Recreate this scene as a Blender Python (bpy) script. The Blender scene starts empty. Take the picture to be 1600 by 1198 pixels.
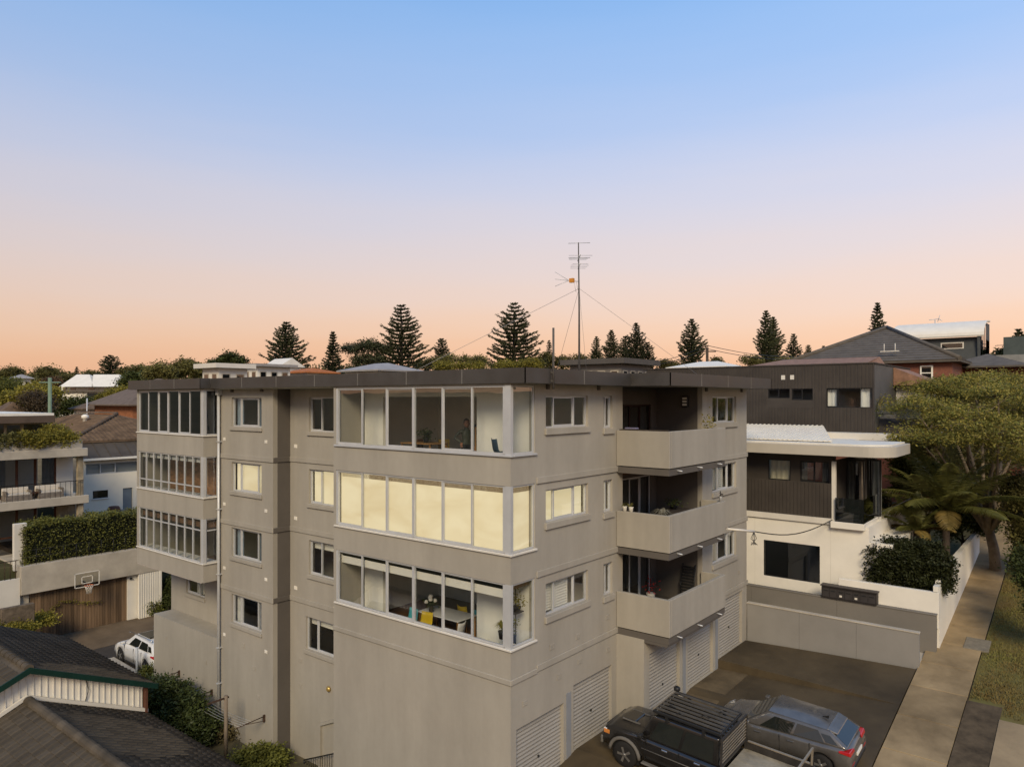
import bpy, bmesh, math, random
import numpy as np
from mathutils import Vector, Matrix, noise as mnoise
R = math.radians
sc = bpy.context.scene
col = sc.collection
# ------------------------------------------------------------------ camera
# world axes follow the street grid: x runs up the hill along the drive, y along the front of the flats
FPX, HORZ = 1128.0, 624.0
CX, CY, CZ = -15.73, -12.68, 11.0
FW = (0.7797, 0.6262); RT = (0.6262, -0.7797)
cd = bpy.data.cameras.new('Camera'); cam = bpy.data.objects.new('Camera', cd); col.objects.link(cam)
cam.location = (CX, CY, CZ); cam.rotation_euler = (R(90), 0, math.atan2(FW[1], FW[0]) - R(90))
cd.sensor_width = 36; cd.lens = 36*FPX/1600; cd.shift_y = (HORZ-599)/1600; cd.clip_start = .2; cd.clip_end = 4000
sc.camera = cam
# ------------------------------------------------------------------ sky, sun, exposure
wd = bpy.data.worlds.new('World'); sc.world = wd; wd.use_nodes = True
nt = wd.node_tree; nt.nodes.clear()
def srgb(r, g, b):
    f = lambda c: (c/255/12.92) if c/255 < .04045 else ((c/255+.055)/1.055)**2.4
    return (f(r), f(g), f(b), 1)
tc = nt.nodes.new('ShaderNodeTexCoord'); sx = nt.nodes.new('ShaderNodeSeparateXYZ'); nt.links.new(tc.outputs['Generated'], sx.inputs[0])
rp = nt.nodes.new('ShaderNodeValToRGB'); 
wm = nt.nodes.new('ShaderNodeMapping'); wm.inputs['Scale'].default_value = (1.6, 1.6, 15); nt.links.new(tc.outputs['Generated'], wm.inputs[0])      # thin level haze bands
wn = nt.nodes.new('ShaderNodeTexNoise'); wn.inputs['Scale'].default_value = 1.4; wn.inputs['Detail'].default_value = 5; nt.links.new(wm.outputs[0], wn.inputs[0])
wa = nt.nodes.new('ShaderNodeMath'); wa.operation = 'MULTIPLY_ADD'; nt.links.new(wn.outputs[0], wa.inputs[0]); wa.inputs[1].default_value = .045; wa.inputs[2].default_value = -.0225
wb_ = nt.nodes.new('ShaderNodeMath'); wb_.operation = 'ADD'; nt.links.new(wa.outputs[0], wb_.inputs[0]); nt.links.new(sx.outputs['Z'], wb_.inputs[1]); nt.links.new(wb_.outputs[0], rp.inputs[0])
SKY = [(0, (230,172,136)), (.040, (238,182,143)), (.078, (240,197,164)), (.13, (235,207,190)), (.20, (220,209,211)), (.28, (202,206,226)), (.36, (172,195,233)), (.49, (133,181,236)), (.75, (114,160,220)), (1, (104,149,212))]
cr = rp.color_ramp; cr.interpolation = 'B_SPLINE'
while len(cr.elements) > 1: cr.elements.remove(cr.elements[-1])
for i, (p, c) in enumerate(SKY):
    e = cr.elements[0] if i == 0 else cr.elements.new(p)
    e.position = p; e.color = srgb(*c)
b1 = nt.nodes.new('ShaderNodeBackground'); # the afterglow is a little brighter towards the right of the view and fades evenly round the sky
dp = nt.nodes.new('ShaderNodeVectorMath'); dp.operation = 'DOT_PRODUCT'; nt.links.new(tc.outputs['Generated'], dp.inputs[0]); dp.inputs[1].default_value = (RT[0], RT[1], 0)
mm = nt.nodes.new('ShaderNodeMath'); mm.operation = 'MULTIPLY_ADD'; nt.links.new(dp.outputs['Value'], mm.inputs[0]); mm.inputs[1].default_value = .12; mm.inputs[2].default_value = .775
nt.links.new(rp.outputs[0], b1.inputs[0]); nt.links.new(mm.outputs[0], b1.inputs[1])
sk = nt.nodes.new('ShaderNodeTexSky'); sk.sky_type = 'NISHITA'; sk.sun_disc = False
SUN_EL, SUN_AZ = R(33), math.atan2(-.58, -.81)          # the sun stands behind the camera, to its left
sk.sun_elevation = SUN_EL; sk.sun_rotation = math.pi/2 - SUN_AZ
b2 = nt.nodes.new('ShaderNodeBackground'); nt.links.new(sk.outputs[0], b2.inputs[0]); b2.inputs[1].default_value = .004
ad = nt.nodes.new('ShaderNodeAddShader'); nt.links.new(b1.outputs[0], ad.inputs[0]); nt.links.new(b2.outputs[0], ad.inputs[1])
wo = nt.nodes.new('ShaderNodeOutputWorld'); nt.links.new(ad.outputs[0], wo.inputs[0])
sl = bpy.data.lights.new('Sun', 'SUN'); sl.energy = 2.4; sl.angle = R(20); sl.color = (1, .83, .58)
so = bpy.data.objects.new('Sun', sl); col.objects.link(so)
sd = Vector((math.cos(SUN_EL)*math.cos(SUN_AZ), math.cos(SUN_EL)*math.sin(SUN_AZ), math.sin(SUN_EL)))
so.rotation_euler = sd.to_track_quat('Z', 'Y').to_euler(); so.location = (-30, -30, 40)
sc.view_settings.view_transform = 'Standard'; sc.view_settings.look = 'None'; sc.view_settings.exposure = .40; sc.view_settings.gamma = 1
sc.view_settings.use_curve_mapping = False
sc.render.engine = 'CYCLES'
sc.cycles.max_bounces = 6; sc.cycles.transparent_max_bounces = 12

# ------------------------------------------------------------------ pixel helpers (a pixel gives a direction; the distance comes from a plane, the ground or a stated depth)
def ray(px, py):
    a = (px-800)/FPX; b = -(py-HORZ)/FPX
    return (FW[0]+RT[0]*a, FW[1]+RT[1]*a, b)
def P(px, py, Y):
    d = ray(px, py); return Vector((CX+d[0]*Y, CY+d[1]*Y, CZ+d[2]*Y))
def Pz(px, py, z):
    d = ray(px, py); return P(px, py, (z-CZ)/d[2])
def Px(px, py, x):
    d = ray(px, py); return P(px, py, (x-CX)/d[0])
def Py(px, py, y):
    d = ray(px, py); return P(px, py, (y-CY)/d[1])

# ------------------------------------------------------------------ materials
MATS = {}
class NT:
    def __init__(s, m): s.t = m.node_tree; s.n = s.t.nodes
    def new(s, k, **kw):
        n = s.n.new(k)
        for a, v in kw.items(): setattr(n, a, v)
        return n
    def link(s, a, b): s.t.links.new(a, b)
def mat(name, color, rough=.7, var=.12, scale=1.5, bump=.0, bscale=40, metal=0, spec=.22, coat=0, var2=None, stretch=None, rvar=0, rand=0, emis=None, estr=0, trans=0):
    """principled paint/stone/leaf: base colour broken up by two noises, optional fine bump"""
    if name in MATS: return MATS[name]
    m = bpy.data.materials.new(name); m.use_nodes = True; N = NT(m); b = N.n['Principled BSDF']
    c = tuple(color[:3])
    tc = N.new('ShaderNodeTexCoord'); src = tc.outputs['Object']
    if stretch:
        mp = N.new('ShaderNodeMapping'); mp.inputs['Scale'].default_value = stretch; N.link(src, mp.inputs[0]); src = mp.outputs[0]
    n1 = N.new('ShaderNodeTexNoise'); n1.inputs['Scale'].default_value = scale; n1.inputs['Detail'].default_value = 6; n1.inputs['Roughness'].default_value = .62; N.link(src, n1.inputs[0])
    rp = N.new('ShaderNodeValToRGB'); N.link(n1.outputs[0], rp.inputs[0])
    c2 = var2 if var2 else tuple(x*(1-2*var) for x in c)
    rp.color_ramp.elements[0].position = .3; rp.color_ramp.elements[1].position = .7
    rp.color_ramp.elements[0].color = (*c2[:3], 1); rp.color_ramp.elements[1].color = (*[min(1, x*(1+var*.6)) for x in c], 1)
    out = rp.outputs[0]
    if rand:
        oi = N.new('ShaderNodeObjectInfo'); mr = N.new('ShaderNodeMapRange'); mr.inputs[3].default_value = 1-rand; mr.inputs[4].default_value = 1+rand
        N.link(oi.outputs['Random'], mr.inputs[0]); mx = N.new('ShaderNodeVectorMath', operation='SCALE'); N.link(out, mx.inputs[0]); N.link(mr.outputs[0], mx.inputs['Scale']); out = mx.outputs[0]
    N.link(out, b.inputs['Base Color'])
    b.inputs['Roughness'].default_value = rough; b.inputs['Metallic'].default_value = metal
    b.inputs['Specular IOR Level'].default_value = spec; b.inputs['Coat Weight'].default_value = coat; b.inputs['Coat Roughness'].default_value = .08
    if rvar:
        mr = N.new('ShaderNodeMapRange'); mr.inputs[1].default_value = .3; mr.inputs[2].default_value = .7; mr.inputs[3].default_value = rough-rvar; mr.inputs[4].default_value = rough+rvar
        N.link(n1.outputs[0], mr.inputs[0]); N.link(mr.outputs[0], b.inputs['Roughness'])
    if bump:
        n2 = N.new('ShaderNodeTexNoise'); n2.inputs['Scale'].default_value = bscale; n2.inputs['Detail'].default_value = 4; N.link(tc.outputs['Object'], n2.inputs[0])
        bp = N.new('ShaderNodeBump'); bp.inputs['Strength'].default_value = bump; bp.inputs['Distance'].default_value = .02; N.link(n2.outputs[0], bp.inputs['Height']); N.link(bp.outputs[0], b.inputs['Normal'])
    if estr:
        b.inputs['Emission Color'].default_value = (*emis, 1); b.inputs['Emission Strength'].default_value = estr
    if trans:
        tr = N.new('ShaderNodeBsdfTranslucent'); N.link(out, tr.inputs[0]); mx = N.new('ShaderNodeMixShader'); mx.inputs[0].default_value = trans
        N.link(b.outputs[0], mx.inputs[1]); N.link(tr.outputs[0], mx.inputs[2]); N.link(mx.outputs[0], N.n['Material Output'].inputs[0])
    MATS[name] = m; return m
def glassmat(name, tint=(.93, .95, .94), base=.11, gain=.85, rough=.0):
    if name in MATS: return MATS[name]
    m = bpy.data.materials.new(name); m.use_nodes = True; N = NT(m); N.n.remove(N.n['Principled BSDF'])
    lw = N.new('ShaderNodeLayerWeight'); lw.inputs[0].default_value = .5
    pw = N.new('ShaderNodeMath', operation='POWER'); N.link(lw.outputs['Facing'], pw.inputs[0]); pw.inputs[1].default_value = 3.2
    ma = N.new('ShaderNodeMath', operation='MULTIPLY_ADD'); N.link(pw.outputs[0], ma.inputs[0]); ma.inputs[1].default_value = gain; ma.inputs[2].default_value = base
    tr = N.new('ShaderNodeBsdfTransparent'); tr.inputs[0].default_value = (*tint, 1)
    gl = N.new('ShaderNodeBsdfGlossy'); gl.inputs['Roughness'].default_value = rough; gl.inputs[0].default_value = (.95, .97, 1, 1)
    n1 = N.new('ShaderNodeTexNoise'); n1.inputs['Scale'].default_value = .9; bp = N.new('ShaderNodeBump'); bp.inputs['Strength'].default_value = .05; bp.inputs['Distance'].default_value = .03
    tcx = N.new('ShaderNodeTexCoord'); N.link(tcx.outputs['Object'], n1.inputs[0]); N.link(n1.outputs[0], bp.inputs['Height']); N.link(bp.outputs[0], gl.inputs['Normal'])
    mx = N.new('ShaderNodeMixShader'); N.link(ma.outputs[0], mx.inputs[0]); N.link(tr.outputs[0], mx.inputs[1]); N.link(gl.outputs[0], mx.inputs[2])
    N.link(mx.outputs[0], N.n['Material Output'].inputs[0]); MATS[name] = m; return m
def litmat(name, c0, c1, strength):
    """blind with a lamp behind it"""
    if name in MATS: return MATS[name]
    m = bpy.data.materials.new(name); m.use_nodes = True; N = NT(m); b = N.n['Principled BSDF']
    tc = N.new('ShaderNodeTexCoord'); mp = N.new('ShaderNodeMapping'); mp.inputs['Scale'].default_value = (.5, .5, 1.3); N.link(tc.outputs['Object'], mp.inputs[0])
    n1 = N.new('ShaderNodeTexNoise'); n1.inputs['Scale'].default_value = 1.1; n1.inputs['Detail'].default_value = 3; n1.inputs['Distortion'].default_value = .6; N.link(mp.outputs[0], n1.inputs[0])  # soft noise paints blurred reflections of the surroundings into the glow
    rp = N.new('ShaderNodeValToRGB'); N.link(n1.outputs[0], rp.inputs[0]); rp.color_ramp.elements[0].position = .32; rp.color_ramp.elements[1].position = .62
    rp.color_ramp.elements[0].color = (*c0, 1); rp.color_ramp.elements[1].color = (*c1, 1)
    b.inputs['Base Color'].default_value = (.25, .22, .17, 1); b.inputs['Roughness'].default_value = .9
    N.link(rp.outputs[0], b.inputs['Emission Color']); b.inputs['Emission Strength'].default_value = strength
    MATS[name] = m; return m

M_RENDER = mat('taupe_render', (.338, .307, .252), .85, .07, .6, .25, 60, stretch=(1, 1, .35))
def streaks(m, amt=.10):
    """rain streaks, faint patches and repair blotches over a rendered wall"""
    N = NT(m); b = N.n['Principled BSDF']; src = b.inputs['Base Color'].links[0].from_socket; tc = N.new('ShaderNodeTexCoord'); out = src
    for sc_, st, a in ((2.2, (1, 1, .05), amt), (.35, (1, 1, 1), amt*.8), (5.0, (1, 1, .8), amt*.4)):
        mp = N.new('ShaderNodeMapping'); mp.inputs['Scale'].default_value = st; N.link(tc.outputs['Object'], mp.inputs[0]); n = N.new('ShaderNodeTexNoise'); n.inputs['Scale'].default_value = sc_; n.inputs['Detail'].default_value = 5; N.link(mp.outputs[0], n.inputs[0])
        mr = N.new('ShaderNodeMapRange'); mr.inputs[1].default_value = .35; mr.inputs[2].default_value = .7; mr.inputs[3].default_value = 1+a*.5; mr.inputs[4].default_value = 1-a; N.link(n.outputs[0], mr.inputs[0])
        v = N.new('ShaderNodeVectorMath', operation='SCALE'); N.link(out, v.inputs[0]); N.link(mr.outputs[0], v.inputs['Scale']); out = v.outputs[0]
    N.link(out, b.inputs['Base Color'])
streaks(M_RENDER, .055)
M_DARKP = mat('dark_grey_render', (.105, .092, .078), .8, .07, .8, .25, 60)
M_FASCIA = mat('bronze_fascia_metal', (.082, .074, .066), .42, .12, 1.2, 0, metal=.35, rvar=.1)
M_SOFFIT = mat('pale_soffit', (.42, .38, .33), .8, .06)
M_ALU = mat('silver_aluminium', (.50, .50, .49), .42, .05, 2, metal=.25)
M_GLASS = glassmat('window_glass')
M_GLASSD = glassmat('tinted_glass', (.34, .35, .35), .09)
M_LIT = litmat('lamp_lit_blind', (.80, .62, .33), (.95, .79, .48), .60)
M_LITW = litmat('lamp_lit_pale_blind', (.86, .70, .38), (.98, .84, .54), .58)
M_WHITE = mat('white_paint', (.72, .68, .59), .6, .05, .8, .1, 50)
M_OFFW = mat('off_white_paint', (.62, .58, .50), .7, .06, .7, .15, 50)
M_CONC = mat('pale_concrete', (.44, .39, .31), .85, .12, .9, .3, 45)
M_BLACK = mat('black_metal', (.02, .02, .02), .4, .1, 3)
M_RUBBER = mat('black_rubber', (.018, .017, .016), .8, .1, 6)
M_CURT = mat('pale_curtain', (.55, .54, .50), .9, .08, 3)
M_BLUEC = mat('grey_blue_curtain', (.17, .22, .26), .9, .1, 3)
M_INW = mat('interior_white_wall', (.78, .75, .66), .85, .04)
M_INF = mat('interior_timber_floor', (.16, .085, .045), .5, .15, 2, stretch=(1, 8, 1))
M_DOOR = mat('roller_door_cream', (.29, .27, .235), .6, .06, .7)
M_TIMB = mat('oiled_timber', (.20, .13, .075), .65, .25, 2.2, .2, 30, stretch=(1, 1, .12), rand=.35)
M_LEAF_D = mat('leaf_dark_green', (.075, .090, .026), .55, .35, 1.1, rand=.2, trans=.12, spec=.12)
M_LEAF = mat('leaf_mid_green', (.16, .165, .036), .55, .35, .9, rand=.2, trans=.25, spec=.12)
M_LEAF_Y = mat('leaf_yellow_green', (.31, .265, .048), .55, .35, .8, rand=.15, trans=.32, spec=.12)
M_LEAF_O = mat('leaf_olive', (.175, .158, .05), .6, .35, .5, rand=.25, trans=.25, spec=.12)
M_PINE = mat('pine_needles', (.046, .050, .020), .65, .3, .4, rand=.3)
M_BARK = mat('grey_bark', (.15, .115, .08), .85, .25, 4, .5, 20)
M_BARKD = mat('dark_bark', (.06, .045, .033), .85, .25, 4, .5, 20)
M_TERRA = mat('terracotta', (.30, .13, .07), .8, .12, 4)
M_CHROME = mat('bright_metal', (.6, .6, .6), .25, .05, 3, metal=.9)
# ------------------------------------------------------------------ mesh helpers
ORG = {}
def origin(p): return ORG.get(p.name, Vector((0, 0, 0))) if p else Vector((0, 0, 0))
class MB:
    def __init__(s): s.v = []; s.f = []; s.sm = []
    def add(s, vs, fs, smooth=False):
        o = len(s.v); s.v += [tuple(v) for v in vs]; s.f += [tuple(i+o for i in f) for f in fs]; s.sm += [smooth]*len(fs); return s
    def box(s, x0, x1, y0, y1, z0, z1):
        x0, x1 = min(x0, x1), max(x0, x1); y0, y1 = min(y0, y1), max(y0, y1); z0, z1 = min(z0, z1), max(z0, z1)
        return s.add([(x0,y0,z0),(x1,y0,z0),(x1,y1,z0),(x0,y1,z0),(x0,y0,z1),(x1,y0,z1),(x1,y1,z1),(x0,y1,z1)],
                     [(3,2,1,0),(4,5,6,7),(0,1,5,4),(1,2,6,5),(2,3,7,6),(3,0,4,7)])
    def hexa(s, b, t):      # two quads, bottom and top
        return s.add(list(b)+list(t), [(3,2,1,0),(4,5,6,7),(0,1,5,4),(1,2,6,5),(2,3,7,6),(3,0,4,7)])
    def prism(s, poly, z0, z1):
        n = len(poly); return s.add([(x,y,z0) for x,y in poly]+[(x,y,z1) for x,y in poly],
            [tuple(range(n-1,-1,-1)), tuple(range(n,2*n))]+[(i,(i+1)%n,n+(i+1)%n,n+i) for i in range(n)])
    def extr(s, pts, d):    # planar polygon of 3d points pushed along d
        n = len(pts); d = Vector(d); q = [Vector(p) for p in pts]
        return s.add(q+[p+d for p in q], [tuple(range(n-1,-1,-1)), tuple(range(n,2*n))]+[(i,(i+1)%n,n+(i+1)%n,n+i) for i in range(n)])
    def quad(s, a, b, c, d): return s.add([a,b,c,d], [(0,1,2,3)])
    def tube(s, pts, r, n=6, r1=None):
        pts = [Vector(p) for p in pts]; k = len(pts); vs = []; prev = None
        for i, p in enumerate(pts):
            t = (pts[min(i+1,k-1)]-pts[max(i-1,0)]).normalized()
            a = (prev if prev is not None else (Vector((0,0,1)) if abs(t.z) < .9 else Vector((1,0,0))))
            a = (a - t*a.dot(t)).normalized() if (a - t*a.dot(t)).length > 1e-5 else t.orthogonal().normalized(); b = t.cross(a); prev = a
            rr = r if r1 is None else r+(r1-r)*i/(k-1)
            if isinstance(r, (list, tuple)): rr = r[i]
            vs += [p+a*math.cos(2*math.pi*j/n)*rr+b*math.sin(2*math.pi*j/n)*rr for j in range(n)]
        fs = [(i*n+j, i*n+(j+1)%n, (i+1)*n+(j+1)%n, (i+1)*n+j) for i in range(k-1) for j in range(n)]
        o = len(s.v); s.add(vs, fs, True); s.f += [tuple(o+j for j in range(n-1,-1,-1)), tuple(o+(k-1)*n+j for j in range(n))]; s.sm += [False, False]; return s
    def lathe(s, c, prof, n=14, axis='z'):
        c = Vector(c); vs = []
        for r, h in prof:
            for j in range(n):
                a = 2*math.pi*j/n; q = (r*math.cos(a), r*math.sin(a), h)
                if axis == 'x': q = (q[2], q[0], q[1])
                if axis == 'y': q = (q[0], q[2], q[1])
                vs.append(c+Vector(q))
        k = len(prof); o = len(s.v)
        s.add(vs, [(i*n+j, i*n+(j+1)%n, (i+1)*n+(j+1)%n, (i+1)*n+j) for i in range(k-1) for j in range(n)], True)
        s.f += [tuple(o+j for j in range(n-1,-1,-1)), tuple(o+(k-1)*n+j for j in range(n))]; s.sm += [False, False]; return s
    def build(s, name, m, parent=None, bevel=0, fix=True, local=False, segs=1):
        me = bpy.data.meshes.new(name); o = Vector((0,0,0)) if local else origin(parent)
        me.from_pydata([(v[0]-o.x, v[1]-o.y, v[2]-o.z) for v in s.v], [], s.f)
        me.polygons.foreach_set('use_smooth', s.sm)
        if fix:
            b = bmesh.new(); b.from_mesh(me); bmesh.ops.recalc_face_normals(b, faces=b.faces); b.to_mesh(me); b.free()
        if m: me.materials.append(m)
        ob = bpy.data.objects.new(name, me); col.objects.link(ob)
        if parent: ob.parent = parent
        ORG[ob.name] = o
        if bevel:
            md = ob.modifiers.new('b', 'BEVEL'); md.width = bevel; md.segments = segs; md.limit_method = 'ANGLE'; md.angle_limit = R(35)
        return ob
def tag(o, label, cat, group=None):
    o['label'] = label; o['category'] = cat
    if group: o['group'] = group
    return o
def thing(name, label, cat, loc=(0,0,0), rotz=0, group=None):
    o = bpy.data.objects.new(name, None); col.objects.link(o); o.empty_display_size = .2
    o.location = loc; o.rotation_euler = (0,0,rotz); ORG[o.name] = Vector(loc); return tag(o, label, cat, group)
def struct(o): o['kind'] = 'structure'; return o
def stuff(o): o['kind'] = 'stuff'; return o
def solo(mb, name, m, label, cat, group=None, bevel=0, base=None):
    """a thing that is one mesh: its origin goes to its base"""
    a = np.array(mb.v); c = Vector(base) if base else Vector((float(a[:,0].mean()), float(a[:,1].mean()), float(a[:,2].min())))
    mb.v = [(v[0]-c.x, v[1]-c.y, v[2]-c.z) for v in mb.v]
    o = mb.build(name, m, None, bevel); o.location = c; return tag(o, label, cat, group)
def copy_tree(o, loc, rotz=None, label=None, parent=None):
    c = o.copy(); col.objects.link(c)
    if parent is None:
        c.location = loc
        if rotz is not None: c.rotation_euler = (0,0,rotz)
        if label: c['label'] = label
    else: c.parent = parent
    for ch in list(o.children): copy_tree(ch, None, parent=c)
    return c
def npmesh(name, verts, faces, m, parent=None, k=4, smooth=False, local=False):
    """fast mesh: verts (n,3) array, faces (f,k) array"""
    me = bpy.data.meshes.new(name); o = Vector((0,0,0)) if local else origin(parent)
    verts = np.asarray(verts, dtype=np.float32) - np.array(o, dtype=np.float32)
    faces = np.asarray(faces, dtype=np.int32); nf = len(faces)
    me.vertices.add(len(verts)); me.vertices.foreach_set('co', verts.ravel())
    me.loops.add(nf*k); me.loops.foreach_set('vertex_index', faces.ravel())
    me.polygons.add(nf); me.polygons.foreach_set('loop_start', np.arange(0, nf*k, k, dtype=np.int32)); me.polygons.foreach_set('loop_total', np.full(nf, k, dtype=np.int32))
    me.update(calc_edges=True); me.validate()
    if smooth: me.polygons.foreach_set('use_smooth', [True]*nf)
    me.materials.append(m); ob = bpy.data.objects.new(name, me); col.objects.link(ob)
    if parent: ob.parent = parent
    ORG[ob.name] = o; return ob

# face mapping: 'F' looks towards -x (plane x=c, along y), 'S' looks towards -y (plane y=c, along x); d is depth into the wall
def fm(face, c, a, d, z): return (c+d, a, z) if face == 'F' else (a, c+d, z)
def fbox(mb, face, c, a0, a1, d0, d1, z0, z1):
    p, q = fm(face, c, a0, d0, z0), fm(face, c, a1, d1, z1); return mb.box(p[0], q[0], p[1], q[1], p[2], q[2])
def wall(name, face, c, a0, a1, z0, z1, holes, th, m, parent):
    A = sorted({a0, a1, *[h[0] for h in holes], *[h[1] for h in holes]}); A = [a for a in A if a0-1e-6 <= a <= a1+1e-6]
    Z = sorted({z0, z1, *[h[2] for h in holes], *[h[3] for h in holes]}); Z = [z for z in Z if z0-1e-6 <= z <= z1+1e-6]
    ins = lambda a, z: any(h[0] < a < h[1] and h[2] < z < h[3] for h in holes)
    na, nz = len(A)-1, len(Z)-1
    solid = [[not ins((A[i]+A[i+1])/2, (Z[j]+Z[j+1])/2) for j in range(nz)] for i in range(na)]
    mb = MB(); vid = {}
    def V(i, j, k):
        if (i,j,k) not in vid: vid[(i,j,k)] = len(mb.v); mb.v.append(fm(face, c, A[i], th*k, Z[j]))
        return vid[(i,j,k)]
    def F(*q): mb.f.append(q); mb.sm.append(False)
    for i in range(na):
        for j in range(nz):
            if not solid[i][j]: continue
            F(V(i,j,0),V(i+1,j,0),V(i+1,j+1,0),V(i,j+1,0)); F(V(i,j,1),V(i,j+1,1),V(i+1,j+1,1),V(i+1,j,1))
            g = lambda ii, jj: 0 <= ii < na and 0 <= jj < nz and solid[ii][jj]
            if not g(i-1,j): F(V(i,j,0),V(i,j+1,0),V(i,j+1,1),V(i,j,1))
            if not g(i+1,j): F(V(i+1,j,0),V(i+1,j,1),V(i+1,j+1,1),V(i+1,j+1,0))
            if not g(i,j-1): F(V(i,j,0),V(i,j,1),V(i+1,j,1),V(i+1,j,0))
            if not g(i,j+1): F(V(i,j+1,0),V(i+1,j+1,0),V(i+1,j+1,1),V(i,j+1,1))
    return mb.build(name, m, parent)
def window(face, c, a0, a1, z0, z1, cuts, parent, fr=.05, setb=.09, sill=True, posts=(), behind=None, transom=None, glass=None, fmat=None, sash=True, name='window', sillmat=None, sillh=.16):
    """frame (mesh) > pane each, sill, blind or curtain; cuts are the inner mullion positions"""
    fmat = fmat or M_ALU; glass = glass or M_GLASS; mb = MB(); dp = .07
    fbox(mb, face, c, a0, a1, setb, setb+dp, z0, z0+fr); fbox(mb, face, c, a0, a1, setb, setb+dp, z1-fr, z1)
    ed = [a0]+list(cuts)+[a1]
    for i, a in enumerate(ed):
        w = fr*1.9 if a in posts else fr
        lo, hi = (a, a+w) if i == 0 else ((a-w, a) if i == len(ed)-1 else (a-w/2, a+w/2))
        fbox(mb, face, c, lo, hi, setb-(.02 if a in posts else .001), setb+dp+.002, z0+fr*.5, z1-fr*.5)
    if transom: fbox(mb, face, c, a0+fr, a1-fr, setb+.004, setb+dp-.004, transom-fr/2, transom+fr/2)
    w = mb.build(name, fmat, parent)
    for i in range(len(ed)-1):
        off = setb+.02+(.022 if (i % 2 and sash) else 0); l, h = ed[i]+fr*.6, ed[i+1]-fr*.6
        rows = [(z0+fr, z1-fr)] if not transom else [(z0+fr, transom-fr/2), (transom+fr/2, z1-fr)]
        for zl, zh in rows:
            g = MB(); g.quad(fm(face,c,l,off,zl), fm(face,c,h,off,zl), fm(face,c,h,off,zh), fm(face,c,l,off,zh)); g.build('pane', glass, w, fix=False)
        if sash and i % 2:
            s = MB()
            for q0, q1, e0, e1 in ((l-.01, l+.03, z0+fr, z1-fr), (h-.03, h+.01, z0+fr, z1-fr), (l+.03, h-.03, z0+fr, z0+fr+.04), (l+.03, h-.03, z1-fr-.035, z1-fr)):
                fbox(s, face, c, q0, q1, off-.012, off+.014, e0, e1)
            s.build('sash', fmat, w)
    if sill:
        s = MB(); fbox(s, face, c, a0-.06, a1+.06, -.07, setb, z0-sillh, z0-.004); s.build('sill', sillmat or M_RENDER, w, bevel=.012)
    if behind:
        kind, mm = behind; d = setb+.17
        if kind == 'blind':
            b = MB(); fbox(b, face, c, a0+.02, a1-.02, d, d+.01, z0+.02, z1-.02); b.build('blind', mm, w)
        elif kind == 'half':
            b = MB(); fbox(b, face, c, a0+.03, a1-.03, d, d+.01, z1-(z1-z0)*.26, z1-.02); b.build('blind', mm, w)
        elif kind == 'curtain' or kind == 'sides':
            spans = [(a0+.02, a1-.02)] if kind == 'curtain' else [(a0+.02, a0+(a1-a0)*.27), (a1-(a1-a0)*.2, a1-.02)]
            for q0, q1 in spans:
                n = max(6, int((q1-q0)/.07)); vs = []; 
                for k in range(n+1):
                    a = q0+(q1-q0)*k/n; dd = d+.05+.035*math.sin(k*1.9)+.012*math.sin(k*.7)
                    vs += [fm(face,c,a,dd,z0-.3), fm(face,c,a,dd,z1-.02)]
                b = MB(); b.add(vs, [(2*k,2*k+2,2*k+3,2*k+1) for k in range(n)], True); b.build('curtain', mm, w, fix=False)
        elif kind == 'shutter':
            b = MB(); n = int((z1-z0)/.085)
            for k in range(n):
                zz = z0+.06+k*.085
                p = [fm(face,c,a0+.06,d-.03,zz), fm(face,c,a0+(a1-a0)*.62,d-.03,zz), fm(face,c,a0+(a1-a0)*.62,d+.03,zz+.055), fm(face,c,a0+.06,d+.03,zz+.055)]
                b.extr(p, fm(face,0,0,0,.008) if False else (0,0,.01))
            for q in (a0+.03, a0+(a1-a0)*.33, a0+(a1-a0)*.62): fbox(b, face, c, q, q+.045, d-.025, d+.025, z0+.03, z1-.03)
            b.build('shutter', mm, w)
    return w

# ------------------------------------------------------------------ terrain
def smooth(a, b, x):
    t = min(1, max(0, (x-a)/(b-a))); return t*t*(3-2*t)
def pathz(x): return .126*(x-7.4)
def T(x, y):
    A = max(-3.3, min(13.5, pathz(x)))
    left = -3.08 + smooth(34.3, 34.5, y)*4.7 + max(0, min(11.5, .10*(y-40)))*smooth(34.3, 34.5, y)
    bl = smooth(7, 22, x)
    zl = left*(1-bl) + max(left, A)*bl
    r = smooth(2.2, -.5, y)                      # 1 on the drive side
    z = zl*(1-r) + (A-.35)*r
    d = math.hypot(x-CX, y-CY)
    z += smooth(60, 200, d)*1.6*mnoise.noise((x*.012, y*.012, 3.1))
    return z
def build_terrain():
    ax = np.unique(np.concatenate([np.arange(-40, 62, 1.0), np.arange(62, 160, 5.0), np.arange(160, 520, 24.0), np.arange(520, 2600, 160.0), -np.arange(40, 160, 8.0), -np.arange(160, 1200, 80.0)]))
    ay = np.unique(np.concatenate([np.arange(-40, 62, 1.0), np.array([34.3, 34.5]), np.arange(62, 160, 5.0), np.arange(160, 520, 24.0), np.arange(520, 2600, 160.0), -np.arange(40, 160, 8.0), -np.arange(160, 1200, 80.0)]))
    V = np.array([(x, y, T(float(x), float(y))) for x in ax for y in ay]); ny = len(ay)
    I = np.array([(i*ny+j, (i+1)*ny+j, (i+1)*ny+j+1, i*ny+j+1) for i in range(len(ax)-1) for j in range(ny-1)])
    return struct(npmesh('ground', V, I, mat('scrubby_ground', (.075, .062, .030), .9, .3, .25, .4, 9, var2=(.045, .048, .018)), smooth=True))
build_terrain()
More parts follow.
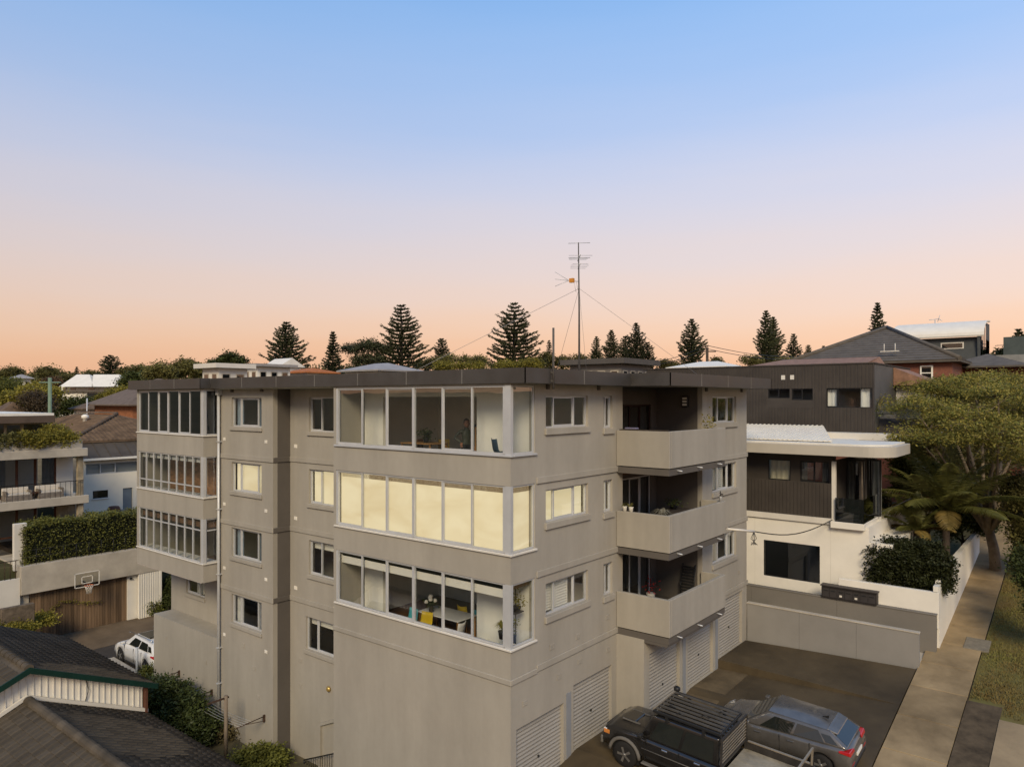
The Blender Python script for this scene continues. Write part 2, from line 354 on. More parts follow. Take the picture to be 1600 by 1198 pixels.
# ------------------------------------------------------------------ the block of flats
A = thing('apartment_building', 'four storey taupe rendered block of flats with glazed sunroom bays and dark flat roof', 'apartment building', (7, 8, -3))
Z0, L1, L2, L3, ZR = -3.5, 3.05, 5.80, 8.55, 11.47
WT = .2
BAYS = [(4.0, 5.8), (6.66, 8.56), (9.44, 11.40)]
# big bay: front wall, side return
wall('bay_wall', 'F', 0, WT, 7.93, Z0, ZR, [(.2, 7.8, a, b) for a, b in BAYS], WT, M_RENDER, A)
wall('bay_side_wall', 'S', 0, 0, 1.2, 3.0, ZR, [(.0, 1.12, a, b) for a, b in BAYS], WT, M_RENDER, A)
g_doors = [(.25, 2.6, -.42, 1.67), (3.14, 5.45, 0, 2.04)]
wall('garage_wall', 'S', 0, 0, 5.77, Z0, 3.0, g_doors, WT, M_RENDER, A)
winS = [(1.68, 4.0), (4.95, 5.52)]
hS = []
for k, b in enumerate((4.53, 7.32, 10.14)):
    hS += [(1.68, 4.0, b, b+.98), (4.95, 5.52, b-.10, b+.98)]
wall('side_wall', 'S', .012, 1.2, 6.2, 3.0, ZR, hS, WT, M_RENDER, A)
MB().box(6.0, 6.2, .212, .9, L1, ZR).build('side_wall', M_RENDER, A)
# balcony recess: back wall with sliding doors, dark end wall
slid = [(7.6, 9.95, f+.05, f+2.25) for f in (L1, L2, L3)]
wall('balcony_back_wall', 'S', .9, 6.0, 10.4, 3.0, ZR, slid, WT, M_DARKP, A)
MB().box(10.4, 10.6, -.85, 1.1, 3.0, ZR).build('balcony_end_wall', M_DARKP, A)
wfar = [(11.34, 13.78, b, b+1.06) for b in (4.5, 7.33, 10.06)]
wall('far_side_wall', 'S', -1.05, 10.4, 14.94, 3.0, ZR, wfar, WT, M_RENDER, A)
gfar = [(6.15, 8.45, .05, 2.42), (9.1, 11.4, .30, 2.6), (12.0, 14.42, .65, 2.88)]
wall('garage_wall', 'S', -1.05, 5.77, 14.94, -1.5, 3.0, gfar, WT, M_RENDER, A)
MB().box(5.77, 5.97, -.85, .2, -1.5, 3.0).build('garage_return_wall', M_RENDER, A)
MB().box(14.74, 14.94, -.85, 22.4, -1.5, ZR).build('rear_side_wall', M_RENDER, A)
# front walls further along
h1 = [(8.55, 11.04, b, b+1.33) for b in (4.22, 6.97, 9.76)] + [(8.75, 11.24, 1.28, 2.56), (8.0, 9.3, Z0, -1.0)]
wall('front_wall', 'F', 1.2, 7.93, 12.27, Z0, ZR, h1, WT, M_RENDER, A)
MB().box(0, 1.2, 7.73, 7.93, Z0, ZR).build('bay_end_wall', M_RENDER, A) if False else MB().box(.2, 1.2, 7.75, 7.928, Z0, ZR).build('bay_end_wall', M_RENDER, A)
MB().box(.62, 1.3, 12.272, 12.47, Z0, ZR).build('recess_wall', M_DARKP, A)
h2 = [(13.07, 15.3, b, b+1.2) for b in (1.72, 4.48, 7.2, 9.88)]
wall('wing_front_wall', 'F', .42, 12.272, 16.2, Z0, ZR, h2, WT, M_RENDER, A)
LB = [(4.15, 6.0), (6.9, 8.6), (9.5, 11.40)]
wall('wing_bay_wall', 'F', -.32, 16.2+WT, 22.3, 3.35, ZR, [(16.45, 22.15, a, b) for a, b in LB], WT, M_RENDER, A)
wall('wing_bay_side_wall', 'S', 16.2, -.32, .42, 3.35, ZR, [(-.32, .36, a, b) for a, b in LB], WT, M_RENDER, A)
MB().box(-.3, 1.6, 16.4, 22.28, 3.30, 3.349).build('wing_bay_floor', M_SOFFIT, A)
wall('wing_lower_wall', 'F', 1.4, 16.2, 22.5, .5, 3.3, [(19.3, 21.03, 1.8, 2.62), (16.6, 17.3, 1.55, 2.75)], WT, M_RENDER, A)
MB().box(.42, 1.6, 16.2, 22.2, Z0, .8).build('base_block', M_RENDER, A)
MB().box(1.6, 14.94, 22.4, 22.6, Z0, ZR).build('back_wall', M_RENDER, A)
MB().box(-.12, 1.6, 22.3, 22.5, 3.35, ZR).build('wing_bay_end_wall', M_RENDER, A)
# floors inside
for f in (L1, L2, L3):
    mb = MB(); mb.box(1.4, 14.7, 1.1, 22.3, f-.22, f); mb.box(.2, 1.4, .2, 7.7, f-.22, f); mb.box(1.4, 10.4, .212, 1.1, f-.22, f); mb.box(-.1, 1.4, 16.4, 22.2, max(f-.22, 3.36), max(f, 3.42)); mb.box(.62, 1.4, 12.5, 16.2, f-.22, f)
    mb.build('floor_slab', M_INF, A)
MB().box(.21, 14.7, 1.1, 22.3, ZR-.05, ZR+.0).build('ceiling', M_INW, A)
# inner partitions, one object each
for f in (L1, L2, L3):
    h = ZR-.06 if f == L3 else f+2.52
    MB().box(5.3, 5.4, .25, 22.2, f, h).build('partition', M_INW, A)
    for y in (8.1, 12.5, 16.25): MB().box(1.45, 5.3, y, y+.1, f, h).build('partition', M_INW, A)
    MB().box(6.05, 10.5, 3.6, 3.7, f, h).build('partition', M_INW, A); MB().box(10.6, 14.7, 2.6, 2.7, f, h).build('partition', M_INW, A)
# the old outer wall behind the glazed bays, open in the middle
for f in (L1, L3):
    h = ZR-.06 if f == L3 else f+2.52
    MB().box(1.22, 1.38, .22, 2.35, f, h).build('inner_bay_wall', M_INW, A); MB().box(1.22, 1.38, 6.75, 7.74, f, h).build('inner_bay_wall', M_INW, A)
    MB().box(1.22, 1.38, 2.35, 6.75, h-.32, h).build('inner_bay_lintel', M_INW, A)
# brick inner wall behind the middle glazing of the left bay, pale roller blinds at its head
MB().box(1.05, 1.2, 16.42, 22.15, L2, L2+2.5).build('inner_brick_wall', mat('orange_brown_brick', (.34, .17, .075), .85, .3, 2.5, .4, 18, stretch=(1, 1, 3)), A)
for k in range(8): MB().box(-.12, -.10, 16.5+k*.7125+.02, 16.5+(k+1)*.7125-.06, 8.32, 8.57).build('roller_blind', M_CURT, A)
# string courses
for z in (L1, L2, L3):
    t0, t1 = z-.02, z+.17
    for b in ((1.2, 6.0, -.04, .010), ):
        MB().box(*b[:2], b[2], b[3], t0, t1).build('string_course', M_RENDER, A, bevel=.01)
    MB().box(10.45, 14.98, -1.095, -1.052, t0, t1).build('string_course', M_RENDER, A, bevel=.01)
    MB().box(1.155, 1.198, 7.935, 12.26, t0, t1).build('string_course', M_RENDER, A, bevel=.01)
    MB().box(.375, .418, 12.23, 16.19, t0, t1).build('string_course', M_RENDER, A, bevel=.01)
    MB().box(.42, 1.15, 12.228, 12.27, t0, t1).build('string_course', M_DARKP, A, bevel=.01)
MB().box(-.045, -.002, -.045, 7.93, L1-.06, L1+.10).build('string_course', M_RENDER, A, bevel=.015)
MB().box(-.002, 1.2, -.045, -.002, L1-.06, L1+.10).build('string_course', M_RENDER, A, bevel=.015)
# windows of the big bay (top floor clear, middle floor lamp-lit blinds, lower floor half blinds)
cutsB = [1.49, 2.70, 3.95, 5.23, 6.45]
for k, (a, b) in enumerate(BAYS):
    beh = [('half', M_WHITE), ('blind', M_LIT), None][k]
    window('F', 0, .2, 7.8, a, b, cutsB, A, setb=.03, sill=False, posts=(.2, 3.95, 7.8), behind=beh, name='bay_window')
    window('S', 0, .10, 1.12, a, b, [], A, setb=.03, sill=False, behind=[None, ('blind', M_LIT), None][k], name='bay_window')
    MB().box(.0, .10, .0, .20, a, b).build('corner_post', M_ALU, A)
    s = MB(); s.box(-.06, .1, -.06, 7.86, a-.06, a-.003); s.box(.1, 1.18, -.06, .1, a-.06, a-.003); s.build('bay_sill', M_OFFW if k != 2 else M_ALU, A, bevel=.008)
# other windows of the drive side
for k, b in enumerate((4.53, 7.32, 10.14)):
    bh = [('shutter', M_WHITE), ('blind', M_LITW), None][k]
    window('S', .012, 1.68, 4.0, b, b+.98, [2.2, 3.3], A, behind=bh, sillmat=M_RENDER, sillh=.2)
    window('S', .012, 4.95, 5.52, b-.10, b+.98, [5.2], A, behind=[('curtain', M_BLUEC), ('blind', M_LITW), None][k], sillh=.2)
for k, b in enumerate((4.5, 7.33, 10.06)):
    window('S', -1.05, 11.34, 13.78, b, b+1.06, [12.05, 13.05], A, behind=[('sides', M_CURT), ('shutter', M_WHITE), ('sides', M_LEAF_O)][k], sillh=.2)
for k, f in enumerate((L1, L2, L3)):
    fmx = M_ALU if k < 2 else mat('dark_brown_timber', (.035, .016, .011), .5, .2, 3)
    window('S', .9, 7.6, 9.95, f+.05, f+2.25, [8.35, 9.15], A, setb=.05, sill=False, fmat=fmx, fr=.06, behind=('sides', M_CURT), glass=M_GLASSD, name='sliding_door')
for k, b in enumerate((4.22, 6.97, 9.76)):
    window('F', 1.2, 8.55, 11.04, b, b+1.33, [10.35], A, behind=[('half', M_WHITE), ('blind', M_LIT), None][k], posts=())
window('F', 1.2, 8.75, 11.24, 1.28, 2.56, [9.5, 10.6], A, behind=('half', M_WHITE))
for k, b in enumerate((1.72, 4.48, 7.2, 9.88)):
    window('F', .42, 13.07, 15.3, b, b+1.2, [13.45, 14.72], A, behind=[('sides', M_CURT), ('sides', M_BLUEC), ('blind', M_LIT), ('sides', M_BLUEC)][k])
window('F', 1.4, 19.3, 21.03, 1.8, 2.62, [19.9], A, behind=('shutter', M_WHITE))
window('F', 1.4, 16.6, 17.3, 1.55, 2.75, [], A)
for k, (a, b) in enumerate(LB):
    n = 6 if k == 2 else 8
    cuts = [16.45+5.7*i/n for i in range(1, n)]
    window('F', -.32, 16.45, 22.15, a, b, cuts, A, setb=.03, sill=False, posts=([cuts[2]] if n == 6 else []), transom=(b-.5 if k == 0 else (a+.42 if k == 1 else None)), glass=M_GLASSD if k == 2 else M_GLASS, behind=[None, None, None][k], name='bay_window', sash=(k == 2))
    window('S', 16.2, -.2, .36, a, b, [], A, setb=.03, sill=False, transom=(b-.5 if k == 0 else None), glass=M_GLASSD if k == 2 else M_GLASS, behind=('curtain', M_BLUEC) if k == 2 else None, name='bay_window')
    MB().box(-.32, -.2, 16.2, 16.4, a, b).build('corner_post', M_ALU, A)
    MB().box(-.37, .4, 16.14, 22.3, a-.05, a-.003).build('bay_sill', M_OFFW, A, bevel=.008)
# balconies: slab, parapet
for k, f in enumerate((L1, L2, L3)):
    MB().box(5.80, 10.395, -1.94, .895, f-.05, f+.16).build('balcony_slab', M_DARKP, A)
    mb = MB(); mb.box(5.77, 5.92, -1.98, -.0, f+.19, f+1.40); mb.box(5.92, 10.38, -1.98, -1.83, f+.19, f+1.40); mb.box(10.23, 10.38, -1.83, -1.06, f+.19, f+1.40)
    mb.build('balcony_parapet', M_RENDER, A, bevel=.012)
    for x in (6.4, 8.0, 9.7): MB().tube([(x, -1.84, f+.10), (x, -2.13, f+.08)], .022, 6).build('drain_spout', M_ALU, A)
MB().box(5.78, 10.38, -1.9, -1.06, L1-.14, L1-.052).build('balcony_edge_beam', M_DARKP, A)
# roof
RP = [(-.05, -.57), (5.77, -.57), (5.77, -2.02), (15.1, -2.02), (15.1, 22.7), (-.5, 22.7), (-.5, 16.08), (-.05, 16.08)]
MB().prism(RP, ZR+.002, ZR+.06).build('roof_soffit', M_SOFFIT, A)
def off(poly, d):
    n = len(poly); out = []
    for i in range(n):
        p0, p1, p2 = Vector(poly[i-1]), Vector(poly[i]), Vector(poly[(i+1) % n]); e1 = (p1-p0).normalized(); e2 = (p2-p1).normalized()
        n1 = Vector((e1.y, -e1.x)); n2 = Vector((e2.y, -e2.x)); q = p1+(n1+n2)*d; out.append((q.x, q.y))
    return out
MB().prism(off(RP, -.2), ZR+.062, ZR+.36).build('roof_deck', mat('roof_membrane', (.22, .21, .2), .9), A)
oo = off(RP, .03)
for i in range(len(RP)):                       # fascia sheets with standing joints, each sheet a part
    a, b = Vector(oo[i]), Vector(oo[(i+1) % len(RP)]); d = (b-a); ln = d.length; d.normalize(); nn = Vector((d.y, -d.x)); k = max(1, round(ln/2.45))
    for j in range(k):
        p, q = a+d*(ln*j/k+(.004 if j else .0)), a+d*(ln*(j+1)/k-.004); w = .05
        zt = ZR+.41+random.Random(i*9+j).uniform(-.004, .004)
        mb = MB(); mb.prism([(p.x, p.y), (q.x, q.y), (q.x-nn.x*w, q.y-nn.y*w), (p.x-nn.x*w, p.y-nn.y*w)], ZR-.015, zt); mb.build('fascia_sheet', M_FASCIA, A)
        if j:
            s = MB(); c = p-d*.004; s.prism([(c.x-d.x*.02+nn.x*.007, c.y-d.y*.02+nn.y*.007), (c.x+d.x*.02+nn.x*.007, c.y+d.y*.02+nn.y*.007), (c.x+d.x*.02-nn.x*.01, c.y+d.y*.02-nn.y*.01), (c.x-d.x*.02-nn.x*.01, c.y-d.y*.02-nn.y*.01)], ZR-.012, zt+.004); s.build('fascia_joint', mat('fascia_joint_metal', (.20, .19, .17), .4, .1, 3, metal=.4), A)
# roller doors
def roller(x0, x1, y, z0, z1):
    n = int((z1-z0)/.115); vs = []; fs = []
    for i in range(n*4+1):
        z = z0+(z1-z0)*i/(n*4); d = [.0, .022, .026, .004][i % 4]
        vs += [(x0, y+.13-d, z), (x1, y+.13-d, z)]
    fs = [(2*i, 2*i+1, 2*i+3, 2*i+2) for i in range(n*4)]
    mb = MB(); mb.add(vs, fs); o = mb.build('roller_door', M_DOOR, A, fix=False)
    h = MB(); h.lathe(((x0+x1)/2, y+.075, z0+(z1-z0)*.42), [(.035, 0), (.045, .02), (.02, .05)], 10, 'y'); h.build('lock', M_BLACK, o)
    return o
for x0, x1, z0, z1 in g_doors: roller(x0, x1, 0, z0, z1)
for x0, x1, z0, z1 in gfar: roller(x0, x1, -1.05, z0, z1)
for x in (8.775, 11.7): MB().box(x-.12, x+.12, -1.075, -1.053, 0, 2.95).build('pilaster', mat('cool_grey_render', (.23, .235, .24), .8, .06), A)
MB().box(2.72, 2.98, -.022, -.002, -.4, 1.9).build('pilaster', MATS['cool_grey_render'], A)
# downpipe, wall vents, stickers, light, tap
MB().tube([(.30, 16.10, ZR), (.30, 16.10, -3.1)], .06, 10).build('downpipe', M_ALU, A)
MB().box(.2, .42, 16.0, 16.2, ZR-.28, ZR-.02).build('rainwater_head', M_ALU, A)
for z in (9.2, 6.35, 3.6, .5, -1.0): MB().box(.22, .42, 16.02, 16.18, z, z+.04).build('pipe_bracket', M_ALU, A)
def vent(face, c, a, z, m=None, s=.12):
    mb = MB(); fbox(mb, face, c, a-s, a+s, -.012, -.001, z-s*.7, z+s*.7)
    for q in range(3): fbox(mb, face, c, a-s*.8, a+s*.8, -.024, -.012, z-s*.5+q*s*.45, z-s*.5+q*s*.45+.02)
    mb.build('wall_vent', m or M_OFFW, A)
for y, z in ((12.75, 9.33), (12.75, 6.6), (12.75, 3.9), (12.75, 1.05), (15.85, 9.33), (15.85, 6.6), (15.85, 3.9), (15.85, 1.1)): vent('F', .42, y, z, M_WHITE, .09)
for y, z in ((11.9, 9.15), (11.9, 6.3), (11.9, 3.55)): vent('F', 1.2, y, z, M_WHITE, .1)
for y, z in ((11.6, .75), (11.6, -.25), (8.5, .2), (8.5, -.9)): vent('F', 1.2, y, z, M_RENDER)
for y, z in ((13.6, .2), (14.4, .95), (13.3, -.9), (17.4, -.4), (21.0, -.1)): vent('F', .42, y, z, M_RENDER)
for x, z in ((2.0, 3.55), (3.4, 3.5), (2.35, 2.55), (3.5, 2.7), (.65, 2.3), (5.2, 3.7), (5.2, 2.6)): vent('S', .012 if z > 3 else 0, x, z, M_RENDER)
vent('S', -1.05, 14.1, 3.7, M_RENDER)
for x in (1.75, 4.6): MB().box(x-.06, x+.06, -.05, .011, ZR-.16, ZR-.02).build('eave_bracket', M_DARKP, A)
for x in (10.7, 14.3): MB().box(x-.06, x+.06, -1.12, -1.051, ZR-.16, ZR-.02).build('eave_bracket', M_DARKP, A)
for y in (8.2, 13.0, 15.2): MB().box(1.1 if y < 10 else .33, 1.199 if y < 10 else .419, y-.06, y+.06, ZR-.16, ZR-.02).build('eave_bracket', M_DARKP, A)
wl = MB(); wl.box(10.28, 10.398, -.50, -.24, 10.7, 11.15); wl = wl.build('wall_light', M_BLACK, A, bevel=.02)
for q in range(3): MB().box(10.268, 10.279, -.46, -.28, 10.76+q*.12, 10.84+q*.12).build('lens', M_WHITE, wl)
bl = MB(); bl.lathe((1.14, 9.75, .1), [(.05, -.06), (.10, -.02), (.11, .03), (.04, .06)], 12, 'x'); bl.build('bulkhead_light', mat('brass', (.55, .38, .12), .35, .1, 3, metal=.6), A)
# service door hood and stair rail at the foot of the front wall
MB().extr([(1.10, 10.35, -1.35), (1.10, 7.95, -.28), (1.10, 7.95, -.40), (1.10, 10.2, -1.40), (1.10, 10.2, -3.2), (1.10, 10.35, -3.2)], (.095, 0, 0)).build('stair_trim', M_RENDER, A)
rl = MB()
y0, y1 = 7.98, 11.0
rz = lambda y: -1.55-(y-7.98)*.44
rl.tube([(.95, y0, rz(y0)), (.95, y1, rz(y1))], .025, 6); rl.tube([(.95, y0, rz(y0)-1.0), (.95, y1, rz(y1)-.45)], .02, 6)
for i in range(22):
    y = y0+.04+(y1-y0-.08)*i/21; rl.tube([(.95, y, rz(y)), (.95, y, max(-3.1, rz(y)-1.0))], .011, 5)
rl.tube([(.95, y0+.02, rz(y0)), (.95, y0+.02, -3.1)], .03, 6); rl.tube([(.95, y1, rz(y1)), (.95, y1, -3.1)], .03, 6)
solo(rl, 'stair_railing', M_BLACK, 'black metal railing sloping down beside the service stair of the flats', 'railing')
# vent pole on the roof edge, and the aerial
vp = MB(); vp.tube([(1.13, -.66, 11.3), (1.13, -.66, 13.05)], .032, 8); vp.box(1.08, 1.18, -.66, -.60, 11.5, 11.56); vp.box(1.08, 1.18, -.66, -.60, 11.75, 11.8)
solo(vp, 'vent_pipe', mat('weathered_steel', (.10, .09, .08), .6, .2, 5), 'thin dark vent pipe fixed to the roof edge of the flats', 'pipe')
an = thing('tv_antenna', 'tall guyed television aerial mast standing on the roof of the flats', 'antenna', (8.0, 3.0, ZR+.36))
ax_, ay_ = 8.0, 3.0
MB().tube([(ax_, ay_, ZR+.36), (ax_, ay_, 14.5), (ax_-.02, ay_+.02, 17.15)], [.045, .035, .022], 7).build('mast', MATS['weathered_steel'], an)
MB().lathe((ax_, ay_, ZR+.36), [(.18, 0), (.18, .03), (.05, .06), (.05, .2)], 10).build('base_plate', M_ALU, an)
def rod(mb, c, d, L, r=.009): d = Vector(d).normalized(); c = Vector(c); mb.tube([c-d*L/2, c+d*L/2], r, 5)
h1d = Vector((RT[0], RT[1], 0)); h2d = Vector((FW[0], FW[1], 0))
va = MB(); rod(va, (ax_, ay_, 16.55), h2d, 1.3, .014)
for q, L, zz in ((-.62, .9, 16.52), (-.30, .8, 16.50), (0, .85, 16.55), (.3, .75, 16.58), (.6, .7, 16.6)): rod(va, Vector((ax_, ay_, zz+.0))+h2d*q, h1d, L)
for q, L in ((-.5, .6), (-.2, .7), (.15, .66), (.45, .6)): rod(va, Vector((ax_, ay_, 16.22))+h2d*q, h1d, L, .008)
rod(va, (ax_, ay_, 16.22), h2d, 1.1, .011); rod(va, (ax_, ay_, 17.13), h1d+Vector((0,0,.03)), .86, .012); va.build('yagi', M_ALU, an)
ua = MB(); bd = (-h1d+Vector((0,0,.10))).normalized(); c0 = Vector((ax_, ay_, 15.62)); ua.tube([c0, c0+bd*.55], .013, 6)
for q in (-.28, 0, .28): ua.tube([c0+bd*.4, c0+bd*.95+Vector((0,0,q))], .010, 5)
for q in (.12, .22): ua.tube([c0+bd*q, c0+bd*(q-.10)+Vector((0,0,-.42))], .008, 5)
ua.build('uhf_array', M_ALU, an); MB().box(ax_-.26, ax_-.14, ay_+.12, ay_+.30, 15.58, 15.74).build('balun_box', mat('orange_plastic', (.55, .22, .03), .5), an)
gw = mat('guy_wire', (.30, .28, .26), .5, .05, 3)
for tx, ty in ((1.2, 5.5), (11.2, 6.5), (14.2, 0.5), (9.2, 3.4)): MB().tube([(ax_, ay_, 15.35), (tx, ty, ZR+.37)], .007, 4).build('guy_wire', gw, an)
# ------------------------------------------------------------------ drive, path, verge, walls on the right
M_DRIVE = mat('damp_concrete_drive', (.085, .062, .033), .6, .28, .35, .25, 50, var2=(.034, .025, .014), rvar=.12, spec=.25)
M_SLAB = mat('footpath_concrete', (.31, .225, .12), .65, .22, .6, .3, 50, var2=(.15, .105, .052), rvar=.1, rand=.12, spec=.25)
M_GRASS = mat('mown_grass', (.11, .105, .028), .9, .35, .7, .5, 60, var2=(.12, .08, .03))
XR, YP0, YP1 = 11.85, -7.55, -9.35          # step line, path edges
def drive_z(x, y, upper):
    t = min(1, max(0, (y+1.05)/(YP0+1.05)))
    g = .65 if upper else (-.42 + smooth(1.5, 3.2, x)*.42 + smooth(5.5, 7.5, x)*.06 + smooth(8.2, 9.4, x)*.24)
    e = pathz(x); 
    if upper: e = pathz(x) + .05*(1-t)
    return g*(1-t)+e*t
def sheet(name, xs, ys, zf, m, skirt=.25):
    nx, ny = len(xs), len(ys); mb = MB()
    vs = [(x, y, zf(x, y)) for x in xs for y in ys]; fs = [(i*ny+j, (i+1)*ny+j, (i+1)*ny+j+1, i*ny+j+1) for i in range(nx-1) for j in range(ny-1)]
    mb.add(vs, fs, False)
    rim = [(i, 0) for i in range(nx)]+[(nx-1, j) for j in range(1, ny)]+[(i, ny-1) for i in range(nx-2, -1, -1)]+[(0, j) for j in range(ny-2, 0, -1)]
    o = len(mb.v); mb.v += [(vs[i*ny+j][0], vs[i*ny+j][1], vs[i*ny+j][2]-skirt) for i, j in rim]; k = len(rim)
    for q in range(k):
        a, b = rim[q], rim[(q+1) % k]; mb.f.append((a[0]*ny+a[1], b[0]*ny+b[1], o+(q+1) % k, o+q)); mb.sm.append(False)
    return mb.build(name, m)
lin = lambda a, b, n: [a+(b-a)*i/n for i in range(n+1)]
struct(sheet('driveway', lin(-14, 5.765, 24)+lin(5.8, XR, 12), lin(YP0, -.005, 14), lambda x, y: drive_z(x, y, False)-(0 if y < -1.06 or x < 5.77 else .3), M_DRIVE))
struct(sheet('upper_driveway', lin(XR, 14.78, 6), lin(YP0, -1.055, 14), lambda x, y: drive_z(x, y, True), M_DRIVE, .7))
struct(sheet('garage_threshold', lin(5.98, XR-.03, 8), lin(-2.3, -1.07, 3), lambda x, y: drive_z(x, y, False)+.006, mat('pale_threshold_concrete', (.13, .095, .052), .8, .2, .9, .3, 50, var2=(.06, .044, .024)), .1))
# footpath slabs, each its own piece
fp = struct(sheet('footpath', lin(-14, 75, 60), lin(YP1-.02, YP0-.02, 2), lambda x, y: pathz(x)-.06, mat('joint_soil', (.045, .034, .02), .95), .3))
x = -9.0; k = 0
while x < 62:
    L = 2.05 if x > 12 else 2.25
    mb = MB(); e = .02
    mb.hexa([(x+e, YP1+.01, pathz(x)-.055), (x+L-e, YP1+.01, pathz(x+L)-.055), (x+L-e, YP0-.03, pathz(x+L)-.055), (x+e, YP0-.03, pathz(x)-.055)],
            [(x+e, YP1+.01, pathz(x)), (x+L-e, YP1+.01, pathz(x+L)), (x+L-e, YP0-.03, pathz(x+L)), (x+e, YP0-.03, pathz(x))])
    mb.build('paving_slab', M_SLAB, fp, bevel=.01); x += L; k += 1
struct(sheet('grass_verge', lin(-10, 75, 90), lin(-15.5, YP1-.03, 8), lambda x, y: pathz(x)-.02+.02*math.sin(x*1.7)+.02*math.sin(y*2.3+x), M_GRASS, .3))
struct(sheet('crossover_slab', lin(-10, 12.3, 12), lin(-15.5, -10.35, 4), lambda x, y: pathz(x)+.06, mat('crossover_concrete', (.32, .235, .13), .65, .18, .6, .3, 50, var2=(.19, .14, .08)), .3))
struct(sheet('dirt_strip', lin(-10, 13.2, 12), lin(-10.36, YP1-.02, 2), lambda x, y: pathz(x)+.028, mat('bare_dirt', (.10, .072, .042), .95, .3, 2, .6, 30), .3))
struct(sheet('road', lin(-30, 120, 60), lin(-25, -15.9, 3), lambda x, y: pathz(x)-.12, mat('asphalt', (.05, .048, .045), .85, .15, 2, .4, 60), .3))
struct(sheet('kerb', lin(-30, 120, 60), lin(-15.9, -15.5, 1), lambda x, y: pathz(x)+.0, M_CONC, .3))
pl = Pz(1527, 1010, pathz(17)+.04)
mb = MB(); mb.hexa([(pl.x-.55, pl.y-.42, pathz(pl.x-.55)-.05), (pl.x+.55, pl.y-.42, pathz(pl.x+.55)-.05), (pl.x+.55, pl.y+.42, pathz(pl.x+.55)-.05), (pl.x-.55, pl.y+.42, pathz(pl.x-.55)-.05)],
    [(pl.x-.55, pl.y-.42, pathz(pl.x-.55)+.03), (pl.x+.55, pl.y-.42, pathz(pl.x+.55)+.03), (pl.x+.55, pl.y+.42, pathz(pl.x+.55)+.03), (pl.x-.55, pl.y+.42, pathz(pl.x-.55)+.03)])
solo(mb, 'pit_lid', mat('grey_concrete_lid', (.20, .175, .13), .85, .15, 6, .3, 40), 'square grey concrete pit lid set in the grass beside the footpath', 'pit lid', bevel=.015)
# grass blades on the verge
rng = np.random.default_rng(4)
def blades(name, xs, ys, zs, hmax, m, label=None):
    n = len(xs); a = rng.uniform(0, 6.28, n); h = rng.uniform(.4, 1, n)*hmax; w = .018+.012*rng.random(n); lx, ly = np.cos(a)*w, np.sin(a)*w
    bx, by = rng.normal(0, .35, n)*h, rng.normal(0, .35, n)*h
    V = np.empty((n, 3, 3)); V[:,0] = np.stack([xs-lx, ys-ly, zs], 1); V[:,1] = np.stack([xs+lx, ys+ly, zs], 1); V[:,2] = np.stack([xs+bx, ys+by, zs+h], 1)
    return stuff(npmesh(name, V.reshape(-1,3), np.arange(n*3).reshape(-1,3), m, k=3))
n = 60000; gx = 11.5+rng.random(n)**1.3*34; gy = -9.42-rng.random(n)*6.0
bad = ((gx < 12.6) & (gy < -10.2)) | ((gx < 13.5) & (gy > -10.4)) | ((abs(gx-pl.x) < .6) & (abs(gy-pl.y) < .46)); gx, gy = gx[~bad], gy[~bad]
g = blades('grass', gx, gy, .126*(gx-7.4)-.03, .10, mat('grass_blades', (.13, .13, .034), .8, .4, .6, var2=(.14, .09, .032)))
tag(g, 'short patchy grass growing on the verge beside the footpath', 'grass')
# retaining walls
def cap_wall(name, label, x0, x1, y0, y1, zb, zt, m, mc):
    t = thing(name, label, 'wall', ((x0+x1)/2, (y0+y1)/2, zb)); n = 3; 
    for i in range(n):
        a, b = y0+(y1-y0)*i/n, y0+(y1-y0)*(i+1)/n-.008; MB().box(x0, x1, a, b, zb, zt-.05).build('panel', m, t)
    MB().box(x0-.025, x1+.025, y0-.02, y1+.02, zt-.048, zt).build('coping', mc, t, bevel=.008); return t
M_GREYW = mat('grey_painted_block', (.235, .222, .20), .8, .06, .7, .2, 50)
cap_wall('retaining_wall', 'light grey retaining wall with pale coping along the top of the drive', 14.96, 15.16, -7.62, -1.06, -.2, 2.25, M_GREYW, M_CONC)
M_GREYD = mat('darker_grey_block', (.17, .155, .132), .8, .06, .7, .2, 50)
cap_wall('retaining_wall', 'darker grey upper retaining wall below the white house and its letterboxes', 16.55, 16.75, -7.95, 3.0, .3, 2.62, M_GREYD, M_GREYD)
st = thing('garden_steps', 'narrow concrete steps between the two grey retaining walls', 'steps', (15.85, -6.5, .6))
for i in range(7): MB().box(15.17, 16.54, -7.6+i*.45, -7.6+(i+1)*.45+(.02 if i < 6 else 3.0), .3, 1.05+i*.13).build('tread', M_CONC, st)

# ------------------------------------------------------------------ passage, left drive
M_LDRIVE = mat('dark_asphalt_drive', (.060, .050, .040), .75, .2, .8, .3, 60)
struct(sheet('passage', lin(-3.6, .4, 6), lin(-4, 16.15, 18), lambda x, y: -3.03-.02*math.sin(x*2+y), mat('mossy_concrete', (.11, .088, .05), .85, .3, .9, .4, 40, var2=(.06, .056, .028)), .2))
struct(sheet('recess_paving', lin(.41, 1.19, 2), lin(7.95, 12.25, 4), lambda x, y: -3.02, MATS['mossy_concrete'], .2))
struct(sheet('left_driveway', lin(-12, 8, 16), lin(16.5, 31.0, 12), lambda x, y: -3.02+.0*x, M_LDRIVE, .2))
struct(sheet('garage_apron', lin(-8, 6.2, 12), lin(31.0, 34.05, 4), lambda x, y: -3.01+smooth(31, 34, y)*.33, mat('brown_concrete_apron', (.15, .108, .066), .75, .2, .8, .3, 50), .3))
mb = MB(); a, b = Pz(172, 1028, -2.9), Pz(226, 1060, -2.9)
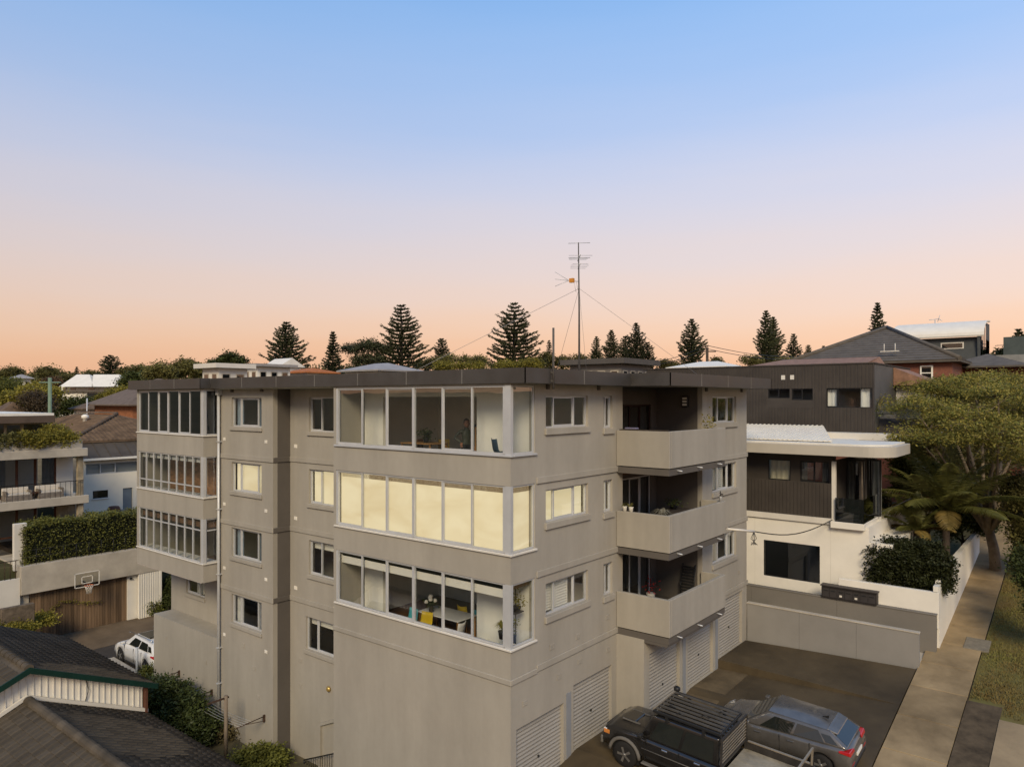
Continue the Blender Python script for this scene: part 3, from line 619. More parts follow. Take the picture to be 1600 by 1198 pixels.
mb.extr([(a.x-.3, a.y, -3.03), (a.x+.2, a.y, -3.03), (a.x+.2, a.y, -2.88), (a.x-.3, a.y, -2.88)], (b.x-a.x, b.y-a.y, 0)); struct(mb.build('drive_kerb', M_CONC))
# ------------------------------------------------------------------ vehicles (local axes: x forward, y left, z up)
M_TYRE = M_RUBBER; M_RIM = mat('alloy_rim', (.30, .29, .27), .35, .1, 3, metal=.7); M_RIMD = mat('dark_alloy_rim', (.06, .06, .06), .35, .1, 3, metal=.6)
M_CGLASS = mat('car_glass', (.016, .018, .015), .04, .1, 3, spec=.8)
M_RED = mat('tail_lamp_red', (.42, .012, .012), .2, .15, 6, coat=.8); M_AMB = mat('indicator_amber', (.55, .20, .04), .25, .1, 5, coat=.8); M_LAMP = mat('head_lamp_glass', (.6, .6, .58), .12, .1, 5, coat=1)
def wheel(root, x, y, r, w, rim, side, m):
    t = MB(); t.lathe((x, y, r), [(r*.60, -w/2), (r*.92, -w/2), (r, -w/2+.035), (r, w/2-.035), (r*.92, w/2), (r*.60, w/2)], 26, 'y'); o = t.build('wheel', M_TYRE, root, local=True)
    d = MB(); yo = side*(w/2-.03); d.lathe((x, y+yo, r), [(r*.62, -.01), (r*.60, .012), (r*.5, .004), (.0001, .0)], 22, 'y')
    for k in range(rim):
        a = 2*math.pi*k/rim; ca, sa = math.cos(a), math.sin(a); n = Vector((-sa, 0, ca)); q = Vector((ca, 0, sa)); c = Vector((x, y+yo+side*.012, r))
        p = [c+q*.05+n*.03, c+q*r*.58+n*.038, c+q*r*.58-n*.038, c+q*.05-n*.03]; d.extr(p, (0, side*.022, 0))
    d.lathe((x, y+yo+side*.03, r), [(.06, -.01), (.05, .01), (.0001, .012)], 10, 'y'); d.build('rim', m, o, local=True)
    return o
def interp(tab, x):
    if x <= tab[0][0]: return tab[0][1]
    for (a, u), (b, v) in zip(tab, tab[1:]):
        if x <= b: t = (x-a)/(b-a); t = t*t*(3-2*t); return u+(v-u)*t
    return tab[-1][1]
def car_body(root, L, W, top, low, wx, wr, paint, crown=.03, nose=.10, tail=.07, bulge=.02):
    n = int(L/.045); mb = MB(); rings = []
    for i in range(n+1):
        x = -L/2+L*i/n
        f = max(0, (x-(L/2-.75))/.75); b = max(0, (-(L/2-.6)-x)/.6)
        hw = W/2*(1-nose*f**2.2-tail*b**2.2); zt = interp(top, x); zl = interp(low, x)
        arch = 0
        for q in wx:
            dx = abs(x-q); ra = wr+.065
            if dx < ra: arch = max(arch, wr+math.sqrt(ra*ra-dx*dx))
        zl2 = max(zl, arch); zl2 = min(zl2, zt-.12); zm = max(zl2+.02, .55*zt+.1); zs = max(zm+.02, zt-.10)
        rings.append([(x, -hw*.96, zl2), (x, -hw*(1), zm), (x, -hw*(.99-bulge), zs), (x, -hw*.93, zt-.025), (x, -hw*.84, zt), (x, 0, zt+crown), (x, hw*.84, zt), (x, hw*.93, zt-.025), (x, hw*(.99-bulge), zs), (x, hw, zm), (x, hw*.96, zl2), (x, 0, zl+.02)])
    k = 12
    for r_ in rings: mb.v += r_
    for i in range(n):
        for j in range(k):
            a, b2 = i*k+j, i*k+(j+1) % k; mb.f.append((a, a+k, b2+k, b2)); mb.sm.append(True)
    mb.f.append(tuple(range(k))); mb.f.append(tuple(n*k+j for j in range(k-1, -1, -1))); mb.sm += [False, False]
    o = mb.build('body', paint, root, local=True)
    for q in wx:                                # wheel wells
        w = MB(); w.box(q-wr-.05, q+wr+.05, -W/2*.90, W/2*.90, .18, wr*2+.04); w.build('wheel_well', M_BLACK, o, local=True)
    return o
def cabin(root, c, paint, wins, bevel=.06):
    """greenhouse: bottom rectangle to roof rectangle, glass set on its faces; wins = side panes as (u0,u1[,v0,v1]) along front->rear"""
    bf, br, tf, tr, zf, zr, zt, wb, wt = (c[k] for k in ('bf','br','tf','tr','zf','zr','zt','wb','wt'))
    zt2 = c.get('zt2', zt)
    m = MB(); B = [(bf,-wb,zf),(bf,wb,zf),(br,wb,zr),(br,-wb,zr)]; Tq = [(tf,-wt,zt),(tf,wt,zt),(tr,wt,zt2),(tr,-wt,zt2)]
    m.hexa(B, Tq); o = m.build('cabin', paint, root, local=True, bevel=bevel, segs=3)
    for p in o.data.polygons: p.use_smooth = True
    r_ = MB(); nx, ny = 8, 6
    for i in range(nx+1):
        for j in range(ny+1):
            u, v = i/nx, j/ny*2-1; x = tf+.02+(tr-tf-.04)*u; r_.v.append((x, v*(wt-.03), zt+(zt2-zt)*u+.004+.045*(1-v*v)*math.sin(math.pi*min(1, u*.9+.08))))
    for i in range(nx):
        for j in range(ny): a = i*(ny+1)+j; r_.f.append((a, a+1, a+ny+2, a+ny+1)); r_.sm.append(True)
    r_.build('roof_panel', c.get('roofpaint', paint), o, local=True, fix=False)
    def pane(q00, q10, q11, q01, u0, u1, v0, v1, nm, eps=.008):
        q = [Vector(v) for v in (q00, q10, q11, q01)]; S = lambda u, v: (q[0]*(1-u)+q[1]*u)*(1-v)+(q[3]*(1-u)+q[2]*u)*v
        nrm = (q[1]-q[0]).cross(q[3]-q[0]).normalized(); cen = (q[0]+q[1]+q[2]+q[3])/4
        if nrm.dot(cen-Vector(((bf+br)/2, 0, (zf+zt)/2))) < 0: nrm = -nrm
        m = MB(); m.quad(*[S(u, v)+nrm*eps for u, v in ((u0,v0),(u1,v0),(u1,v1),(u0,v1))]); return m.build(nm, M_CGLASS, o, local=True, fix=False)
    pane(B[0], B[1], Tq[1], Tq[0], .06, .94, .06, .92, 'windscreen'); pane(B[3], B[2], Tq[2], Tq[3], .09, .91, c.get('rw0', .12), .88, 'rear_window')
    for s in (0, 1):
        q = (B[0], B[3], Tq[3], Tq[0]) if s == 0 else (B[1], B[2], Tq[2], Tq[1])
        for w in wins: pane(*q, w[0], w[1], *(w[2:] if len(w) > 2 else (.10, .86)), 'side_window')
    return o
def mirror(root, x, y, z, paint):
    s = 1 if y > 0 else -1; m = MB(); m.box(x-.07, x+.07, y, y+s*.19, z, z+.13); m.build('mirror', paint, root, local=True, bevel=.035, segs=2)
def place_car(root, x, y, zf):
    wb = 1.35; zA, zB = zf(x, y+wb), zf(x, y-wb); zl, zr_ = zf(x-.75, y), zf(x+.75, y)
    root.location = (x, y, (zA+zB)/2+.005); root.rotation_euler = (math.atan2(zl-zr_, 1.5), -math.atan2(zA-zB, 2*wb), R(90))

# --- black twin-cab ute with tray
M_UTE = mat('black_car_paint', (.012, .011, .010), .22, .2, 3, coat=.7, spec=.5); M_UPLA = mat('grey_plastic_flare', (.13, .12, .105), .6, .1, 5)
U = thing('pickup_truck', 'black twin cab pickup truck with slatted roof rack and open tray on the drive', 'pickup truck')
UL, UW = 3.75, 1.78            # cab and bonnet section; tray behind
ux = 1.02                      # its centre ahead of the vehicle centre
def shiftx(o, dx):
    for v in o.data.vertices: v.co.x += dx
b = car_body(U, UL, UW, [(-1.875, 1.12), (.45, 1.13), (.55, 1.16), (1.5, 1.12), (1.78, 1.02), (1.875, .86)], [(-1.875, .42), (1.3, .42), (1.875, .50)], (1.05,), .40, M_UTE, crown=.05, nose=.06, tail=0)
shiftx(b, ux); [shiftx(c, ux) for c in b.children]
c = cabin(U, dict(bf=.62+ux, br=-1.86+ux, tf=.22+ux, tr=-1.80+ux, zf=1.12, zr=1.12, zt=1.86, wb=.83, wt=.72, rw0=.15), M_UTE, [(.13, .50, .08, .84), (.54, .93, .08, .84)], bevel=.05)
MB().box(1.02+ux, 1.42+ux, -.32, .32, 1.16, 1.215).build('bonnet_scoop', M_UTE, U, local=True, bevel=.02)
m = MB()
for y0 in (-.34, .30): m.box(.85+ux, 1.45+ux, y0, y0+.04, 1.17, 1.205)
m.build('scoop_trim', M_UPLA, U, local=True)
for s in (-1, 1):
    fl = MB(); pts = []
    for k in range(13):
        a = math.pi*(.02+.96*k/12); pts.append((1.05+ux+.50*math.cos(a), s*.90, .40+.50*math.sin(a)))
    fl.tube(pts, .055, 8); fl.build('wheel_flare', M_UPLA, U, local=True)
    MB().box(1.70+ux, 1.83+ux, s*.62, s*.84, .82, .97).build('headlight', M_LAMP, U, local=True, bevel=.02)
    MB().box(1.60+ux, 1.80+ux, s*.845, s*.875, .84, .96).build('indicator', M_AMB, U, local=True, bevel=.01)
    mirror(U, .50+ux, s*.86, 1.16, M_BLACK)
    st_ = MB(); st_.box(-1.5+ux, .45+ux, s*.86, s*1.0, .40, .45); st_.build('side_step', M_UPLA, U, local=True, bevel=.015)
    for hx in (-.25, -1.25): MB().box(hx+ux-.09, hx+ux+.09, s*.885, s*.915, .98, 1.03).build('door_handle', M_CHROME, U, local=True, bevel=.01)
    for dx in (.38, -.68, -1.70): MB().box(dx+ux-.006, dx+ux+.006, s*.872, s*.893, .5, 1.1).build('door_gap', M_BLACK, U, local=True)
    tr_ = MB(); tr_.tube([(.5+ux, s*.885, .82), (-1.8+ux, s*.888, .82)], .014, 5); tr_.build('side_trim', M_UPLA, U, local=True)
MB().box(1.84+ux, 1.93+ux, -.86, .86, .46, .70).build('front_bumper', M_UPLA, U, local=True, bevel=.03)
gr = MB(); gr.box(1.80+ux, 1.875+ux, -.56, .56, .74, .98); gr.build('grille', M_BLACK, U, local=True)
sn = MB(); sn.tube([(.85+ux, -.90, 1.12), (.62+ux, -.91, 1.2), (.26+ux, -.83, 1.80), (.22+ux, -.81, 2.02)], .045, 8); sn.lathe((.22+ux, -.81, 2.04), [(.06, -.04), (.10, 0), (.10, .08), (.05, .12)], 12); sn.build('snorkel', M_BLACK, U, local=True)
RKz = 2.0
rack = MB(); rx0, rx1 = -1.86+ux, .22+ux
for y in (-.74, .74): rack.box(rx0, rx1, y-.03, y+.03, RKz-.04, RKz+.04)
for x in (rx0, rx1-.05): rack.box(x, x+.05, -.71, .71, RKz-.035, RKz+.035)
rack = rack.build('roof_rack', M_BLACK, U, local=True, bevel=.01)
M_SLAT = mat('charcoal_aluminium', (.10, .088, .07), .45, .15, 4, metal=.3)
for k in range(7):
    y = -.62+k*.205; MB().box(rx0+.03, rx1-.03, y-.055, y+.055, RKz+.036, RKz+.058).build('slat', M_SLAT, rack, local=True)
for k, (xx, yy) in enumerate(((-.1, -.5), (-1.2, .2), (-.6, .55), (-.2, .3), (-1.5, -.3))): MB().tube([(xx+ux-.08, yy, RKz+.07), (xx+ux+.08, yy, RKz+.11), (xx+ux+.14, yy+.04, RKz+.07)], .018, 6).build('tie_down', M_BLACK, rack, local=True)
for x in (rx0+.5, rx1-.45):
    for y in (-.74, .74): MB().box(x-.04, x+.04, y-.05, y+.05, 1.80, RKz-.03).build('rack_foot', M_BLACK, rack, local=True)
MB().box(rx1-.02, rx1+.03, -.70, .70, RKz+.0, RKz+.05).build('light_bar', mat('brushed_bar', (.32, .27, .20), .4, .1, 4, metal=.4), rack, local=True)
# tray
tx0, tx1 = -2.85, -.90
ty = .93
TB = MB(); TB.box(tx0, tx1, -ty, ty, .86, .93); TB = TB.build('tray_floor', mat('worn_alloy_floor', (.33, .29, .215), .55, .2, 2.5, .3, 30, metal=.15), U, local=True)
for k in range(6): MB().box(tx0+.05, tx1-.05, -.8+k*.31, -.785+k*.31, .931, .936).build('floor_rib', MATS['worn_alloy_floor'], TB, local=True)
M_TRAY = mat('tray_steel', (.05, .045, .04), .5, .15, 4, metal=.3)
for s in (-1, 1):
    MB().box(tx0, tx1, s*ty-.02, s*ty+.02, .80, 1.16).build('tray_side', M_TRAY, U, local=True, bevel=.008)
    MB().box(tx0+.1, tx1-.1, s*ty-.035, s*ty+.035, 1.161, 1.19).build('side_rail', mat('bright_rail', (.36, .30, .22), .4, .1, 4, metal=.5), U, local=True)
MB().box(tx0-.04, tx0, -ty, ty, .80, 1.16).build('tail_gate', M_TRAY, U, local=True, bevel=.008)
hb = MB()
for y in (-.90, .90): hb.box(tx1-.06, tx1-.01, y-.025, y+.025, .93, 1.98)
hb.box(tx1-.06, tx1-.01, -.9, .9, 1.94, 1.99); hb.box(tx1-.06, tx1-.01, -.9, .9, 1.20, 1.24); hb = hb.build('headboard', M_TRAY, U, local=True)
for k in range(7): MB().box(tx1-.05, tx1-.025, -.875, .875, 1.28+k*.095, 1.300+k*.095).build('headboard_bar', MATS['bright_rail'], hb, local=True)
rf = MB()
for y in (-.90, .90): rf.box(tx0+.02, tx0+.07, y-.025, y+.025, 1.16, 1.62)
rf.box(tx0+.02, tx0+.07, -.93, .93, 1.60, 1.66); rf.build('rear_hoop', MATS['bright_rail'], U, local=True)
MB().box(tx0-.06, tx0-.035, -.26, .26, .62, .74).build('number_plate', M_WHITE, U, local=True)
for s in (-1, 1):
    MB().box(tx0-.05, tx0-.03, s*.55, s*.85, .64, .76).build('tail_light', M_RED, U, local=True)
    wheel(U, 1.05+ux, s*.78, .40, .26, 5, s, M_RIM); wheel(U, -1.10-.15, s*.78, .40, .26, 5, s, M_RIM)
    MB().tube([(-1.25-.5, s*.90, .86), (-1.25, s*.92, .885), (-1.25+.5, s*.90, .86)], .05, 6).build('mud_guard', M_BLACK, U, local=True)
MB().box(-2.7, -.2, -.35, .35, .45, .80).build('chassis', M_BLACK, U, local=True)
place_car(U, 4.25, -3.75, lambda x, y: drive_z(x, y, False))

# --- grey hatchback
M_GREYC = mat('graphite_car_paint', (.14, .13, .118), .26, .12, 3, coat=.6, metal=.45)
def hatch(name, label, cat, L, W, H, paint, wr, glassroof=False):
    t = thing(name, label, cat); s_ = H/1.46
    top = [(-L/2, .72*s_), (-L/2+.10, .90*s_), (-L/2+.3, .97*s_), (-.6, .95*s_), (.75, .93*s_), (1.0, .93*s_), (L/2-.55, .83*s_), (L/2-.12, .70*s_), (L/2, .52*s_)]
    wbx = L*.305
    car_body(t, L, W, top, [(-L/2, .34), (-L/2+.4, .22), (L/2-.4, .20), (L/2, .28)], (wbx, -wbx), wr, paint)
    cabn = cabin(t, dict(bf=L*.245, br=-L/2+.10, tf=L*.06, tr=-L/2+.66, zf=.92*s_, zr=.95*s_, zt=H-.05, zt2=H-.15, wb=W/2-.075, wt=W/2-.25, rw0=.12), paint, [(.16, .47, .10, .84), (.50, .80, .12, .84), (.82, .94, .18, .70)], bevel=.07)
    sp = MB(); sp.hexa([(-L/2+.74, -W/2+.30, H-.20), (-L/2+.74, W/2-.30, H-.20), (-L/2+.44, W/2-.33, H-.24), (-L/2+.44, -W/2+.33, H-.24)], [(-L/2+.74, -W/2+.30, H-.115), (-L/2+.74, W/2-.30, H-.115), (-L/2+.44, W/2-.33, H-.205), (-L/2+.44, -W/2+.33, H-.205)]); sp.build('spoiler', paint, t, local=True, bevel=.02)
    fin = MB(); fin.extr([(-L/2+1.02, 0, H-.07), (-L/2+.84, 0, H-.09), (-L/2+.82, 0, H+.0)], (0, .03, 0)); fin.build('aerial_fin', M_BLACK, t, local=True)
    if glassroof: MB().box(-L*.22, L*.03, -W/2+.42, W/2-.42, H-.015, H+.012).build('sunroof', M_CGLASS, t, local=True, bevel=.01)
    for s in (-1, 1):
        tl = MB(); tl.hexa([(-L/2+.01, s*W*.22, .80*s_), (-L/2+.02, s*W*.47, .80*s_), (-L/2+.34, s*(W/2+.003), .86*s_), (-L/2+.2, s*W*.40, .84*s_)], [(-L/2+.05, s*W*.22, .89*s_), (-L/2+.06, s*W*.47, .92*s_), (-L/2+.36, s*(W/2-.005), .93*s_), (-L/2+.2, s*W*.40, .92*s_)]); tl.build('tail_light', M_RED, t, local=True, bevel=.015)
        MB().box(-L/2-.005, -L/2+.1, s*W*.28, s*W*.42, .50*s_, .55*s_).build('reflector', M_RED, t, local=True)
        hl = MB(); hl.hexa([(L/2-.10, s*W*.28, .60*s_), (L/2-.16, s*W*.42, .60*s_), (L/2-.50, s*W*.465, .70*s_), (L/2-.3, s*W*.3, .70*s_)], [(L/2-.16, s*W*.28, .71*s_), (L/2-.22, s*W*.42, .72*s_), (L/2-.52, s*W*.455, .78*s_), (L/2-.3, s*W*.3, .77*s_)]); hl.build('headlight', M_LAMP, t, local=True)
        mirror(t, L*.20, s*(W/2-.04), .95*s_, paint)
        for q in (-.45, .55): MB().box(q-.10, q+.10, s*(W/2-.012), s*(W/2+.018), .78*s_, .81*s_).build('door_handle', paint, t, local=True, bevel=.008)
        for q in (.92, -.12, -1.0): MB().box(q-.005, q+.005, s*(W/2-.03), s*(W/2+.001), .35, .90*s_).build('door_gap', M_BLACK, t, local=True)
        sk_ = MB(); sk_.box(-wbx+wr+.1, wbx-wr-.1, s*(W/2-.05), s*(W/2-.005), .17, .26); sk_.build('side_skirt', M_BLACK, t, local=True)
        for q in (wbx, -wbx): wheel(t, q, s*(W/2-.12), wr, .22, 5, s, M_RIM)
    MB().box(-L/2-.025, -L/2+.05, -.26, .26, .60*s_, .70*s_).build('number_plate', M_WHITE, t, local=True)
    MB().box(-L/2-.015, -L/2+.3, -W*.40, W*.40, .30, .46).build('rear_bumper', M_BLACK, t, local=True, bevel=.03)
    return t
HB = hatch('hatchback_car', 'graphite grey hatchback parked on the drive beyond the black pickup', 'car', 4.32, 1.80, 1.46, M_GREYC, .32)
place_car(HB, 7.40, -5.15, lambda x, y: drive_z(x, y, False))
SV = hatch('suv_car', 'white sport utility car parked on the dark drive left of the flats', 'car', 4.70, 1.89, 1.68, mat('white_car_paint', (.66, .65, .62), .22, .04, 3, coat=.8), .37, True)
fw_, rw_ = Pz(190, 1035, -3.02), Pz(226, 1054, -3.02)
SV.location = (rw_.x+.95, (fw_.y+rw_.y)/2+.1, -3.02); SV.rotation_euler = (0, 0, R(90))
for s in (-1, 1): MB().tube([(1.0, s*.62, 1.60), (.9, s*.64, 1.68), (-1.4, s*.64, 1.67), (-1.55, s*.62, 1.60)], .022, 6).build('roof_rail', M_CHROME, SV, local=True)
# ------------------------------------------------------------------ white house with black cladding, right of the flats
M_CLAD = mat('black_brown_cladding', (.056, .047, .039), .7, .12, 1.2, .1, 40)
M_WROOF = mat('white_metal_roof', (.70, .66, .57), .6, .05, 1.2, spec=.1)
H = thing('modern_house', 'white ground floor house with charcoal clad upper storeys and white metal roof', 'house', (22, 0, 2))
FX = 17.6                                               # plane of its street front
wy = lambda px, x: Px(px, 700, x).y
zz = lambda px, py, x: Px(px, py, x).z
yR = wy(1358, FX); yL = 4.5
w0, w1 = wy(1281, FX), wy(1193, FX)
zb, zt = zz(1237, 905, FX), zz(1237, 848, FX)
zc = zz(1250, 805, FX)                                  # foot of the cladding
wall('white_wall', 'F', FX, yR, yL, 1.0, zc-.25, [(w0, w1, zb, zt)], .25, M_WHITE, H)
MB().box(FX+.25, FX+9, yR, yR+.25, 1.0, zc-.25).build('white_side_wall', M_WHITE, H)
window('F', FX, w0, w1, zb, zt, [], H, setb=.05, sill=False, fmat=M_BLACK, glass=M_GLASSD, fr=.03)
for y in (w0-.45, (w0+w1)/2-.05, w1+.4): MB().box(FX-.004, FX-.001, y-.008, y+.008, 1.2, zc-.28).build('sheet_joint', M_OFFW, H) if not (w0 < y < w1) else None
MB().box(FX-.10, FX+8, yR+1.25, yL, zc-.25, zc).build('floor_band', M_OFFW, H)
# clad storey
yc = wy(1300, FX); z2 = zz(1250, 752, FX); z3 = zz(1250, 718, FX)
def battens(face, c, a0, a1, z0, z1, m, parent, pitch=.16, name='cladding'):
    mb = MB(); fbox(mb, face, c, a0, a1, 0, .06, z0, z1); n = int((a1-a0)/pitch)
    for i in range(n+1):
        a = a0+(a1-a0)*i/n; fbox(mb, face, c, a-.02, a+.02, -.03, -.001, z0+.01, z1-.01)
    return mb.build(name, m, parent)
battens('F', FX, yc, yL, zc+.002, z2, M_CLAD, H)
bw = [(wy(1235, FX+.5), wy(1200, FX+.5)), (wy(1295, FX+.5), wy(1250, FX+.5))]
wall('clad_wall', 'F', FX+.5, yc, yL, z2-.9, z3+.28, [(bw[0][0], bw[0][1], z2-.05, z3-.08), (bw[1][0], bw[1][1], z2-.05, z3-.08)], .15, M_CLAD, H)
window('F', FX+.5, bw[0][0], bw[0][1], z2-.05, z3-.08, [], H, setb=.04, sill=False, fmat=M_BLACK, behind=('curtain', mat('cream_curtain', (.60, .55, .40), .9, .08, 2)), fr=.04)
window('F', FX+.5, bw[1][0], bw[1][1], z2-.05, z3-.08, [(bw[1][0]+bw[1][1])/2], H, setb=.04, sill=False, fmat=M_BLACK, behind=('sides', M_CURT), glass=M_GLASSD, fr=.04)
MB().box(FX-.06, FX+.1, yc-.16, yc, zc, z3).build('corner_post', M_OFFW, H)
battens('S', yc+.02, FX+.5, FX+8, zc-.1, z3, M_CLAD, H)
# balcony on the right with glass, dark sliding doors
yb = wy(1350, FX-.2); MB().box(FX-.25, FX+5.5, yb-.02, yc+.0, zc-.36, zc-.08).build('balcony_slab', M_WHITE, H, bevel=.01)
MB().box(FX-.2, FX-.18, yb, yc-.18, zc-.08, zc+.95).build('balustrade_glass', M_GLASSD, H); MB().box(FX-.17, FX+5.3, yb+.01, yb+.03, zc-.08, zc+.95).build('balustrade_glass', M_GLASSD, H)
window('F', FX+2.2, yR-.0, yc-.05, zc-.05, z3, [yR+.75], H, setb=.02, sill=False, fmat=M_BLACK, glass=M_GLASSD, fr=.07, behind=('sides', M_CURT))
MB().tube([(FX-.1, yb+.1, zc-.08), (FX-.1, yb+.1, z3+.05)], .022, 6).build('rain_chain', M_BARK, H)
for k in range(7): MB().box(FX+1.0+k*.5, FX+1.12+k*.5, yb+.4, yb+.46, zc-.08, z3).build('screen_batten', M_CLAD, H)
# terrace in front of the balcony and planter walls
MB().box(FX, FX+5.5, yR-.9, yR, 1.0, zz(1340, 845, FX)).build('terrace', M_WHITE, H)
# white roof with rounded corner
re, rr = FX-.75, 1.1; rl = wy(1394, FX-.75); z4, z5 = zz(1250, 712, re), zz(1250, 694, re)
pts = [(re, yL)]+[(re+rr-rr*math.sin(R(90)*k/8) if False else re+rr-rr*math.cos(R(90)*k/8), rl+rr-rr*math.sin(R(90)*k/8)) for k in range(9)]+[(FX+3.0, rl), (FX+3.0, rl+2.2), (FX+5.1, rl+2.2), (FX+5.1, yL)]
MB().prism(pts, z4+.05, z5).build('roof_fascia', mat('stone_white_fascia', (.46, .42, .35), .7, .06, .7), H, bevel=.015)
MB().prism([(x+(.2 if x < FX+1 else -.1), y+(.2 if y < yL-1 else 0)) for x, y in pts], z5+.002, z5+.07).build('roof_tray', M_WROOF, H)
zr0 = z5+.1; ya, yb2 = wy(1300, FX+.1), yL
rp_ = MB(); rp_.hexa([(FX+.1, ya, zr0), (FX+4.6, ya+1.6, zr0), (FX+4.6, yb2, zr0), (FX+.1, yb2, zr0)], [(FX+.1, ya, zr0+.05), (FX+4.6, ya+1.6, zr0+.55), (FX+4.6, yb2, zr0+.55), (FX+.1, yb2, zr0+.05)]); rp_.build('raised_roof', M_WROOF, H)
cg = MB(); n = int((yb2-ya)/.22)
for i in range(n): y = ya+.1+i*.22; xe_ = FX+.1+4.5*min(1, (y-ya)/1.6); ze2 = zr0+.05+.5*(xe_-FX-.1)/4.5; cg.extr([(FX+.08, y, zr0+.03), (xe_, y, ze2), (xe_, y, ze2+.035), (FX+.08, y, zr0+.085)], (0, .06, 0))
cg.build('roof_ribs', M_WROOF, H)
# upper black box
BX = FX+5.2; bR = wy(1365, BX); z6, z7, z8 = zz(1250, 664, BX), zz(1250, 571, BX), zz(1250, 580, BX)
bz0, bz1 = zz(1330, 637, BX), zz(1330, 606, BX); b0, b1 = wy(1364, BX), wy(1291, BX)
sm = [(wy(1234, BX), wy(1200, BX), zz(1220, 622, BX), zz(1220, 607, BX)), (wy(1270, BX), wy(1237, BX), zz(1250, 625, BX), zz(1250, 607, BX))]
wall('upper_wall', 'F', BX, bR, 8, z6-.6, z7, [(b0+.03, b1, bz0, bz1)]+sm, .2, M_CLAD, H)
cl = MB(); a = bR
def inh(a, z): return (b0 < a < b1 and bz0-.05 < z < bz1+.05) or any(s[0]-.03 < a < s[1]+.03 and s[2]-.03 < z < s[3]+.03 for s in sm)
while a < 8:
    zs = [z6-.6, bz0, bz1, z7-.02]
    for q0, q1 in zip(zs, zs[1:]):
        if not inh(a, (q0+q1)/2): cl.box(BX-.03, BX-.001, a-.02, a+.02, q0, q1)
    a += .17
cl.build('cladding_battens', M_CLAD, H)
window('F', BX, b0+.03, b1, bz0, bz1, [b1-.55], H, setb=.03, sill=False, fmat=M_BLACK, behind=('sides', mat('white_sheer', (.7, .68, .62), .9, .05)), fr=.04)
for s in sm: window('F', BX, *s, [(s[0]+s[1])/2], H, setb=.03, sill=False, fmat=M_BLACK, behind=None, glass=M_GLASSD, fr=.03)
MB().box(BX+.2, BX+9, bR, bR+.2, z6-.6, z7).build('upper_side_wall', mat('grey_side_cladding', (.10, .095, .088), .7, .08), H)
MB().box(BX+.2, BX+9, bR+.2, 8, z6+.2, z6+.3).build('upper_floor', M_INF, H); MB().box(BX+4, BX+4.1, bR+.2, 8, z6+.3, z7).build('inner_wall', M_INW, H)
MB().box(BX-.05, BX+9, bR-.05, 8.2, z7+.002, z7+.06).build('parapet_cap', M_CLAD, H)
for px in (1224, 1238): y = wy(px, BX); MB().box(BX-.045, BX-.03, y-.1, y+.1, zz(1230, 593, BX), zz(1230, 587, BX)+.03).build('wall_vent', M_OFFW, H)
MB().box(BX-1.0, BX+.0, rl+1.2, 7, z6-.62, z6-.30).build('roof_flashing', M_OFFW, H)
# small tiled lean-to at the right of the box, white side and skylight
tw = MB(); tw.hexa([(BX+.3, bR-2.2, z6-.35), (BX+5, bR-2.2, z6-.35), (BX+5, bR-.02, z6-.35), (BX+.3, bR-.02, z6-.35)], [(BX+.5, bR-2.1, z6-.28), (BX+5, bR-2.1, z6-.28), (BX+5, bR-.02, z6+.45), (BX+1.6, bR-.02, z6+.45)]); tw.build('lean_to_roof', mat('dark_roof_tile', (.055, .046, .04), .6, .2, 3), H)
MB().box(BX+.2, BX+5, bR-2.25, bR-.05, z6-.55, z6-.36).build('lean_to_gutter', M_WHITE, H)
MB().box(BX+.28, BX+.30, bR-2.0, bR-.02, z6+.4, z6+1.15).build('terrace_glass', M_GLASS, H)
MB().box(BX+5.0, BX+8, bR-1.5, bR-.03, z6+.9, z7-1.0).build('white_gable_wall', M_WHITE, H)
mb = MB(); mb.hexa([(BX+4.4, bR-2.0, z7-1.0), (BX+8.5, bR-2.0, z7-1.0), (BX+8.5, bR-.02, z7-1.0), (BX+4.4, bR-.02, z7-1.0)], [(BX+4.4, bR-2.0, z7-.92), (BX+8.5, bR-2.0, z7-.92), (BX+8.5, bR-.02, z7-.05), (BX+4.4, bR-.02, z7-.05)]); mb.build('side_tile_roof', mat('terracotta_tiles', (.27, .15, .095), .8, .2, 3, .3, 12), H)
MB().hexa([(BX+2.0, wy(1350, BX+2), z7-.1), (BX+8, wy(1350, BX+2), z7-.1), (BX+8, 3, z7-.1), (BX+2.0, 3, z7-.1)], [(BX+2.2, wy(1350, BX+2), z7+.1), (BX+8, wy(1350, BX+2)+.5, z7+.75), (BX+8, 2.6, z7+.75), (BX+2.2, 3, z7+.1)]).build('hip_roof', MATS['terracotta_tiles'], H)
# planter wall, hedge box and letterboxes at the street
pw = thing('planter_wall', 'white stepped garden wall around the dark hedge at the street corner', 'wall', (17.2, -7, 2))
yA = wy(1356, 17.0)
zp = zz(1400, 911, 16.9)
MB().box(16.80, 17.0, -8.0, yA+1.1, 2.0, zp-.12).build('front_wall', M_WHITE, pw, bevel=.01)
MB().box(17.0, 19.6, -8.0, -7.8, 1.2, zp+.0).build('side_wall', M_WHITE, pw); MB().box(19.6, 30, -8.0, -7.8, 1.4, zp+.45).build('side_wall', M_WHITE, pw)
for i in range(3): MB().box(16.82+i*.5, 17.3+i*.5, -7.99, -7.81, zp-.10, zp+.12+.16*i).build('step_block', M_WHITE, pw)
lb = thing('letterbox_bank', 'low bank of dark brown letterboxes standing on the upper grey wall', 'letterbox', (16.5, wy(1328, 16.7), 3.0))
l0, l1 = wy(1371, 16.6), wy(1285, 16.6); zl = zz(1328, 938, 16.6)
MB().box(16.45, 16.80, l0, l1, zl, zl+.50).build('case', mat('dark_brown_steel', (.028, .024, .022), .5, .1, 3), lb, bevel=.01)
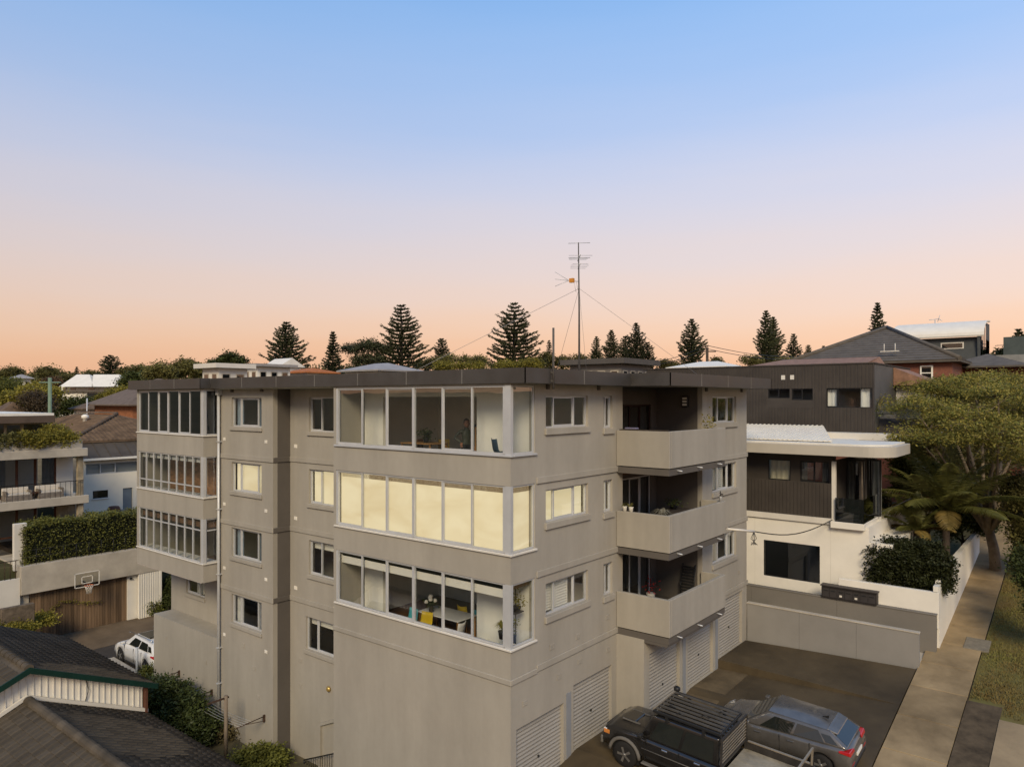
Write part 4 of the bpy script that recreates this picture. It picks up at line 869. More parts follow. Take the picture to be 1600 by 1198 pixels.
for k in range(7):
    a = l0+.03+(l1-l0-.06)*k/7; d = MB(); d.box(16.435, 16.449, a+.01, a+(l1-l0-.06)/7-.01, zl+.06, zl+.40); d = d.build('door', mat('letterbox_door', (.045, .04, .038), .45, .1, 4), lb); MB().box(16.428, 16.434, a+.06, a+(l1-l0-.06)/7-.06, zl+.30, zl+.34).build('slot', M_BLACK, d)
for k in (2, 4): a = l0+.03+(l1-l0-.06)*(k+.5)/7; MB().box(16.425, 16.433, a-.05, a+.05, zl+.12, zl+.20).build('label_plate', M_OFFW, lb)
MB().box(16.40, 16.84, l0-.04, l1+.04, zl+.50, zl+.54).build('lid', mat('lid_brown', (.05, .042, .038), .5), lb)
# service cable from the flats across to the house
cb = thing('service_cable', 'overhead service cable with bracket and coiled tail between the flats and white house', 'cable', (10.4, -2, 6))
c0 = Px(1136, 826, 10.4); c1 = Px(1178, 830, 11.6); c2 = Px(1300, 812, FX-.1); c3 = P(1424, 778, 31)
MB().tube([c0, c1], .045, 8).build('bracket_arm', M_OFFW, cb)
cp = [c1+(c2-c1)*(k/10)+Vector((0, 0, -.35*math.sin(math.pi*k/10))) for k in range(11)]; MB().tube(cp, .022, 5).build('cable', M_BLACK, cb)
MB().tube([c2+(c3-c2)*(k/8)+Vector((0, 0, -.25*math.sin(math.pi*k/8))) for k in range(9)], .016, 5).build('cable', M_BLACK, cb)
for k in range(4): MB().tube([c1+Vector((.02*k, .01*k, 0)), c1+Vector((-.05+.06*k, .1-.05*k, -.28)), c1+Vector((.1-.06*k, -.1+.06*k, -.52)), c1+Vector((-.02, .03*k, -.42))], .012, 5).build('cable_tail', M_BLACK, cb)

# ------------------------------------------------------------------ brick house and curved roof house behind
M_BRICK = None
def brickmat():
    m = bpy.data.materials.new('red_brick'); m.use_nodes = True; N = NT(m); b = N.n['Principled BSDF']; tc = N.new('ShaderNodeTexCoord'); mp = N.new('ShaderNodeMapping')
    mp.inputs['Rotation'].default_value = (R(90), 0, 0); N.link(tc.outputs['Object'], mp.inputs[0])
    sx = N.new('ShaderNodeSeparateXYZ'); N.link(tc.outputs['Object'], sx.inputs[0]); ad = N.new('ShaderNodeMath', operation='ADD'); N.link(sx.outputs[0], ad.inputs[0]); N.link(sx.outputs[1], ad.inputs[1])
    cx = N.new('ShaderNodeCombineXYZ'); N.link(ad.outputs[0], cx.inputs[0]); N.link(sx.outputs[2], cx.inputs[1])
    bt = N.new('ShaderNodeTexBrick'); N.link(cx.outputs[0], bt.inputs[0]); bt.inputs['Scale'].default_value = 4.2; bt.inputs['Color1'].default_value = (.21, .068, .035, 1); bt.inputs['Color2'].default_value = (.155, .05, .03, 1); bt.inputs['Mortar'].default_value = (.16, .10, .07, 1); bt.inputs['Mortar Size'].default_value = .012
    N.link(bt.outputs[0], b.inputs['Base Color']); b.inputs['Roughness'].default_value = .85; return m
M_BRICK = brickmat()
def rooftile_mat(name, c, scale=3.2, axis='z'):
    """roof tiles too far off to pick apart: courses and pans as relief"""
    m = mat(name, c, .8, .2, 1.5); N = NT(m); b = N.n['Principled BSDF']; tc = N.new('ShaderNodeTexCoord'); sx = N.new('ShaderNodeSeparateXYZ'); N.link(tc.outputs['Object'], sx.inputs[0])
    w = N.new('ShaderNodeMath', operation='MULTIPLY'); N.link(sx.outputs[2], w.inputs[0]); w.inputs[1].default_value = scale*2; f = N.new('ShaderNodeMath', operation='FRACT'); N.link(w.outputs[0], f.inputs[0])
    bp = N.new('ShaderNodeBump'); bp.inputs['Strength'].default_value = 1; bp.inputs['Distance'].default_value = .12; N.link(f.outputs[0], bp.inputs['Height']); N.link(bp.outputs[0], b.inputs['Normal']); return m
def hip_roof(mb, x0, x1, y0, y1, z, h, ridge='x', inset=None):
    d = inset if inset is not None else min(x1-x0, y1-y0)/2
    if ridge == 'x': p, q = (x0+d, (y0+y1)/2, z+h), (x1-d, (y0+y1)/2, z+h)
    else: p, q = ((x0+x1)/2, y0+d, z+h), ((x0+x1)/2, y1-d, z+h)
    v = [(x0,y0,z),(x1,y0,z),(x1,y1,z),(x0,y1,z),p,q,(x0,y0,z-.12),(x1,y0,z-.12),(x1,y1,z-.12),(x0,y1,z-.12)]
    f = [(0,1,5,4),(2,3,4,5),(1,2,5),(3,0,4)] if ridge == 'x' else [(1,2,5,4),(3,0,4,5),(0,1,4),(2,3,5)]
    return mb.add(v, f+[(6,7,1,0),(7,8,2,1),(8,9,3,2),(9,6,0,3),(9,8,7,6)])
def tiled_rows(mb, a, b, c, d, n, th=.05):
    """courses laid over a roof face a-b (eave) to d-c (top): each course a thin lapped slab"""
    a, b, c, d = map(Vector, (a, b, c, d)); nr = (b-a).cross(d-a).normalized()
    if nr.z < 0: nr = -nr
    for i in range(n):
        t0, t1 = i/n, (i+1)/n+.004; p, q, r_, s = a+(d-a)*t0, b+(c-b)*t0, b+(c-b)*t1, a+(d-a)*t1
        if (q-p).length < .05: continue
        mb.hexa([p+nr*.005, q+nr*.005, r_+nr*.001, s+nr*.001], [p+nr*(th+.02), q+nr*(th+.02), r_+nr*(th-.012), s+nr*(th-.012)])
BXh = 40.0
bh = thing('brick_house', 'red brick house with wide grey tiled hip roof behind the clad house', 'house', (46, -8, 4))
e0 = Px(1236, 566, BXh); e1 = Px(1512, 560, BXh); ap = Px(1386, 512, BXh+6); ze = Px(1450, 563, BXh).z
y0, y1 = Px(1500, 560, BXh).y, Px(1225, 560, BXh).y
MB().box(BXh+.5, BXh+13, y0+.5, y1-.5, 2, ze-.1).build('brick_wall', M_BRICK, bh)
gy0, gy1 = wy(1458, BXh+.5), wy(1438, BXh+.5); gz0, gz1 = zz(1448, 594, BXh+.5), zz(1448, 571, BXh+.5)
gw2 = MB(); gw2.box(BXh+.40, BXh+.498, gy0, gy1, gz0, gz1); gw2 = gw2.build('window', M_WHITE, bh); zmid = (gz0+gz1)/2
for q0, q1 in ((gz0+.07, zmid-.04), (zmid+.04, gz1-.07)): MB().box(BXh+.385, BXh+.399, gy0+.1, gy1-.1, q0, q1).build('pane', M_GLASSD, gw2)
rh = ap.z-ze; rm = MB(); hip_roof(rm, BXh, BXh+13.5, y0, y1, ze, rh, 'x', 6.75)
br_ = rm.build('roof', mat('grey_brown_tile', (.115, .098, .078), .8, .15, 2, .3, 20), bh)
tr2 = MB(); ym = (y0+y1)/2
tiled_rows(tr2, (BXh, y0, ze), (BXh, y1, ze), (BXh+6.75, ym, ze+rh), (BXh+6.75, ym, ze+rh), 15); tiled_rows(tr2, (BXh+13.5, y0, ze), (BXh, y0, ze), (BXh+6.75, ym, ze+rh), (BXh+6.75, ym, ze+rh), 15)
stuff(tr2.build('tile_courses', MATS['grey_brown_tile'], br_))
for yq in (y0, y1): MB().tube([(BXh, yq, ze+.1), (BXh+6.75, ym, ze+rh+.1)], .16, 6).build('hip_capping', MATS['grey_brown_tile'], br_)
MB().box(BXh+6, BXh+9, y0-3.2, y0+.6, 2, ze-.1).build('side_wing', M_BRICK, bh)
rm = MB(); hip_roof(rm, BXh+5, BXh+10.5, y0-3.6, y0+2, ze-.25, .95, 'y', 2.7); rm.build('side_wing_roof', MATS['grey_brown_tile'], bh)
for q in range(2): MB().box(BXh+5.85+.0, BXh+5.99, y0-1.2-q*1.1, y0-.7-q*1.1, ze-2.4, ze-.9).build('window', M_WHITE, bh)
sp_ = MB(); c = Px(1390, 549, BXh+.6)
for dx in (-.35, .35): sp_.tube([(c.x, c.y+dx, c.z-.1), (c.x, c.y+dx, c.z+.55)], .03, 5)
sp_.box(c.x-.08, c.x+.08, c.y-.6, c.y+.6, c.z-.02, c.z+.04); sp_.build('gutter_bracket', M_OFFW, br_)
CXh = 58.0
ch = thing('curved_roof_house', 'dark clad house with white curved metal roof on the skyline', 'house', (62, -14, 6))
d0, d1 = wy(1532, CXh), wy(1400, CXh); za, zbq = zz(1480, 528, CXh), zz(1480, 560, CXh); zt_ = zz(1525, 503, CXh+3.5)
MB().box(CXh, CXh+7, d0, d1, 3, za).build('clad_wall', mat('slate_grey_cladding', (.075, .08, .078), .7, .1), ch)
cv = MB(); n = 10; vs = []
for i in range(n+1):
    t = i/n; x = CXh-.4+4.4*math.sin(t*R(90)) if False else CXh-.5+5.0*(1-math.cos(t*R(90))); z = za+(zt_-za)*math.sin(t*R(90))
    vs += [(x, d0-.3, z), (x, d1+.3, z)]
for i in range(n): cv.hexa([vs[2*i], vs[2*i+1], vs[2*i+3], vs[2*i+2]], [tuple(Vector(v)+Vector((-.05, 0, .12))) for v in (vs[2*i], vs[2*i+1], vs[2*i+3], vs[2*i+2])])
cv.build('curved_roof', M_WROOF, ch)
sd_ = MB(); sd_.extr([(v[0]+.1, d0, v[2]-.05) for v in vs[::2]]+[(CXh+7, d0, zt_), (CXh+7, d0, za-3), (CXh, d0, za-3)], (0, .2, 0)); sd_.build('gable_wall', MATS['slate_grey_cladding'], ch)
MB().box(CXh-.06, CXh-.002, wy(1506, CXh), wy(1470, CXh), zz(1490, 545, CXh), zz(1490, 535, CXh)).build('strip_window', M_OFFW, ch)
MB().box(CXh-.08, CXh-.062, wy(1504, CXh), wy(1472, CXh), zz(1490, 543.5, CXh), zz(1490, 536.5, CXh)).build('pane', M_GLASSD, ch)
for q in range(3): MB().box(CXh+.6+q*1.2, CXh+1.4+q*1.2, d0-.03, d0-.002, za-1.8, za+.4+.4*q).build('tall_window', M_GLASSD, ch)
MB().box(CXh+8, CXh+11, d0-3.5, d0-1.0, 3, zz(1540, 528, CXh+8)).build('stair_tower', mat('green_grey_metal', (.07, .085, .08), .6, .1), ch)
MB().box(CXh+7, CXh+12, d0-5.8, d0-.5, 3, zz(1545, 556, CXh+8)).build('terrace_block', mat('grey_render', (.25, .25, .24), .8), ch)
a1_ = thing('tv_antenna', 'small wind turbine shaped aerial above the white curved roof', 'antenna', (CXh+3, wy(1461, CXh+3), zt_))
q = Px(1461, 500, CXh+3); MB().tube([(q.x, q.y, za+.5), (q.x, q.y, q.z)], .05, 6).build('mast', M_ALU, a1_)
ar = MB(); hd = Vector((RT[0], RT[1], 0)); ar.tube([q-hd*.55, q+hd*.35+Vector((0,0,.1))], .035, 5)
for s in (-1, 0, 1): ar.tube([q+hd*.33+Vector((0,0,.1)), q+hd*.45+Vector((.2*s, .2*s, .1+.35*(1-abs(s)*1.6)))], .03, 5)
ar.build('array', M_ALU, a1_)
# ------------------------------------------------------------------ roof tiles
def tile_mesh(w=.30, l=.37):
    prof = [(0, .0), (.10, .030), (.22, .034), (.32, .004), (.60, .0), (.92, .0), (1.02, .012)]; v = []
    for u, h in prof: v += [(u*w, 0, h+.030), (u*w, l, h+.004), (u*w, 0, h-.004)]
    f = []
    for i in range(len(prof)-1): a, b = 3*i, 3*i+3; f += [(a, b, b+1, a+1), (a+2, b+2, b, a)]
    return np.array(v), f
def tile_slope(parent, O, a, b, W, Lr, m, part='roof_tile', singles=0, near=None, pw=.30, pl=.32):
    """O eave corner, a along the eave, b up the slope; the `singles` nearest tiles become parts of their own, the rest one joined part"""
    O, a, b = Vector(O), Vector(a).normalized(), Vector(b).normalized(); n = a.cross(b)
    if n.z < 0: n = -n
    tv, tf = tile_mesh(pw, pl*1.12); cols, rows = int(W/pw), int(Lr/pl); pos = []
    rg = random.Random(5)
    for r_ in range(rows):
        for c in range(cols): pos.append((c*pw+(r_ % 2)*0, r_*pl))
    if near is not None: pos.sort(key=lambda q: ((O+a*q[0]+b*q[1])-near).length)
    M = np.array([a, b, n]); base = bpy.data.meshes.new(part); base.from_pydata([tuple(x) for x in tv], [], tf); base.materials.append(m)
    Rm = Matrix((a, b, n)).transposed().to_4x4()
    org = origin(parent)
    for q in pos[:singles]:
        o = bpy.data.objects.new(part, base); col.objects.link(o); o.parent = parent
        o.matrix_local = Matrix.Translation(O+a*q[0]+b*q[1]+n*(.004+rg.uniform(0, .006))-org) @ Rm; ORG[o.name] = org
    rest = pos[singles:]
    if rest:
        k = len(tv); V = []; F = []
        for i, q in enumerate(rest):
            V.append((tv+np.array([q[0], q[1], .004+rg.uniform(0, .006)])) @ M + np.array(O)); F += [tuple(x+i*k for x in f) for f in tf]
        stuff(npmesh('roof_tiles', np.concatenate(V), np.array(F), m, parent))
def ridge_caps(parent, p, q, m, r=.13, L=.40):
    p, q = Vector(p), Vector(q); d = (q-p); ln = d.length; d.normalize(); up = Vector((0, 0, 1)); s = d.cross(up).normalized(); up = s.cross(d); k = int(ln/L)
    for i in range(k):
        c = p+d*(i*ln/k); mb = MB(); vs = []
        for t, rr in ((0, r+.015), (L*1.04, r-.01)):
            vs += [c+d*t+s*math.cos(math.pi*j/6)*rr+up*(math.sin(math.pi*j/6)*rr-.04) for j in range(7)]
        mb.add(vs, [(j, j+1, 8+j, 7+j) for j in range(6)]+[tuple(range(6, -1, -1)), tuple(range(7, 14))], False); mb.build('ridge_cap', m, parent)
M_TILE_K = mat('charcoal_concrete_tile', (.095, .076, .054), .85, .3, 1.1, .3, 25, var2=(.052, .043, .031), rand=.2, spec=.08)
M_TILE_B = mat('brown_roof_tile', (.15, .098, .058), .8, .25, 1.5, .3, 15, rand=.1)
# ------------------------------------------------------------------ single storey house at the lower left
G = thing('cottage', 'single storey white clad house with charcoal tiled roofs and green barge board', 'house', (-7.2, 12, -3))
RX = -7.2; camv = Vector((CX, CY, CZ))
# upper roof, ridge z 2.17
for s, xe in ((1, -3.1), (-1, -11.3)):
    O = Vector((xe, 14.45, .40)); up = Vector((RX-xe, 0, 1.77)); a = Vector((0, 1, 0)); L = up.length
    mb = MB(); mb.hexa([(xe, 14.45, .28), (RX, 14.45, 2.05), (RX, 23.4, 2.05), (xe, 23.4, .28)], [(xe, 14.45, .40), (RX, 14.45, 2.17), (RX, 23.4, 2.17), (xe, 23.4, .40)]); rb = mb.build('upper_roof', M_TILE_K, G)
    tile_slope(rb, O, a, up, 8.95, L, M_TILE_K, singles=150 if s == -1 else 60, near=Vector((-8, 14.4, 1.5)) if s == -1 else Vector((-5, 14, 1)))
    MB().tube([(xe-.04*s, 14.45, .34), (xe-.04*s, 23.4, .34)], .06, 6).build('gutter', M_BLACK, G)
ridge_caps(G, (RX, 14.45, 2.23), (RX, 23.3, 2.23), M_TILE_K)
M_GREEN = mat('dark_green_paint', (.006, .028, .020), .5, .12, 2)
for s, xe in ((1, -3.05), (-1, -11.35)):
    MB().extr([(xe, 14.40, .46), (RX, 14.40, 2.25), (RX, 14.40, 2.05), (xe, 14.40, .26)], (0, -.05, 0)).build('barge_board', M_GREEN, G)
gw_ = MB(); gw_.extr([(-3.35, 14.75, -3), (-3.35, 14.75, .38), (RX, 14.75, 2.0), (-11.05, 14.75, .38), (-11.05, 14.75, -3)], (0, .15, 0)); gw_.build('gable_wall', M_WHITE, G)
bt = MB(); x = -11.0
while x < -3.35:
    zt_ = .36+(1.62)*(1-abs(x-RX)/4.1); bt.box(x, x+.03, 14.715, 14.749, -.8, zt_-.06); x += .20
bt.build('cladding_ribs', M_WHITE, G)
MB().box(-3.42, -3.34, 14.55, 14.76, -3, .35).build('corner_board', mat('oxide_brown_board', (.12, .05, .03), .7), G)
MB().box(-3.45, -3.35, 14.75, 23.3, -3, .3).build('side_wall', M_WHITE, G); MB().box(-11.05, -10.95, 14.9, 23.3, -3, .3).build('side_wall', M_WHITE, G)
wr_ = MB(); wr_.tube([(-5.4, 14.70, 1.2), (-5.3, 14.69, .85), (-5.42, 14.69, .5), (-5.36, 14.69, .1)], .012, 5); wr_.build('hanging_wire', M_BLACK, G)
# lower roof, ridge z 1.08
for s, xe in ((1, -3.36), (-1, -11.04)):
    y0 = 2.0; O = Vector((xe, y0, -.60)); up = Vector((RX-xe, 0, 1.68)); L = up.length
    mb = MB(); mb.hexa([(xe, y0, -.72), (RX, y0, .96), (RX, 14.70, .96), (xe, 14.70, -.72)], [(xe, y0, -.60), (RX, y0, 1.08), (RX, 14.70, 1.08), (xe, 14.70, -.60)]); rb = mb.build('lower_roof', M_TILE_K, G)
    tile_slope(rb, O, Vector((0, 1, 0)), up, 14.7-y0, L, M_TILE_K, singles=300 if s == -1 else 150, near=Vector((-8.2, 11.5, .7)) if s == -1 else Vector((-6, 11, .5)))
    gt = MB(); gt.box(xe-.02*s-.05, xe-.02*s+.06, y0, 14.7, -.74, -.64); gt.build('gutter', M_OFFW, G)
ridge_caps(G, (RX, 14.5, 1.16), (RX, 4.0, 1.16), M_TILE_K, .15)
for s, xe in ((1, -3.3), (-1, -11.0)): MB().extr([(xe, 14.70, -.45), (RX, 14.70, 1.28), (RX, 14.70, 1.16), (xe, 14.70, -.58)], (0, -.10, 0)).build('flashing', M_OFFW, G)
MB().box(-3.75, -3.6, 2.2, 14.7, -3, -.7).build('lower_wall', M_WHITE, G); MB().box(-10.8, -10.65, 2.2, 14.7, -3, -.7).build('lower_wall', M_WHITE, G)
# ------------------------------------------------------------------ clotheslines in the passage
M_RUST = mat('rusty_steel', (.075, .045, .03), .8, .3, 6)
lp = Pz(353, 1186, -3.05)
cp_ = thing('clothesline_post', 'weathered timber clothesline post with steel arms beside the flats', 'post', (lp.x, lp.y, -3.05))
ztop = lp.z + (P(353, 1086, (lp-camv).dot(Vector((FW[0], FW[1], 0)))).z - lp.z)
MB().tube([(lp.x, lp.y, -3.05), (lp.x, lp.y, ztop)], .075, 9).build('post', mat('weathered_timber_post', (.21, .165, .12), .85, .2, 5, .4, 20, stretch=(3, 3, .3)), cp_)
MB().box(lp.x-.75, lp.x+.12, lp.y-.03, lp.y+.03, ztop-.12, ztop-.06).build('cross_arm', M_RUST, cp_)
arms = []
for i, (px, py) in enumerate(((279, 1052), (330, 1082), (412, 1122))):
    q = Px(px, py, .36); t = thing('wall_bracket', ['rusty clothesline bracket on the base of the flats nearest the white car', 'rusty clothesline bracket on the flats left of the downpipe', 'rusty clothesline bracket on the flats beside the dark recess'][i], 'bracket', (q.x, q.y, q.z))
    MB().box(.33, .418, q.y-.03, q.y+.03, q.z-.14, q.z+.14).build('back_plate', M_RUST, t); MB().tube([(.36, q.y, q.z+.08), (-.75, q.y+.1, q.z-.02)], .022, 6).build('arm', M_RUST, t); MB().tube([(.36, q.y, q.z-.10), (-.35, q.y+.06, q.z+.0)], .014, 6).build('brace', M_RUST, t); arms.append(Vector((0, q.y, q.z)))
wl_ = thing('clothesline_wires', 'thin sagging clothesline wires strung between the brackets and post', 'wires', (-.3, lp.y, 0))
for k in range(5):
    x = -.1-.14*k; p, q = Vector((x, arms[1].y+.05, arms[1].z+.02)), Vector((x, arms[2].y+.05, arms[2].z+.02)); MB().tube([p+(q-p)*(j/6)+Vector((0, 0, -.12*math.sin(math.pi*j/6))) for j in range(7)], .006, 4).build('wire', M_ALU, wl_)
bp_ = Pz(214, 1062, -3.0); vb = MB(); vb.tube([(bp_.x, bp_.y, -3.02), (bp_.x, bp_.y, P(214, 1011, (bp_-camv).dot(Vector((FW[0], FW[1], 0)))).z)], .06, 10); solo(vb, 'vent_post', mat('pale_grey_pipe', (.42, .44, .46), .5, .05), 'pale grey steel post standing beside the white car', 'post')
# ------------------------------------------------------------------ garage with timber door, left
sx_ = lambda px, y: Py(px, 700, y).x
sz_ = lambda px, py, y: Py(px, py, y).z
GY = 34.0
GA = thing('garage_building', 'concrete garage with wide timber door and hedge planted on its roof', 'garage', (1.5, 35, -2.7))
gx0, gx1 = sx_(45, GY), sx_(199, GY); gz0 = sz_(199, 968, GY); gz1 = sz_(199, 898, GY); gpt = sz_(120, 872, GY-.3)
gl = sx_(33, GY-.3); gr_ = sx_(262, GY-.3)
MB().box(gl, gr_, GY-.3, GY+6, gz1, gpt).build('concrete_parapet', M_CONC, GA, bevel=.01)
dr = MB(); dr.box(gx0, gx1, GY+.12, GY+.18, gz0-.3, gz1); dr = dr.build('timber_door', M_BLACK, GA)
npl = 34
for i in range(npl):
    a, b = gx0+(gx1-gx0)*i/npl, gx0+(gx1-gx0)*(i+1)/npl; MB().box(a+.008, b-.008, GY+.09-.012*(i % 3 == 0), GY+.119, gz0-.25, gz1-.01).build('plank', M_TIMB, dr)
MB().box(gl, gx0, GY, GY+.3, gz0-.5, gz1).build('left_pier', M_CONC, GA); c1_, c2_ = gx1, sx_(217, GY)
MB().box(c1_, c2_, GY-.02, GY+.3, gz0-.3, gz1).build('white_pier', M_WHITE, GA)
pn0, pn1 = sx_(217, GY-.25), sx_(250, GY-.25); pm = MB(); pm.box(pn0, pn1, GY-.25, GY-.1, gz0-.1, gz1)
k = int((pn1-pn0)/.14)
for i in range(k+1): x = pn0+(pn1-pn0-.05)*i/k; pm.box(x, x+.05, GY-.275, GY-.251, gz0-.05, gz1-.03)
pm.build('slatted_panel', M_WHITE, GA); MB().box(pn1, pn1+.1, GY-.28, GY, gz0-.1, gz1).build('panel_post', M_WHITE, GA)
MB().box(pn1+.1, gr_+3, GY+.5, GY+.6, gz0-.3, gz1).build('timber_fence', M_TIMB, GA); MB().lathe((sx_(204, GY), GY-.06, gz1-.25), [(.07, -.05), (.09, 0), (.05, .06)], 10).build('security_lamp', M_BLACK, GA)
hp = thing('basketball_hoop', 'basketball backboard and net hanging on the garage parapet', 'basketball hoop', (sx_(136, GY-1), GY-1, gz1-.3))
bx = sx_(136, GY-1); bz0, bz1 = sz_(136, 916, GY-1), sz_(136, 893, GY-1); hwid = (sx_(156, GY-1)-sx_(117, GY-1))/2
MB().box(bx-hwid, bx+hwid, GY-1.01, GY-1.0, bz0, bz1).build('board', glassmat('backboard_acrylic', (.85, .84, .80), .06), hp)
fr_ = MB()
for q0, q1, e0, e1 in ((-hwid, hwid, bz0, bz0+.04), (-hwid, hwid, bz1-.04, bz1), (-hwid, -hwid+.04, bz0, bz1), (hwid-.04, hwid, bz0, bz1), (-.3, .3, bz0+.2, bz0+.235), (-.3, .3, bz1-.27, bz1-.235), (-.3, -.265, bz0+.2, bz1-.235), (.265, .3, bz0+.2, bz1-.235)): fr_.box(bx+q0, bx+q1, GY-1.03, GY-1.012, e0, e1)
fr_.build('board_frame', M_WHITE, hp); MB().tube([(bx, GY-1, bz0+.15), (bx, GY-.3, gz1+.2)], .05, 6).build('support', M_BLACK, hp)
rg_ = MB(); rg_.tube([(bx+.23*math.cos(a*.5236), GY-1.28+.23*math.sin(a*.5236), bz0+.12) for a in range(13)], .014, 6); rg_.build('rim', mat('orange_rim', (.55, .12, .03), .5), hp)
nt_ = MB()
for a in range(12):
    for s in (1, -1): nt_.tube([(bx+.23*math.cos(a*.5236), GY-1.28+.23*math.sin(a*.5236), bz0+.12), (bx+.15*math.cos((a+s)*.5236), GY-1.28+.15*math.sin((a+s)*.5236), bz0-.12), (bx+.13*math.cos(a*.5236), GY-1.28+.13*math.sin(a*.5236), bz0-.35)], .009, 4)
nt_.build('net', M_OFFW, hp)
fn = thing('hedge_fence', 'thin black wire fence along the garage roof hedge', 'fence', (gl+3, GY-.1, gpt))
for k in range(12): x = gl+.1+k*(gr_-gl-.6)/11; MB().tube([(x, GY-.15, gpt), (x, GY-.15, gpt+.85)], .016, 5).build('post', M_BLACK, fn)
for z in (.45, .84): MB().tube([(gl+.05, GY-.15, gpt+z), (gr_-.3, GY-.15, gpt+z)], .010, 5).build('rail', M_BLACK, fn)
wp = Py(30, 838, GY+.5); MB
pw_ = MB(); pw_.box(wp.x-.32, wp.x+.32, GY+.3, GY+.55, gpt-.3, sz_(30, 817, GY+.5)); solo(pw_, 'garden_pillar', M_OFFW, 'pale tall garden pillar at the left end of the garage hedge', 'pillar', bevel=.02)
gwl = MB(); gwl.box(sx_(-60, GY-.4), gl-.02, GY-.2, GY+.0, -3.2, sz_(20, 905, GY-.2)); solo(gwl, 'garden_wall', M_OFFW, 'pale rendered garden wall left of the timber garage door', 'wall')
gp = MB(); gp.box(sx_(0, GY-2), sx_(52, GY-2), GY-2.2, GY-1.9, -3.2, sz_(30, 945, GY-2)); solo(gp, 'stone_wall', M_BARK, 'low weathered wall covered by vines before the timber garage door', 'wall', bevel=.02)
fb = thing('yard_fence', 'short dark picket fence above the pale garden wall at far left', 'fence', (gl-3, GY-.1, 1.4)); zf_ = sz_(20, 905, GY-.2)
for k in range(16): x = gl-.2-k*.26; MB().tube([(x, GY-.1, zf_), (x, GY-.1, zf_+1.0)], .02, 5).build('picket', M_RUST, fb)
MB().tube([(gl-.1, GY-.1, zf_+1.0), (gl-4.2, GY-.1, zf_+1.0)], .025, 5).build('rail', M_RUST, fb)
# ------------------------------------------------------------------ terraced house with balconies, far left
TY = 38.0
TH = thing('terraced_house', 'stone and render house with planted balconies and pale flat roof at the left edge', 'house', (-6, 42, 1.5))
xr = sx_(114, TY); xl = sx_(-120, TY); M_STONE = mat('sandstone_blocks', (.33, .27, .18), .9, .25, 2.5, .5, 8)
zf0 = 1.6; zs1, zs1t = sz_(60, 793, TY-1.6), sz_(60, 780, TY-1.6); zp0, zp1 = sz_(60, 716, TY-1.6), sz_(60, 703, TY-1.6); zr0_, zr1_ = sz_(60, 660, TY), sz_(60, 649, TY)
MB().box(xl, xr+.3, TY-1.7, TY+9, zs1, zs1t).build('balcony_slab', M_CONC, TH, bevel=.02); MB().box(xl, xr+.2, TY-1.8, TY+9, zp0, zp1).build('upper_slab', M_CONC, TH, bevel=.02)
MB().box(xl, xr-.1, TY-1.75, TY-1.45, zp1, zp1+.55).build('planter_edge', M_CONC, TH)
MB().box(xr-.25, xr+.05, TY-1.5, TY-1.2, zs1t, zp0).build('corner_post', M_STONE, TH); MB().box(xr-.25, xr+.05, TY-1.5, TY-1.2, zf0, zs1).build('corner_post', M_STONE, TH)
p0_ = sx_(88, TY)
MB().box(p0_, xr, TY, TY+.4, zs1t, zp0).build('stone_pier', M_OFFW, TH); MB().box(p0_, xr, TY-.4, TY+.4, zf0, zs1).build('stone_pier', M_STONE, TH)
for r_ in range(6):
    for c_ in range(2):
        a = p0_+.03+(xr-p0_-.06)*(c_/2)+(.0 if r_ % 2 else .0); MB().box(a+.02, a+(xr-p0_)/2-.05, TY-.425, TY-.401, zf0+.05+(zs1-zf0)*r_/6, zf0+(zs1-zf0)*(r_+1)/6-.03).build('stone_block', M_STONE, TH)
M_BRT = mat('red_brown_timber', (.10, .042, .022), .6, .2, 3)
e = [xl, sx_(-60, TY), sx_(-20, TY), sx_(26, TY), sx_(56, TY), p0_]
window('S', TY, e[2], e[5], zs1t+.03, zp0-.02, [e[3], e[4]], TH, setb=.02, sill=False, fmat=M_BRT, fr=.10, behind=('sides', M_CURT), glass=M_GLASSD, name='sliding_door')
window('S', TY, e[2], e[5], zf0, zs1-.02, [e[3], e[4]], TH, setb=.02, sill=False, fmat=M_BRT, fr=.10, transom=zf0+1.1, glass=M_GLASSD, name='glazed_wall')
MB().box(xl, e[5], TY+3.2, TY+3.4, zf0, zr0_).build('inner_wall', M_INW, TH)
ux_ = sx_(72, TY+1); window('S', TY+1.0, e[2], ux_, zp1+.1, zr0_, [e[3]-.3, e[4]-.4], TH, setb=.02, sill=False, fmat=M_STONE, fr=.12, behind=('sides', M_CURT), glass=M_GLASSD, name='glazed_wall')
MB().box(ux_, ux_+.3, TY+1, TY+8, zp1, zr0_).build('upper_side_wall', M_STONE, TH)
MB().box(xl, sx_(86, TY-.3), TY-.3, TY+9, zr0_, zr1_).build('flat_roof', mat('brown_soffit_edge', (.10, .07, .05), .7), TH); MB().box(xl, sx_(84, TY-.2), TY-.25, TY+9, zr1_, zr1_+.15).build('roof_sheet', M_WROOF, TH)
rl2 = thing('balcony_railing', 'slim dark railing along the balcony with outdoor sofas', 'railing', (xr-4, TY-1.6, zs1t))
for k in range(34): x = xr-.15-k*.28; MB().box(x-.008, x+.008, TY-1.62, TY-1.60, zs1t, zs1t+.92).build('baluster', M_BLACK, rl2)
MB().box(xr-9.6, xr, TY-1.64, TY-1.58, zs1t+.92, zs1t+.96).build('top_rail', M_BLACK, rl2)
M_CUSH = mat('cream_cushion', (.58, .53, .45), .9, .06, 3); M_WICK = mat('grey_wicker', (.20, .17, .14), .85, .2, 8)
